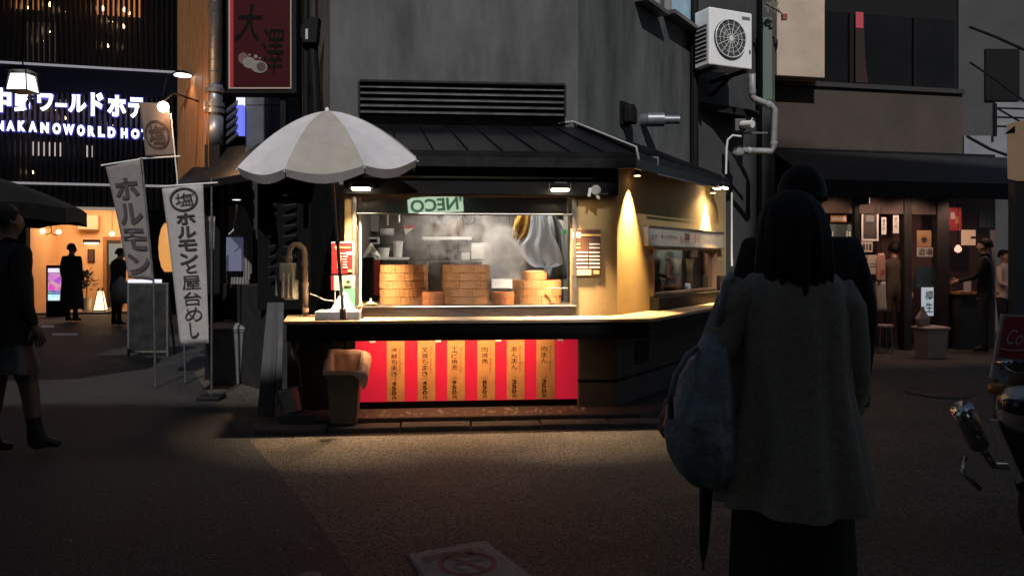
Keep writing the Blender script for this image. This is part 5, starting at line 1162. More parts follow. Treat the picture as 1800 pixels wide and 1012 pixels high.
G(AM).cyl((fx, -.02, fz), (fx, -.034, fz), .035, n=16).build('hub', M_white, ac)
for k_ in range(3):
    a_ = 2 * math.pi * k_ / 3 + .4; G(AM).hexa([(fx + .03 * math.cos(a_), -.021, fz + .03 * math.sin(a_)), (fx + .2 * math.cos(a_ - .3), -.021, fz + .2 * math.sin(a_ - .3)), (fx + .2 * math.cos(a_ + .3), -.021, fz + .2 * math.sin(a_ + .3)), (fx + .03 * math.cos(a_ + .8), -.021, fz + .03 * math.sin(a_ + .8)), (fx + .03 * math.cos(a_), -.024, fz + .03 * math.sin(a_)), (fx + .2 * math.cos(a_ - .3), -.024, fz + .2 * math.sin(a_ - .3)), (fx + .2 * math.cos(a_ + .3), -.024, fz + .2 * math.sin(a_ + .3)), (fx + .03 * math.cos(a_ + .8), -.024, fz + .03 * math.sin(a_ + .8))]).build('fan_blade', mat('blade_grey', (.12, .12, .12), .5), ac)
G(AM).box(x_r - .17, x_r - .04, -.004, -.001, ah - .10, ah - .06).build('badge', mat('badge_grey', (.15, .16, .17), .4), ac)
G(AM).box(x_r - .05, x_r - .03, -.006, -.001, .20, .25).build('screw_cover', M_black, ac)
for k_ in range(8): G(AM).box(x_l - .012, x_l - .001, .06, ad - .03, .09 + k_ * .055, .09 + k_ * .055 + .012).build('coil_fin', M_white, ac)
G(AM).box(x_l - .004, x_l - .001, .05, ad - .02, .07, .53).build('coil', mat('coil_dark', (.03, .035, .05), .5), ac)
for xx in (x_l + .08, x_r - .12): G(AM).box(xx, xx + .04, -.02, 1.3, -.05, -.001).build('bracket', M_black, ac); G(AM).hexa([(xx, .3, -.052), (xx + .04, .3, -.052), (xx + .04, 1.2, -.45), (xx, 1.2, -.45), (xx, .36, -.051), (xx + .04, .36, -.051), (xx + .04, 1.2, -.38), (xx, 1.2, -.38)]).build('brace', M_black, ac)
# lagged pipe below the unit
Yq = 10.4
pts = [W(1322, 130, 10.3), W(1322, 168, Yq), W(1326, 174, Yq), W(1356, 186, Yq), W(1361, 192, Yq), W(1360, 258, Yq), W(1356, 266, Yq), W(1310, 265, Yq), W(1300, 262, Yq + .3)]
t = thing('lagged_pipe', 'pale lagged pipe bending down from the air conditioner', 'pipe', at(pts[4]))
G().tube(pts, .045, 14).build('pipe', mat('lagging', (.26, .26, .265), .45, noise=(9, .2)), t, smooth=True)
for k_ in (1, 3, 5, 7): G().cyl(pts[k_] + (pts[k_ - 1] - pts[k_]).normalized() * .03, pts[k_] + (pts[k_ - 1] - pts[k_]).normalized() * .07, .052, n=14).build('joint_collar', mat('lagging_collar', (.32, .32, .33), .4), t)
c_ = W(1297, 263, Yq); G().lathe([(.001, .03), (.05, .02), (.09, -.05), (.06, -.1), (.001, -.1)], c_, 12).build('wrapped_end', mat('wrapped_end', (.2, .2, .2), .8), t, smooth=True)
pts = [W(1292, 268, 10.2), W(1280, 240, 10.2), W(1277, 258, 10.2), W(1277, 305, 10.2)]; tag(G().tube([W(1303, 240, 10.2), W(1288, 238, 10.2), W(1279, 246, 10.2), W(1277, 262, 10.2), W(1276, 306, 10.2)], .014, 8).build('white_cable', M_white), 'thin white cable looping down beside the lagged pipe end', 'cable')
# security camera
c_ = W(1306, 218, 10.3); t = thing('security_camera', 'small white camera on a grey box under the air conditioner', 'camera', at(c_))
G().box(c_.x - .09, c_.x + .06, 10.35, 10.5, c_.z - .08, c_.z + .08).build('box', mat('box_grey', (.10, .10, .10), .5), t, bevel=.008); G().cyl((c_.x, 10.34, c_.z), (c_.x + .10, 10.2, c_.z - .02), .05, n=14).build('body', M_white, t); G().tube([(c_.x + .06, 10.3, c_.z - .04), (c_.x + .13, 10.3, c_.z + .08)], .008, 6).build('antenna', M_white, t); G().box(c_.x + .02, c_.x + .35, 10.35, 10.4, c_.z - .12, c_.z - .1).build('shelf', M_steeld, t)
# vent pipes on the side wall
def rwp(u, v, c): x, z = RW.pix(u, v, c); return x, z
x, z = rwp(1128, 212, UB); t = thing('vent_pipe', 'grey double vent pipe sticking out of the side wall', 'vent', at(RW.w(x, UB, z), 57))
o_ = RW.w(x, UB, z); d1 = Vector((math.sin(RW.a), -math.cos(RW.a), 0)); e1 = Vector((1, 0, 0))
G().cyl(o_, o_ + d1 * .12, .075, n=18).build('flange', M_pipe, t); G().cyl(o_ + d1 * .10 - e1 * .03, o_ + d1 * .10 + e1 * .16, .08, n=20).build('outer_pipe', M_pipe, t); G().cyl(o_ + d1 * .10 + e1 * .16, o_ + d1 * .10 + e1 * .34, .05, n=20).build('inner_pipe', M_pipe, t); G().cyl(o_ + d1 * .10 + e1 * .341, o_ + d1 * .10 + e1 * .343, .042, n=20).build('mouth', M_black, t)
x, z = rwp(1097, 203, UB); t = thing('vent_hood', 'black vent hood on the side wall left of the double vent pipe', 'vent', at(RW.w(x, UB, z), 57))
G(RW.M).box(x - .12, x + .10, UB - .03, UB - .001, z - .12, z + .14).build('back_plate', M_black, t); G(RW.M).slab([(x - .10, z - .10), (x + .08, z - .10), (x + .08, z + .06), (x, z + .12), (x - .10, z + .08)], UB - .13, UB - .031).build('hood', M_black, t, bevel=.02)
# pale cable along the roof hip
pts = [cU.lerp(cE, q) + Vector((-.05 + .05 * q, 0, .05)) for q in (0, .25, .5, .8, 1.0)]
tag(G().tube([pts[0] + Vector((-.15, -.05, -.02))] + pts + [pts[-1] + Vector((.02, -.03, -.12))], .011, 8).build('roof_cable', mat('cable_grey', (.4, .4, .42), .5)), 'pale cable running down the hip of the lean-to roof', 'cable')
# cables and boxes in the gap at the end of the side wall
x = XE + .08; tag(G(RW.M).tube([(x, -.05, 2.3), (x, -.05, 1.5), (x - .02, -.06, 1.36)], .012, 8).build('wall_cable', M_white), 'pale cable dropping from the far flood lamp', 'cable')
x, z = RW.pix(1270, 487, -.05); tag(G(RW.M).box(x - .08, x + .12, -.14, -.002, z - .3, z + .02).build('meter_box', M_black, bevel=.01), 'black box on the wall beside the side window', 'box')

# ------------------------------------------------------------------ beige building with a shop beneath
BF = Fr(W(1362, 0, 11.7).x, 11.7, 12)
bb = thing('beige_building', 'beige building with dark upper window and a crammed shop below', 'building', BF.M.copy())
bx1 = BF.X(1692)
def bz(v, u=1500, c=0): return BF.pix(u, v, c)[1]
zs = bz(156); zaw = bz(264)
G(BF.M).box(0, bx1, 0, .3, zaw - .3, zs - .002).build('wall', M_beige, bb)
G(BF.M).box(0, bx1, -.05, .3, zs, zs + .07).build('window_ledge', mat('ledge_dark', (.03, .026, .024), .6), bb)
G(BF.M).box(0, bx1, .12, .4, zs + .072, 10).build('upper_wall', mat('upper_dark', (.014, .014, .015), .7, spec=.1), bb)
wx_ = [BF.X(u) for u in (1450, 1497, 1512, 1610, 1690)]
wt = bz(20)
for (a, b_) in ((wx_[0], wx_[1]), (wx_[2], wx_[3]), (wx_[3] + .04, wx_[4] - .05)): G(BF.M).box(a + .01, b_ - .01, .08, .118, zs + .075, wt).build('window_pane', mat('dark_pane', (.010, .010, .011), .2, noise=(1, .3), spec=.08), bb)
for a in (wx_[1], wx_[3] + .005): G(BF.M).box(a, a + .03, .05, .118, zs + .075, wt).build('window_mullion', M_black, bb)
x0, x1, z0, z1 = BF.rect(1504, 1519, 22, 50, .07)
cur = thing('red_curtain', 'strip of red curtain behind the dark upper window', 'curtain', BF.M @ Matrix.Translation((x0, .07, zs + .08)))
G(BF.M).grid(lambda s, q: (x0 + (x1 - x0) * (s + .5 * q ** 3 * s), .072 + .004 * math.sin(12 * s), z1 + (zs + .12 - z1) * q), 10, 12, (0, .004, 0)).build('cloth', mat('curtain_dim', (.03, .012, .012), .9), cur); G(BF.M).box(x0, x1 - .02, .062, .066, z0, z1).build('painted_lit_patch', glow('red_lit', (.6, .06, .08), .5), cur)  # lit top of the curtain painted as a glowing plate over dimmed cloth
# pale board box
x0, x1, z0, z1 = BF.rect(1366, 1450, -120, 135, -.35)
G(BF.M).box(x0, x1, -.35, -.002, z0, z1).build('shutter_case', M_board, bb, bevel=.01)
# small branch ornament at the board
t = thing('hanging_branch', 'small dried branch with a red clip hanging from the pale board', 'branch', at(W(1370, 25, 11)))
pts = [W(1345, 5, 11), W(1358, 12, 11), W(1368, 18, 11), W(1378, 28, 11)]; G().tube(pts, .012, 6).build('twig', mat('twig', (.2, .17, .13), .8), t); G().box(pts[-1].x - .03, pts[-1].x + .04, 10.97, 11.03, pts[-1].z - .06, pts[-1].z + .02).build('clip', mat('clip_rust', (.25, .05, .03), .6), t)
lg = G()
for k_ in range(24): p = W(random.uniform(1342, 1366), random.uniform(2, 18), 11); lg.add([p, p + Vector((.05, .01, .02)), p + Vector((.03, .02, -.05))], [(0, 1, 2)])
lg.build('leaves', mat('dry_leaf', (.2, .2, .15), .8), t, fix=False)
# awning
G(BF.M).hexa([(0, -.02, zaw - .32), (bx1 + .6, -.02, zaw - .32), (bx1 + .6, -.02, zaw - .22), (0, -.02, zaw - .22), (0, -.021, zaw), (bx1 + .6, -.021, zaw), (bx1 + .6, -.001, zaw), (0, -.001, zaw)]).build('awning_back', M_black, bb)
ay = -1.15; aw0 = bz(318, 1500, ay)
G(BF.M).hexa([(-.1, ay, aw0 - .06), (bx1 + 1.2, ay, aw0 - .06), (bx1 + 1.2, -.025, zaw - .1), (-.1, -.025, zaw - .1), (-.1, ay, aw0), (bx1 + 1.2, ay, aw0), (bx1 + 1.2, -.025, zaw - .04), (-.1, -.025, zaw - .04)]).build('awning', mat('awning_black', (.012, .012, .013), .6, noise=(4, .3)), bb)
G(BF.M).box(-.1, bx1 + 1.2, ay - .02, ay - .001, aw0 - .22, aw0 + .01).build('awning_valance', M_black, bb)
# shop interior
M_shop = mat('shop_wall', (.10, .05, .045), .7, noise=(3, .3))
G(BF.M).box(0, bx1 + 1.5, .9, 1.0, 0, 3.2).build('shop_back_wall', M_shop, bb)
G(BF.M).box(0, bx1 + 1.5, .0, .9, 2.78, 2.9).build('shop_ceiling', M_shop, bb)
for (u0, u1) in ((1362, 1436), (1590, 1603), (1648, 1668)): G(BF.M).box(BF.X(u0), BF.X(u1), .0, .12, 0, 2.78).build('pillar', mat('pillar_dark', (.02, .015, .014), .6), bb)
zl = bz(375)
G(BF.M).box(BF.X(1436), BF.X(1668), .02, .10, zl, 2.78).build('lintel', mat('lintel_dark', (.07, .05, .045), .7, noise=(4, .3)), bb)
for (u, lb, e_) in ((1500, 'small dim ceiling lamp at the left of the crammed shop', 3), (1570, 'small dim ceiling lamp over the hanging towel', 5), (1640, 'small dim ceiling lamp over the shop door poster', 5), (1735, 'small dim ceiling lamp over the shop counter', 5)):
    x = BF.X(u, -.5); t = thing('shop_lamp', lb, 'lamp', BF.M @ Matrix.Translation((x, -.5, 2.42)), 'ceiling lamps of the crammed shop')
    G(BF.M).lathe([(.05, .079), (.06, .02), (.055, .02), (.001, .05)], (x, -.5, 2.42), 14).build('shade', M_black, t); G(BF.M).lathe([(.001, -.01), (.035, .01), (.001, .03)], (x, -.5, 2.42), 10).build('bulb', glow('shop_lamp_glow', (1, .7, .5), 4), t)
    light('SPOT', 'shop_light', t, BF.w(x, -.5, 2.38), BF.w(x, .5, .6), e_ * 4, (1., .62, .45), .05, spot=130)
# posters, cards and goods (flat things hung at their places)
def poster(label, u0, u1, v0, v1, c, m, name='poster', mark=None, cat='poster', frame=None, emitname=None):
    x0, x1, z0, z1 = BF.rect(u0, u1, v0, v1, c); t = thing(name, label, cat, BF.M @ Matrix.Translation(((x0 + x1) / 2, c, z0)))
    G(BF.M).box(x0, x1, c, c + .008, z0, z1).build('sheet', m, t)
    if frame: 
        for (a, b_, cc, d) in ((x0 - .03, x0, z0, z1), (x1, x1 + .03, z0, z1), (x0 - .03, x1 + .03, z0 - .03, z0), (x0 - .03, x1 + .03, z1, z1 + .03)): G(BF.M).box(a, b_, c - .006, c + .012, cc, d).build('frame', frame, t)
    w, h = x1 - x0, z1 - z0
    for q in (mark or []):
        if isinstance(q[0], str): text('lettering', q[0], q[5], t, BF.M, x0 + w * q[1], x0 + w * q[2], z1 - h * q[4], z1 - h * q[3], c - .003, .01, vert=len(q[0]) > 1 and q[6])
        else: G(BF.M).box(x0 + w * q[0], x0 + w * q[1], c - .004, c - .001, z1 - h * q[3], z1 - h * q[2]).build('printed_area', q[4], t)
    return t
M_or = mat('poster_orange', (.55, .22, .08), .5, noise=(9, .4)); M_pap = mat('poster_paper', (.55, .50, .46), .6, noise=(9, .1)); M_pdk = mat('poster_dark', (.06, .05, .05), .5, noise=(6, .6)); M_gr = mat('case_green', (.10, .15, .14), .3, noise=(5, .2)); M_kraft = mat('poster_kraft', (.38, .22, .10), .6, noise=(8, .2)); M_rd = mat('poster_redpink', (.45, .05, .06), .5, noise=(9, .5))
poster('orange drinks poster hanging beside the dark pillar', 1460, 1488, 337, 390, .10, M_or, mark=[(.15, .85, .1, .3, M_pdk), (.3, .7, .38, .62, mat('poster_yellow', (.65, .45, .12), .5)), (.1, .9, .74, .78, M_pdk), (.05, .95, .84, .96, M_pap)])
poster('dark glass display case below the orange poster', 1442, 1498, 394, 431, .05, M_gr, 'display_case', [(.02, .28, .02, .2, M_rd), (.36, .40, .35, .9, M_white), (.80, .86, .3, .92, M_white), (.9, .94, .35, .85, M_white)], 'display case', M_black)
poster('white framed photo poster by the shop entrance', 1517, 1541, 373, 420, .04, M_pdk, 'framed_poster', [(.2, .8, .12, .35, mat('poster_grey', (.2, .2, .21), .5))], 'poster', M_white)
poster('row of small price cards under the framed photo poster', 1509, 1534, 425, 443, .04, M_pap, 'price_card', [(.08, .2, .2, .8, M_pdk), (.3, .45, .2, .8, M_pdk), (.55, .65, .2, .8, M_pdk), (.75, .9, .2, .8, M_pdk)], 'card')
poster('pale menu sheet left of the hanging towel', 1510, 1524, 448, 478, .04, M_pap, 'menu_sheet', [(.2, .8, .3, .34, M_pdk), (.2, .8, .5, .54, M_pdk)], 'menu'); poster('pale menu sheet with torn corner beside the first', 1525, 1546, 448, 482, .03, M_pap, 'menu_sheet', [(.2, .85, .45, .48, M_pdk), (.2, .85, .6, .63, M_pdk)], 'menu')
poster('brownish menu sheet low by the shop entrance', 1511, 1523, 484, 508, .04, M_kraft, 'menu_sheet', None, 'menu'); poster('faint grey menu sheet under the torn one', 1526, 1542, 498, 522, .04, mat('faint_sheet', (.16, .13, .12), .6), 'menu_sheet', None, 'menu')
poster('white vertical card with black lettering in the shop opening', 1570, 1580, 378, 410, .06, M_white, 'vertical_card', [('まつり', .25, .75, .1, .75, M_pdk, True)], 'card'); poster('narrow white card with black lettering beside the bundled papers', 1549, 1558, 382, 412, .06, M_white, 'vertical_card', [('焼そば', .25, .75, .1, .75, M_pdk, True)], 'card')
poster('kraft poster with a dark crest on the shop door', 1612, 1637, 405, 434, .06, M_kraft, 'crest_poster', [(.36, .64, .4, .75, M_pdk), (.28, .72, .48, .62, M_pdk)], 'poster')
poster('white poster with large black characters on the shop door', 1612, 1640, 435, 451, .06, M_pap, 'door_poster', [('酒場', .05, .95, .1, .9, M_pdk, False)], 'poster')
poster('dark blue door panel below the posters', 1611, 1648, 468, 505, .07, mat('door_blue', (.035, .06, .08), .4), 'door_panel', None, 'panel')
poster('glowing white sign with black characters low on the shop door', 1620, 1641, 505, 555, -.1, mat('lit_sign_white', (.5, .55, .6), .4, emit=(.65, .75, .85), es=.45), 'lit_sign', [('樽生', .3, .95, .08, .9, M_pdk, True)], 'sign')
poster('red and pink festival poster high inside the shop', 1666, 1690, 365, 405, .3, M_rd, 'festival_poster', [(.2, .5, .2, .5, M_pap), (.5, .8, .4, .7, M_or)]); 
poster('warm lit fan-shaped sign over the shop counter', 1690, 1715, 404, 431, .35, mat('fan_sign', (.6, .42, .28), .5, emit=(1., .6, .35), es=.25), 'counter_sign', [(.65, 1.0, .42, .58, M_pdk)], 'sign')
poster('pale notice on the shop counter front', 1694, 1707, 488, 512, .2, M_pap, 'notice', None, 'notice')
poster('pale curtain hanging at the back of the shop', 1722, 1748, 370, 400, .6, mat('curtain_grey', (.13, .14, .14), .8, noise=(4, .3, (14, 1, 1))), 'short_curtain', None, 'curtain')
# hanging towel
x0, x1, z0, z1 = BF.rect(1542, 1557, 445, 545, -.15); t = thing('hanging_towel', 'long pink and white towel with red lettering hanging at the entrance', 'towel', BF.M @ Matrix.Translation((x0, -.15, z0)))
zm = z1 - (z1 - z0) * .50
G(BF.M).grid(lambda s, q: (x0 + (x1 - x0) * (.5 + (s - .5) * min(1, .55 + q * 2)), -.15 + .012 * math.sin(6 * s + 3 * q), z1 + (zm - z1) * q), 8, 10, (0, .02, 0)).build('upper_cloth', mat('towel_pink', (.60, .33, .24), .8), t, smooth=True)
G(BF.M).grid(lambda s, q: (x0 + (x1 - x0) * (s * 1.08 + .04 * q), -.145 + .015 * math.sin(6 * s + 3 * q + 1), zm + (z0 - zm) * q - .003), 8, 10, (0, .02, 0)).build('lower_cloth', mat('towel_white', (.55, .47, .42), .8), t, smooth=True)
w_ = x1 - x0; text('lettering', '営業中', mat('towel_red', (.35, .03, .02), .7), t, BF.M, x0 + w_ * .3, x0 + w_ * .8, zm + .1, z1 - .25, -.17, .02, vert=True, lead=.8)
c_ = BF.M @ Vector((x0 + w_ / 2, -.14, z1)); G().tube([c_, c_ + Vector((0, .0, .75))], .006, 6).build('cord', M_black, t)
# street lamp arm (black) by the posters
t = thing('sign_lamp', 'black arm lamp sticking up beside the framed photo poster', 'lamp', BF.M @ Matrix.Translation((BF.X(1503, -.1), -.1, 0)))
xx, z = BF.pix(1504, 345, -.1); G(BF.M).box(xx - .04, xx + .04, -.14, -.06, 0, z).build('post', M_black, t); x2, z2 = BF.pix(1524, 352, -.25); G(BF.M).hexa([(xx, -.2, z - .14), (x2, -.3, z2 - .06), (x2, -.1, z2 - .06), (xx, -.1, z - .14), (xx, -.2, z - .04), (x2, -.3, z2 + .06), (x2, -.1, z2 + .06), (xx, -.1, z - .04)]).build('lamp_head', M_black, t); G(BF.M).box(x2 + .002, x2 + .03, -.28, -.12, z2 - .05, z2 + .04).build('lens', mat('lamp_lens', (.5, .5, .48), .3, emit=(1., .9, .8), es=.25), t)
# stool, bin, little goods
p = gp(1552, 600); B0 = at((BF.w(BF.X(1552, -.2), -.2).x, BF.w(BF.X(1552, -.2), -.2).y, 0)); t = thing('stool', 'low stool with a red and white seat in front of the shop', 'stool', B0)
G(B0).cyl((0, 0, .40), (0, 0, .44), .15, n=20).build('seat', mat('stool_red', (.35, .05, .05), .4, noise=(14, .5), noise2=(.6, .5, .48)), t, bevel=.01)
for k_ in range(4): a_ = math.pi / 4 + k_ * math.pi / 2; G(B0).tube([(.11 * math.cos(a_), .11 * math.sin(a_), .399), (.15 * math.cos(a_), .15 * math.sin(a_), 0)], .012, 8).build('leg', M_steeld, t)
pB = W(1636, 620, 11.3); B0 = at((pB.x, 11.3, 0), 10); t = thing('shop_bin', 'beige plastic bin with a lid in front of the shop door', 'bin', B0)
G(B0).loft([sq(.15, .13, 0), sq(.175, .15, .40), sq(.185, .16, .40), sq(.185, .16, .42)]).build('body', mat('bin_beige', (.36, .28, .21), .6, noise=(8, .12)), t, bevel=.01); G(B0).loft([sq(.2, .17, .422), sq(.2, .17, .45), sq(.14, .11, .47)]).build('lid', mat('bin_beige_lid', (.40, .31, .25), .6), t, bevel=.008)
B1 = at((pB.x - .12, 11.3, .471)); tag(G(B1).loft([sq(.07, .05, 0), sq(.09, .06, .10), sq(.03, .02, .22), sq(.02, .015, .28)]).build('paper_bag', mat('bag_paper', (.35, .28, .25), .7), bevel=.01), 'crumpled paper bag on the beige shop bin', 'bag')
# counter of the shop with dishes
x0, x1 = BF.X(1672, .1), BF.X(1730, .1); t = thing('shop_counter', 'dark shop counter with a white plate at the right of the shop', 'counter', BF.M @ Matrix.Translation(((x0 + x1) / 2, .1, 0)))
zc = bz(513, 1700, .1); G(BF.M).box(x0, x1, -.1, .5, 0, zc - .03).build('body', M_dk, t); G(BF.M).box(x0 - .05, x1 + .05, -.15, .55, zc - .029, zc).build('top', M_wood, t); G(BF.M).lathe([(.05, .001), (.10, .02), (.09, .022), (.001, .008)], (x0 + .15, 0, zc), 18).build('plate', M_white, t, smooth=True)
c_ = BF.w(BF.X(1684, .3), .3, bz(438, 1684, .3)); t = thing('red_bulb', 'small glowing pinkish bulb at the shop counter', 'bulb', at(c_)); G(at(c_)).lathe([(.001, -.06), (.05, -.03), (.055, .01), (.02, .07), (.001, .07)], n=14).build('globe', glow('pink_glow', (1., .35, .25), 2.), t); G(at(c_)).tube([(0, 0, .07), (0, 0, .9)], .006, 6).build('cord', M_black, t)
# far right: grey building, fence, cables, post and sign boxes
fr = thing('far_building', 'grey building with railings behind the shop roof', 'building', at((11, 17.2, 0)))
G().box(W(1685, 0, 17).x, W(1900, 0, 17).x, 17, 17.3, 0, 12).build('wall', mat('far_grey', (.05, .05, .052), .8, noise=(1, .3)), fr)
G().box(W(1690, 0, 16.5).x, W(1850, 0, 16.5).x, 16.4, 16.9, W(0, 300, 16.5).z, W(0, 240, 16.5).z).build('balcony_wall', mat('balcony_grey', (.20, .20, .22), .7, noise=(2, .2)), fr)
G().box(W(1755, 0, 16.8).x, W(1850, 0, 16.8).x, 16.91, 16.99, W(0, 238, 16.8).z, W(0, 178, 16.8).z).build('pale_wall', mat('balcony_grey', (.2, .2, .22)), fr)
G().box(W(1735, 0, 16.9).x, W(1795, 0, 16.9).x, 16.95, 16.995, W(0, 176, 16.9).z, W(0, 85, 16.9).z).build('window', mat('far_window', (.012, .012, .013), .4, spec=.1), fr)
for v_ in (190, 206, 222): G().tube([W(1750, v_, 16.3), W(1850, v_ + 3, 16.3)], .02, 6).build('rail', M_black, fr)
G().tube([W(1750, 182, 16.3), W(1750, 240, 16.3)], .03, 8).build('rail_post', M_black, fr)
G().tube([W(1752, 190, 16.3), W(1800, 218, 16.3)], .02, 6).build('rail_brace', M_black, fr)
def wire(label, pts, r=.018): tag(G().tube(pts, r, 6).build('overhead_cable', M_black), label, 'cable')
wire('thick black cable sagging over the far balcony wall', [W(1700, 240, 13.5), W(1740, 262, 13), W(1790, 280, 12.5), W(1830, 284, 12)], .025)
wire('black cable crossing the far grey wall near the top', [W(1705, 48, 13.5), W(1750, 65, 13), W(1810, 92, 12.5)], .025)
wire('black cable sloping across the dark far window', [W(1705, 110, 13.5), W(1750, 140, 13), W(1810, 185, 12.5)])
Yp = 8.8; t = thing('sign_post', 'grey metal post at the picture edge carrying a warm lit sign box', 'sign post', at(W(1793, 0, Yp).xy.to_3d()))
x0 = W(1784, 0, Yp).x; G().box(x0, x0 + .16, Yp, Yp + .12, 0, W(0, 318, Yp).z).build('post', mat('post_grey', (.10, .10, .105), .5, noise=(6, .2)), t)
G().slab([(W(1786, 0, Yp).x, W(0, 312, Yp).z), (W(1870, 0, Yp).x, W(0, 330, Yp).z), (W(1870, 0, Yp).x, W(0, 200, Yp).z), (W(1784, 0, Yp).x, W(0, 215, Yp).z)], Yp - .05, Yp + .15).build('sign_box', mat('box_warm', (.4, .27, .17), .6, emit=(.9, .6, .35), es=.12, noise=(4, .2)), t)
G().hexa([W(1765, 236, Yp), W(1870, 225, Yp), W(1870, 225, Yp + .3), W(1765, 236, Yp + .3), W(1788, 218, Yp), W(1870, 195, Yp), W(1870, 195, Yp + .3), W(1788, 218, Yp + .3)]).build('sign_roof', M_black, t)
# soft drink board
Yc = 6.6; t = thing('drink_board', 'red and white drink sign board leaning beside the scooter', 'sign', at(W(1790, 0, Yc).xy.to_3d()))
def cb(u, v, off=0): return W(u, v, Yc) + Vector((0, -off, 0))
def bq(s, q): u = (1762 + (1890 - 1762) * s) * (1 - q) + (1742 + (1878 - 1742) * s) * q; v = (552 + 6 * s) * (1 - q) + (664 + 16 * s) * q; return u, v
def patch(nm, s0, s1, q0_, q1_, m, off, th=.03):
    c4 = [cb(*bq(s0, q1_), off), cb(*bq(s1, q1_), off), cb(*bq(s1, q0_), off), cb(*bq(s0, q0_), off)]
    return G().hexa([c4[0], c4[1], c4[1] + Vector((0, th, 0)), c4[0] + Vector((0, th, 0)), c4[3], c4[2], c4[2] + Vector((0, th, 0)), c4[3] + Vector((0, th, 0))]).build(nm, m, t)
M_cokew = mat('board_white', (.42, .38, .37), .5, noise=(9, .15)); M_cokr = mat('board_red', (.36, .03, .04), .45, noise=(6, .15))
patch('board', 0, 1, 0, 1, M_cokew, 0); patch('red_field', .04, .96, .03, .66, M_cokr, .006, .004)
def bfn(off): return lambda a, b: cb(*bq(a, b), off)
text('lettering', 'Coca-Cola', M_cokew, t, I4, .10, .90, .46, .22, 0, .01, .35, fn=bfn(.012))
pts = [bfn(.012)(.05 + .9 * k_ / 20, .50 + .05 * math.sin(k_ / 20 * 6.28 + .6)) for k_ in range(21)]; G().tube(pts, .006, 6).build('wave_line', M_cokew, t)
text('lettering', 'man', mat('board_black', (.02, .012, .012), .6), t, I4, .08, .62, .86, .70, 0, .05, fn=bfn(.012)); text('lettering', '@mm', mat('board_ochre', (.13, .09, .05), .6), t, I4, .08, .40, .95, .89, 0, .01, fn=bfn(.012))
for s_ in (.08, .9): c_ = cb(*bq(s_, 1)); G().box(c_.x - .015, c_.x + .015, Yc + .005, Yc + .03, 0, c_.z).build('leg', M_steeld, t)
# ------------------------------------------------------------------ people
def skin_mesh(J, E_, root='pelvis', lv=2):
    names = list(J); idx = {n: i for i, n in enumerate(names)}
    me = bpy.data.meshes.new('s'); me.from_pydata([J[n][0] for n in names], [(idx[a], idx[b]) for a, b in E_], [])
    o = bpy.data.objects.new('s', me); COL.objects.link(o)
    sk = o.modifiers.new('skin', 'SKIN'); sk.use_smooth_shade = True
    for n in names:
        d = me.skin_vertices[0].data[idx[n]]; r = J[n][1]; d.radius = r if isinstance(r, tuple) else (r, r); d.use_root = (n == root)
    sb = o.modifiers.new('sub', 'SUBSURF'); sb.levels = lv; sb.render_levels = lv
    m2 = bpy.data.meshes.new_from_object(o.evaluated_get(bpy.context.evaluated_depsgraph_get()))
    vs = [v.co.copy() for v in m2.vertices]; fs = [tuple(p.vertices) for p in m2.polygons]
    bpy.data.objects.remove(o); bpy.data.meshes.remove(me); bpy.data.meshes.remove(m2)
    return vs, fs

def hand(g, wr, tip, palm_n, s=1.0, curl=.5):
    wr, tip = Vector(wr), Vector(tip); d = (tip - wr).normalized(); n = Vector(palm_n); n = (n - d * n.dot(d)).normalized(); sd_ = d.cross(n)
    g.tube([wr - d * .01 * s, wr + d * .03 * s, wr + d * .085 * s], [.026 * s, .036 * s, .034 * s], 8)
    for k, (o, l) in enumerate(((-.027, .062), (-.009, .074), (.009, .07), (.026, .054))):
        b0 = wr + d * .075 * s + sd_ * (o * s); p1 = b0 + d * (l * .45 * s); d2 = (d * (1 - curl) + n * curl).normalized(); p2 = p1 + d2 * (l * .35 * s); p3 = p2 + (d * (1 - 1.6 * curl) + n * 1.6 * curl).normalized() * (l * .3 * s)
        g.tube([b0, p1, p2, p3], [.0095 * s, .009 * s, .0082 * s, .0065 * s], 6)
    b0 = wr + d * .025 * s - sd_ * .03 * s; p1 = b0 + (d * .7 - sd_ * .7) * .035 * s; p2 = p1 + (d * .8 - sd_ * .2 + n * .5).normalized() * .03 * s; p3 = p2 + (d * .6 + n * .8).normalized() * .022 * s
    g.tube([b0, p1, p2, p3], [.012 * s, .0105 * s, .0095 * s, .007 * s], 6)

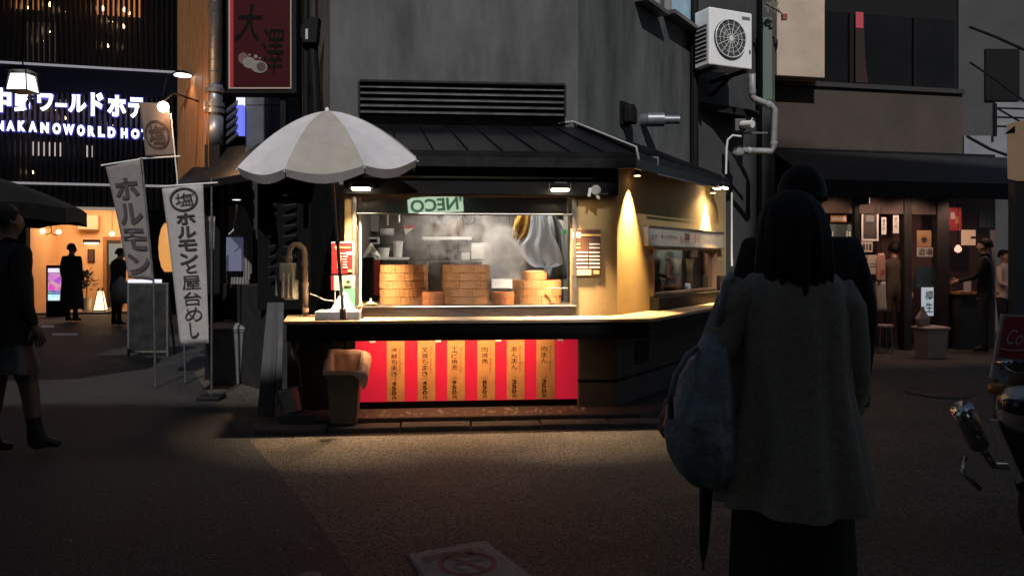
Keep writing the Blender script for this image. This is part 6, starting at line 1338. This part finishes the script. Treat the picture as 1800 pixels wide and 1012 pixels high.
def person(label, base, rz, h, armL=None, armR=None, stepL=(0, 0), stepR=(0, 0), lean=0.0, zones=None, mats=None, hair=None, build=1.0, headtilt=(0, 0)):
    s = h / 1.7; B0 = at(base, rz)
    t = thing('person', label, 'person', B0)
    def L(p): x, y, z = p; return (x * s, (y - lean * max(0, z - .95)) * s, z * s)
    bw = build; hx, hy = headtilt
    J = {'pelvis': ((0, 0, .95), (.15 * bw, .12 * bw)), 'waist': ((0, .0, 1.10), (.135 * bw, .105 * bw)), 'chest': ((0, .0, 1.30), (.155 * bw, .12 * bw)), 'neck0': ((0, .01, 1.44), .068), 'neck': ((hx * .3, -.005 + hy * .3, 1.50), .052),
         'jaw': ((hx * .7, -.03 + hy * .7, 1.555), (.066, .076)), 'head': ((hx, -.02 + hy, 1.615), (.08, .094)), 'crown': ((hx, -.005 + hy, 1.665), (.062, .07)), 'nose': ((hx, -.125 + hy, 1.59), .012)}
    E_ = [('pelvis', 'waist'), ('waist', 'chest'), ('chest', 'neck0'), ('neck0', 'neck'), ('neck', 'jaw'), ('jaw', 'head'), ('head', 'crown'), ('head', 'nose')]
    hands = []
    for sd_, arm, st, nm in ((1, armL, stepL, 'l'), (-1, armR, stepR, 'r')):
        el, wr = arm or ((.235, .02, 1.14), (.25, -.06, .90))
        J['sh' + nm] = ((sd_ * .175 * bw, 0, 1.40), .064 * bw); J['el' + nm] = ((sd_ * el[0], el[1], el[2]), .045 * bw); J['wr' + nm] = ((sd_ * wr[0], wr[1], wr[2]), .029)
        E_ += [('chest', 'sh' + nm), ('sh' + nm, 'el' + nm), ('el' + nm, 'wr' + nm)]
        fy, kz = st
        J['hip' + nm] = ((sd_ * .085, 0, .88), .10 * bw); J['kn' + nm] = ((sd_ * .095, fy * .5 - kz * .12 - .01, .49), .066); J['an' + nm] = ((sd_ * .095, fy + .01, .09 + kz * .1), .043); J['to' + nm] = ((sd_ * .11, fy - .15, .045 + kz * .02), (.04, .03)); J['he' + nm] = ((sd_ * .095, fy + .05, .04 + kz * .12), .035)
        E_ += [('pelvis', 'hip' + nm), ('hip' + nm, 'kn' + nm), ('kn' + nm, 'an' + nm), ('an' + nm, 'to' + nm), ('an' + nm, 'he' + nm)]
        J['ea' + nm] = ((sd_ * .092 + hx, .0 + hy, 1.60), .014); E_.append(('head', 'ea' + nm))
        hands.append((nm, sd_))
    J2 = {k: (L(v[0]), tuple(q * s for q in v[1]) if isinstance(v[1], tuple) else v[1] * s) for k, v in J.items()}
    vs, fs = skin_mesh(J2, E_)
    g = G(B0); g.add(vs, fs); nb_ = len(fs)
    for nm, sd_ in hands:
        e, w = Vector(J2['el' + nm][0]), Vector(J2['wr' + nm][0]); hand(g, w, w + (w - e).normalized() * .1, (-sd_, -.2, 0), s, .35)
    o = g.build('body', mats or [M_dark, M_skin], t, smooth=True, fix=False)
    for p in o.data.polygons:
        c = p.center; 
        o.data.polygons[p.index].material_index = zones(c.x / s, c.y / s, c.z / s, p.index >= nb_)
    if hair: hair(t, B0, s, L, hx, hy)
    return t, B0, s

def short_hair(t, B0, s, L, hx, hy, m=None, low=1.59, puff=1.0):
    rings = []
    for j in range(8):
        f = j / 7; z = low + (1.728 - low) * f; r = math.sqrt(max(0.02, 1 - (max(0, (z - 1.62)) / .118) ** 2)) * puff
        ring_ = []
        for k in range(20):
            a = 2 * math.pi * k / 20; x, y = .088 * r * math.cos(a), .101 * r * math.sin(a) - .005
            if y < -.03 and z < 1.66: y = -.03 + (y + .03) * .25
            w_ = 1 + .03 * math.sin(5 * a + 7 * f) + .02 * math.sin(11 * a)
            ring_.append(L((hx + x * w_, hy + y * w_ + .012, z)))
        rings.append(ring_)
    G(B0).loft(rings).build('hair', m or M_hair, t, smooth=True)

def zones_simple(top=.86, neck=1.47, sleeve=True, shoe=.10, knee=None):
    def f(x, y, z, ish):
        if ish: return 1
        if z > neck and abs(x) < .12: return 1
        if z < shoe: return 3
        if knee and z < knee: return 1
        if z < top and abs(x) < .21: return 2
        return 0
    return f

def skirt(t, B0, rings, m, name, folds=9, amp=.05, n=48):
    R_ = []
    for i, (z, rx, ry, cx, cy) in enumerate(rings):
        f = i / max(1, len(rings) - 1); r_ = []
        for k in range(n):
            a = 2 * math.pi * k / n; q = 1 + amp * f * (math.cos(folds * a + .8) * .7 + .5 * math.cos((folds - 4) * a + 2 + f))
            r_.append((cx + rx * q * math.cos(a), cy + ry * q * math.sin(a), z + .01 * f * math.sin(3 * a)))
        R_.append(r_)
    return G(B0).loft(R_, cap=False).build(name, m, t, smooth=True)

# woman from behind in the foreground
M_coat = mat('tweed_coat', (.31, .25, .205), .95, noise=(70, .3), bump=(160, .5, .004)); M_skirt = mat('black_skirt', (.012, .011, .011), .9, noise=(15, .3))
Yw = 2.3; bw_ = W(1392, 0, Yw)
def bob(t, B0, s, L, hx, hy):
    rings = []
    N_ = 96
    for z, rx, ry, cy, st in ((1.405, .088, .07, .03, 1.), (1.43, .108, .088, .026, 1.), (1.47, .116, .104, .02, .8), (1.53, .114, .112, .014, .6), (1.59, .110, .114, .01, .45), (1.64, .100, .106, .005, .35), (1.685, .080, .084, .0, .25), (1.712, .052, .056, .0, .2), (1.727, .018, .02, 0, .1)):
        ring_ = []
        for k in range(N_):
            a = 2 * math.pi * k / N_; x, y = rx * math.cos(a), ry * math.sin(a)
            if y < -.02 and z < 1.64: y = -.02
            q = st * (.05 * math.sin(13 * a + .7) + .04 * math.sin(29 * a + 9 * z) + .03 * math.sin(47 * a))
            ring_.append(L((x * (1 + q) + hx, y * (1 + q) + cy + hy, z + (.022 * math.sin(7 * a) + .014 * math.sin(19 * a) if z < 1.44 else 0))))
        rings.append(ring_)
    G(B0).loft(rings).build('hair', M_hair, t, smooth=True)
def z_w(x, y, z, ish):
    if ish: return 1
    if z > 1.46 and abs(x) < .12: return 1
    if z < .09: return 3
    return 2 if z < .8 else 0
t, B0, s = person('woman seen from behind in a grey coat and long black skirt', (bw_.x, Yw, 0), 180, 1.63, armL=((.262, .03, 1.17), (.335, -.03, 1.06)), armR=((.185, .0, 1.14), (.18, -.10, .93)), stepL=(-.08, 0), stepR=(.10, .2), zones=z_w, mats=[M_coat, M_skin, M_skirt, M_shoe], hair=bob)
wc = t
skirt(t, B0, [(1.425, .07, .065, 0, .0), (1.405, .125, .09, 0, .0), (1.37, .160, .108, 0, .0), (1.28, .168, .122, 0, 0), (1.16, .168, .125, 0, 0), (1.05, .175, .132, 0, .005), (.95, .195, .145, 0, .01), (.85, .213, .16, 0, .012), (.765, .228, .172, 0, .015), (.73, .232, .175, 0, .015)], M_coat, 'coat', 11, .11, 72)
def sleeve(nm, p, r, m): G(B0).tube(p, r, 14).build(nm, m, t, smooth=True)
sleeve('sleeve', [(.13, 0, 1.36), (.175, .01, 1.31), (.215, .025, 1.22), (.25, .03, 1.13), (.275, .01, 1.09), (.305, -.01, 1.045)], [.055, .058, .057, .055, .052, .048], M_coat)
sleeve('sleeve', [(-.13, 0, 1.36), (-.165, .0, 1.30), (-.175, .0, 1.18), (-.18, -.01, 1.08), (-.175, -.05, .98), (-.17, -.08, .91)], [.055, .057, .056, .055, .052, .048], M_coat)
skirt(t, B0, [(.86, .155, .125, 0, 0), (.7, .175, .15, 0, 0), (.45, .185, .17, 0, 0), (.2, .195, .19, 0, .01), (.13, .2, .195, 0, .01)], M_skirt, 'skirt', 9, .06)
# her bag, hung from the shoulder
def lp(u, v, y): return W(u, v, y)
Yg = 2.28
bagM = at(W(1228, 850, Yg))
M_bag = mat('nylon_bag', (.24, .25, .275), .36, noise=(9, .25), bump=(9, .8, .05))
t = thing('shoulder_bag', 'large slouchy dark blue nylon bag hanging at the woman\'s side', 'bag', bagM)
rings = []
for (v, ul, ur, dep) in ((585, 1236, 1272, .03), (610, 1222, 1278, .05), (650, 1196, 1282, .08), (700, 1176, 1286, .11), (750, 1167, 1288, .13), (790, 1172, 1288, .13), (820, 1186, 1286, .11), (840, 1206, 1282, .08), (848, 1225, 1270, .04)):
    cx_, rx = W((ul + ur) / 2, v, Yg), (ur - ul) / 2 / F * Yg; r_ = []
    for k in range(32):
        a = 2 * math.pi * k / 32; w_ = 1 + .035 * math.sin(6 * a + v * .02) + .03 * math.sin(11 * a - v * .01)
        r_.append((cx_.x + rx * w_ * math.cos(a), Yg - .02 + dep * w_ * math.sin(a), cx_.z + .006 * math.sin(5 * a)))
    rings.append(r_)
G().loft(rings).build('bag_body', M_bag, t, smooth=True)
G().tube([W(1262, 590, Yg - .03), W(1268, 545, Yg - .05), W(1276, 500, Yg - .06), W(1284, 484, Yg + .0), W(1285, 490, Yg + .10)], .012, 8).build('strap', M_bag, t, smooth=True)
G().tube([W(1180, 735, Yg - .1), W(1178, 700, Yg - .11), W(1188, 660, Yg - .1), W(1208, 625, Yg - .06), W(1225, 612, Yg - .04)], .009, 8).build('zip_edge', mat('zip_grey', (.16, .16, .17), .35, metal=.5), t, smooth=True)
# folded umbrella carried under the bag
t = thing('folded_umbrella', 'folded dark umbrella hanging below the shoulder bag', 'umbrella', at(W(1240, 985, 2.25)))
a, b_ = W(1244, 800, 2.42), W(1236, 985, 2.36); G().tube([a, a.lerp(b_, .3), a.lerp(b_, .85), b_], [.02, .022, .014, .006], 10).build('canopy', M_dark, t, smooth=True); G().tube([b_, b_ + Vector((0, 0, -.03))], .004, 6).build('ferrule', M_steeld, t); G().tube([a, a + Vector((.01, 0, .1)), a + Vector((.03, 0, .13)), a + Vector((.05, 0, .1))], .009, 8).build('handle', M_black, t)
# companion in black, walking ahead of her
bm_ = W(1408, 0, 3.15)
person('tall figure in black clothes walking just ahead of the woman', (bm_.x, 3.15, 0), 182, 1.80, armL=((.24, .0, 1.13), (.25, -.10, .90)), armR=((.245, .02, 1.13), (.25, -.02, .88)), stepL=(.1, .2), stepR=(-.1, 0), zones=zones_simple(.9, 1.48), mats=[M_dark, M_skin, M_dark, M_shoe], hair=short_hair, build=1.1)
# passer-by at the far left in shorts
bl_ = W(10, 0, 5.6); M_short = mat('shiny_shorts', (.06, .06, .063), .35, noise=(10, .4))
def z_s(x, y, z, ish):
    if ish: return 1
    if z > 1.48 and abs(x) < .12: return 1
    if z < .27: return 3
    if z < .52: return 1
    return 2 if z < .86 and abs(x) < .2 else 0
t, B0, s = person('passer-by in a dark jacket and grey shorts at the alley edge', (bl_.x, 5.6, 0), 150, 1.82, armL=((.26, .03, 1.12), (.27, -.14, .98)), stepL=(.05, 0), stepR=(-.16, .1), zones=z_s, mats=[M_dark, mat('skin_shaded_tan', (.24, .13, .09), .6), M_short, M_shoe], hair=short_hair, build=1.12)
skirt(t, B0, [(1.50, .10, .085, 0, 0), (1.46, .19, .12, 0, 0), (1.3, .225, .16, 0, 0), (1.1, .225, .165, 0, 0), (.95, .225, .17, 0, 0), (.84, .23, .175, 0, 0)], M_dark, 'jacket', 7, .04)
skirt(t, B0, [(.93, .20, .15, 0, 0), (.8, .205, .17, 0, 0), (.68, .215, .19, 0, -.01), (.62, .22, .2, 0, -.01)], M_short, 'shorts', 6, .05)
# two figures outside the hotel
bh = W(126, 0, 17.6)
t, B0, s = person('dark figure standing upright before the warm hotel entrance', (bh.x, 17.6, 0), 170, 1.78, zones=zones_simple(.5, 1.49), mats=[M_dark, M_skin, M_dark, M_shoe], hair=short_hair, build=1.05)
skirt(t, B0, [(1.46, .20, .12, 0, 0), (1.3, .23, .15, 0, 0), (1.0, .225, .16, 0, 0), (.6, .25, .19, 0, 0), (.3, .26, .2, 0, 0)], M_dark, 'long_coat', 7, .05)
bh = W(205, 0, 16.6)
t, B0, s = person('dark hunched figure holding up a phone near the hotel door', (bh.x, 16.6, 0), 150, 1.66, armL=((.24, -.12, 1.2), (.14, -.30, 1.36)), armR=((.25, .02, 1.13), (.26, -.02, .9)), lean=.12, zones=zones_simple(.85, 1.49), mats=[M_dark2, M_skin, M_dark, M_shoe], hair=short_hair, build=1.1)
c_ = W(213, 510, 16.4); tag(G().lathe([(.001, -.3), (.15, -.28), (.2, -.1), (.16, .12), (.06, .25), (.03, .3), (.001, .3)], c_, 14).build('carrier_bag', mat('carrier_white', (.22, .20, .19), .5, noise=(9, .3)), smooth=True), 'pale carrier bag beside the hunched figure near the hotel', 'bag')
# people at the shop
q = BF.w(BF.X(1732, -.5), -.5); person('person in black standing at the shop counter', (q.x, q.y, 0), 235, 1.74, armL=((.22, -.1, 1.15), (.14, -.34, 1.08)), zones=zones_simple(.85, 1.48), mats=[M_dark, M_skin, M_dark, M_shoe], hair=short_hair, build=1.1)
q = BF.w(BF.X(1572, .2), .2); person('person in a brown coat inside the shop behind the hanging towel', (q.x, q.y, 0), 160, 1.70, zones=zones_simple(.6, 1.48), mats=[mat('brown_coat', (.10, .075, .06), .9), M_skin, M_dark, M_shoe], hair=short_hair)
q = BF.w(BF.X(1765, .35), .35); person('person in a white shirt working behind the shop counter', (q.x, q.y, 0), 30, 1.58, armL=((.24, -.06, 1.12), (.08, -.28, 1.08)), armR=((.24, -.06, 1.12), (.06, -.3, 1.05)), zones=zones_simple(.85, 1.48), mats=[mat('white_shirt', (.62, .5, .44), .8), M_skin, M_dark, M_shoe], hair=short_hair)

# ------------------------------------------------------------------ scooter
SM = at((3.67, 4.62, 0), 126.9)
sc = thing('scooter', 'silver and black motor scooter parked at the picture edge', 'scooter', SM)
M_sil = mat('scooter_silver', (.62, .57, .54), .28, metal=.45, noise=(3, .1)); M_sbk = mat('scooter_black', (.018, .018, .02), .3); M_chr = mat('chrome', (.6, .6, .6), .15, metal=1.0)
def rg(z, y, w, d, n=24): return [(w * math.copysign(abs(math.cos(2 * math.pi * k / n)) ** .7, math.cos(2 * math.pi * k / n)), y + d * math.copysign(abs(math.sin(2 * math.pi * k / n)) ** .8, math.sin(2 * math.pi * k / n)), z) for k in range(n)]
G(SM).loft([rg(.30, .05, .06, .05), rg(.40, .02, .12, .06), rg(.55, .0, .20, .07), rg(.70, .02, .225, .07), rg(.80, .06, .20, .07), rg(.86, .1, .15, .06)]).build('front_apron', M_sil, sc, smooth=True)
G(SM).loft([rg(.84, .06, .10, .06), rg(.90, .03, .17, .11), rg(.97, .04, .20, .13), rg(1.03, .08, .18, .12), rg(1.08, .12, .10, .08)]).build('headlight_cowl', M_sil, sc, smooth=True)
G(SM).slab([(-.13, .92), (.13, .92), (.15, 1.0), (.08, 1.04), (-.08, 1.04), (-.15, 1.0)], -.10, -.06).build('headlight', mat('lamp_glass', (.03, .035, .04), .08), sc, bevel=.02)
for s_ in (-1, 1):
    G(SM).loft([rg(.60, -.08, .01, .01, 10), rg(.66, -.085, .04, .02, 10), rg(.74, -.07, .03, .02, 10)]).build('front_panel_inset', M_sbk, sc)
    G(SM).hexa([(s_ * .03, -.075, .38), (s_ * .06, -.075, .40), (s_ * .06, -.06, .40), (s_ * .03, -.06, .38), (s_ * .12, -.085, .72), (s_ * .17, -.085, .72), (s_ * .17, -.06, .72), (s_ * .12, -.06, .72)]).build('apron_inset', M_sbk, sc)
    G(SM).lathe([(.001, -.02), (.03, -.015), (.035, .015), (.001, .02)], (s_ * .17, -.02, .90), 12).build('turn_signal', mat('amber', (.5, .16, .03), .25), sc, smooth=True)
    G(SM).tube([(s_ * .10, .14, 1.08), (s_ * .22, .16, 1.10), (s_ * .33, .22, 1.08)], .014, 8).build('handlebar', M_sbk, sc); G(SM).cyl((s_ * .26, .18, 1.098), (s_ * .36, .235, 1.075), .02, n=10).build('grip', M_rubber, sc)
    G(SM).tube([(s_ * .2, .14, 1.1), (s_ * .26, .12, 1.25)], .006, 6).build('mirror_stem', M_sbk, sc); G(SM).lathe([(.001, -.03), (.05, -.02), (.05, .02), (.001, .03)], (s_ * .27, .12, 1.29), 14).build('mirror', M_sbk, sc, smooth=True)
G(SM).loft([rg(.36, -.04, .05, .20), rg(.46, -.04, .065, .22), rg(.50, -.02, .05, .16)]).build('front_mudguard', M_sil, sc, smooth=True)
def wheel(y, r):
    WMx = SM @ Matrix.Translation((0, y, r)) @ Matrix.Rotation(R(90), 4, 'Y')
    w = G(WMx).lathe([(r * .62, -.05), (r * .85, -.055), (r * .98, -.035), (r, 0), (r * .98, .035), (r * .85, .055), (r * .62, .05)], n=32, close=True).build('wheel', M_rubber, sc, smooth=True)
    G(WMx).lathe([(.001, -.03), (r * .2, -.035), (r * .55, -.02), (r * .615, -.045), (r * .615, .045), (r * .55, .02), (r * .2, .035), (.001, .03)], n=28).build('rim', M_chr, w, smooth=False)
wheel(-.02, .215); wheel(1.22, .215)
for s_ in (-1, 1): G(SM).tube([(s_ * .075, .0, .215), (s_ * .08, .03, .42)], .016, 8).build('fork', M_sbk, sc)
G(SM).box(-.16, .16, .12, .55, .24, .30).build('footboard', M_sbk, sc, bevel=.02)
def tr(y, zc, w, h, n=20): return [(w * math.cos(2 * math.pi * k / n), y, zc + h * math.copysign(abs(math.sin(2 * math.pi * k / n)) ** .75, math.sin(2 * math.pi * k / n))) for k in range(n)]
G(SM).loft([tr(.50, .45, .16, .20), tr(.70, .50, .19, .22), tr(1.0, .56, .20, .20), tr(1.25, .64, .185, .17), tr(1.42, .70, .15, .13), tr(1.52, .74, .09, .08), tr(1.55, .75, .03, .03)]).build('rear_body', M_sil, sc, smooth=True)
G(SM).loft([tr(.58, .70, .13, .05), tr(.8, .75, .16, .06), tr(1.1, .79, .155, .06), tr(1.33, .84, .12, .05), tr(1.40, .85, .05, .03)]).build('seat', M_rubber, sc, smooth=True)
G(SM).loft([tr(1.40, .70, .135, .06), tr(1.50, .73, .11, .055), tr(1.565, .745, .05, .03)]).build('tail_lamp', mat('tail_glass', (.03, .022, .022), .08), sc, smooth=True)
for s_ in (-1, 1):
    G(SM).lathe([(.001, -.03), (.035, -.02), (.035, .02), (.001, .03)], (s_ * .13, 1.46, .80), 12).build('rear_signal', mat('amber', (.5, .16, .03), .25), sc, smooth=True)
    G(SM).hexa([(s_ * .015, 1.44, .36), (s_ * .045, 1.44, .34), (s_ * .045, 1.40, .34), (s_ * .015, 1.40, .36), (s_ * .12, 1.47, .64), (s_ * .165, 1.45, .64), (s_ * .165, 1.41, .64), (s_ * .12, 1.42, .64)]).build('mudguard_stay', M_sil, sc)
    G(SM).tube([(s_ * .13, .95, .78), (s_ * .17, 1.2, .86), (s_ * .13, 1.45, .93), (s_ * .05, 1.5, .945)], .011, 8).build('grab_rail', M_chr, sc, smooth=True)
G(SM).hexa([(-.05, 1.42, .30), (.05, 1.42, .30), (.05, 1.40, .30), (-.05, 1.40, .30), (-.11, 1.45, .60), (.11, 1.45, .60), (.11, 1.43, .60), (-.11, 1.43, .60)]).build('rear_mudguard', M_sbk, sc)
G(SM).cyl((.27, 1.30, .47), (.29, 1.46, .68), .05, .055, 18).build('muffler', M_chr, sc, smooth=True); G(SM).tube([(.27, 1.28, .45), (.26, 1.15, .34), (.22, .8, .28), (.1, .6, .26)], .02, 8).build('exhaust_pipe', M_chr, sc, smooth=True); G(SM).tube([(.28, 1.44, .42), (.27, 1.50, .36), (.2, 1.46, .28)], .013, 8).build('side_guard', M_chr, sc, smooth=True)

# ------------------------------------------------------------------ no-smoking mat pasted on the road
def gq(u, v, z=.008): Y = (EYE - z) * F / (v - HZ); return Vector(((u - 900) / F * Y, Y, z))
t = thing('no_smoking_mat', 'worn white road mat with a red no-smoking ring', 'mat', at(gq(830, 985)))
c4 = [gq(714, 973), gq(853, 949), gq(1010, 1070), gq(800, 1110)]
def mf(s, q, z=.0): p = (c4[0].lerp(c4[1], s)).lerp(c4[3].lerp(c4[2], s), q); return Vector((p.x, p.y, p.z + z))
edge = []
for k in range(60):
    f = k / 60 * 4; i = int(f); fr_ = f - i; s_, q_ = ((fr_, 0), (1, fr_), (1 - fr_, 1), (0, 1 - fr_))[i]; j = .012
    edge.append(mf(s_ + random.uniform(-j, j), q_ + random.uniform(-j, j)))
g = G(); n_ = len(edge); g.add(edge + [p + Vector((0, 0, -.003)) for p in edge], [tuple(range(n_))] + [(i, n_ + i, n_ + (i + 1) % n_, (i + 1) % n_) for i in range(n_)]); g.build('sheet', mat('mat_white', (.23, .20, .19), .7, noise=(7, .35)), t)
M_mred = mat('mat_red', (.20, .05, .045), .7, noise=(12, .4)); M_mgrey = mat('mat_grey', (.09, .085, .085), .7, noise=(12, .3))
# the ring is round on the ground
cen = gq(822, 990); rad_ = (gq(874, 990) - gq(770, 990)).length / 2
pts = []
for k in range(40):
    a = 2 * math.pi * k / 40
    for f in (1, .80): pts.append(cen + Vector((rad_ * f * math.cos(a), rad_ * f * math.sin(a), .002)))
G().add(pts, [(2 * k, 2 * ((k + 1) % 40), 2 * ((k + 1) % 40) + 1, 2 * k + 1) for k in range(40)]).build('ring', M_mred, t, fix=False)
def bar(a0, r0, a1, r1, w, m, z, nm):
    a = cen + Vector((rad_ * r0 * math.cos(a0), rad_ * r0 * math.sin(a0), z)); b = cen + Vector((rad_ * r1 * math.cos(a1), rad_ * r1 * math.sin(a1), z)); n = (b - a).cross(Vector((0, 0, 1))).normalized() * w
    G().add([a - n, b - n, b + n, a + n], [(0, 1, 2, 3)]).build(nm, m, t, fix=False)
bar(R(140), .82, R(-40), .82, .014, M_mred, .003, 'slash'); bar(R(200), .45, R(35), .62, .015, M_mgrey, .0025, 'cigarette')
for k in range(4): bar(R(215 + 14 * k), .5 + .08 * (k % 2), R(225 + 14 * k), .62 - .1 * (k % 2), .008, M_mgrey, .0025, 'smoke_line')
vs_, fs_ = glyphs('歩行喫煙禁止', .01)
G().add([mf(.12 + .75 * a, .20 - .13 * b, .002) for a, b in vs_], fs_).build('lettering', M_mred, t, fix=False)
bar_ = [mf(.0, .02, .002), mf(.03, .0, .002), mf(.07, 1, .002), mf(.02, 1, .002)]; G().add(bar_, [(0, 1, 2, 3)]).build('edge_strip', M_mgrey, t, fix=False)
tag(G().add([gq(514, 1013), gq(540, 1004), gq(562, 1003), gq(580, 1040), gq(530, 1045)], [(0, 1, 2, 3, 4)]).build('paper_scrap', mat('scrap', (.16, .15, .14), .7, noise=(20, .3))), 'pale torn scrap stuck to the road at the picture bottom', 'scrap')
# litter specks on the road
g = G()
for k in range(60):
    p = gq(random.uniform(120, 1160), random.uniform(780, 1005), .006); r = random.uniform(.004, .011); g.lathe([(r, 0), (r * .7, r * .5), (.0005, r * .6)], p, 5)
tag(g.build('gravel', mat('speck', (.20, .18, .16), .7)), 'pale specks of grit scattered over the road', 'gravel', kind='stuff')
# round manhole lid on the right
p = gq(1650, 690, .006); t = thing('manhole_cover', 'faint round manhole cover on the dark road beside the scooter', 'manhole', at(p)); G(at(p)).lathe([(.33, 0), (.33, .004), (.30, .004), (.30, .002), (.001, .002)], n=36).build('lid', mat('iron', (.06, .05, .045), .5, metal=.3, noise=(20, .3)), t)

# ------------------------------------------------------------------ behind the camera and beside the alley: unseen buildings added for shade; the sign mirrors in the transom
M_bk = mat('across_wall', (.08, .08, .08), .85, noise=(1, .2))
ac_ = thing('shade_building_across', 'plain unseen building added behind the viewer to shade the road', 'building', at((0, -5.5, 0)))
for (xa, xb, hh_) in ((-24, -5.4, 36), (-5.398, 1.5, 11.85), (1.502, 2.7, 13.5), (2.702, 4.55, 14.3), (4.552, 20, 18.7)): G().box(xa, xb, -7.5, -5.5, 0, hh_).build('wall', M_bk, ac_)  # unseen blocks, heights stepped to set where their shadow ends
lf = thing('shade_building_beside_alley', 'plain unseen building added along the alley to shade it', 'building', at((-12, 12, 0)))
G().prism([(-7.6, 6.5), (-17.5, 24), (-21, 22), (-14, 6.5)], 0, 14).build('wall', M_bk, lf)  # unseen block added to keep the sun off the alley
d0 = Vector(((766 - 900) / F, 1, (HZ - 360) / F)); nrm = Vector((math.sin(S.a), -math.cos(S.a), 0))
pane_p = S.w(S.X(766, .012), .012, S.pix(766, 360, .012)[1]); rf = d0 - 2 * d0.dot(nrm) * nrm; tt = (-4.9 - pane_p.y) / rf.y; sp = pane_p + rf * tt
NM = Matrix.Translation(sp) @ Matrix.Rotation(R(180), 4, 'Z') @ Matrix.Rotation(R(5), 4, 'Y')
nsg = thing('green_sign', 'lit pale green shop sign across the street', 'sign', NM)
ws = 96 / F * (Vector(pane_p - Vector((0, 0, EYE))).length + rf.length * tt); hs = ws * .31
G(NM).box(-ws / 2, ws / 2, 0, .12, -hs / 2, hs / 2).build('face', glow('sign_mint', (.75, 1., .70), 2.3), nsg); text('lettering', "'NECO", mat('sign_green_ink', (.02, .07, .035), .6, emit=(.1, .3, .16), es=1.2), nsg, NM, -ws * .48, ws * .46, -hs * .38, hs * .40, -.006, .03)
G(NM).box(-.05, .05, .121, .59, -.05, .05).build('bracket', M_black, nsg)
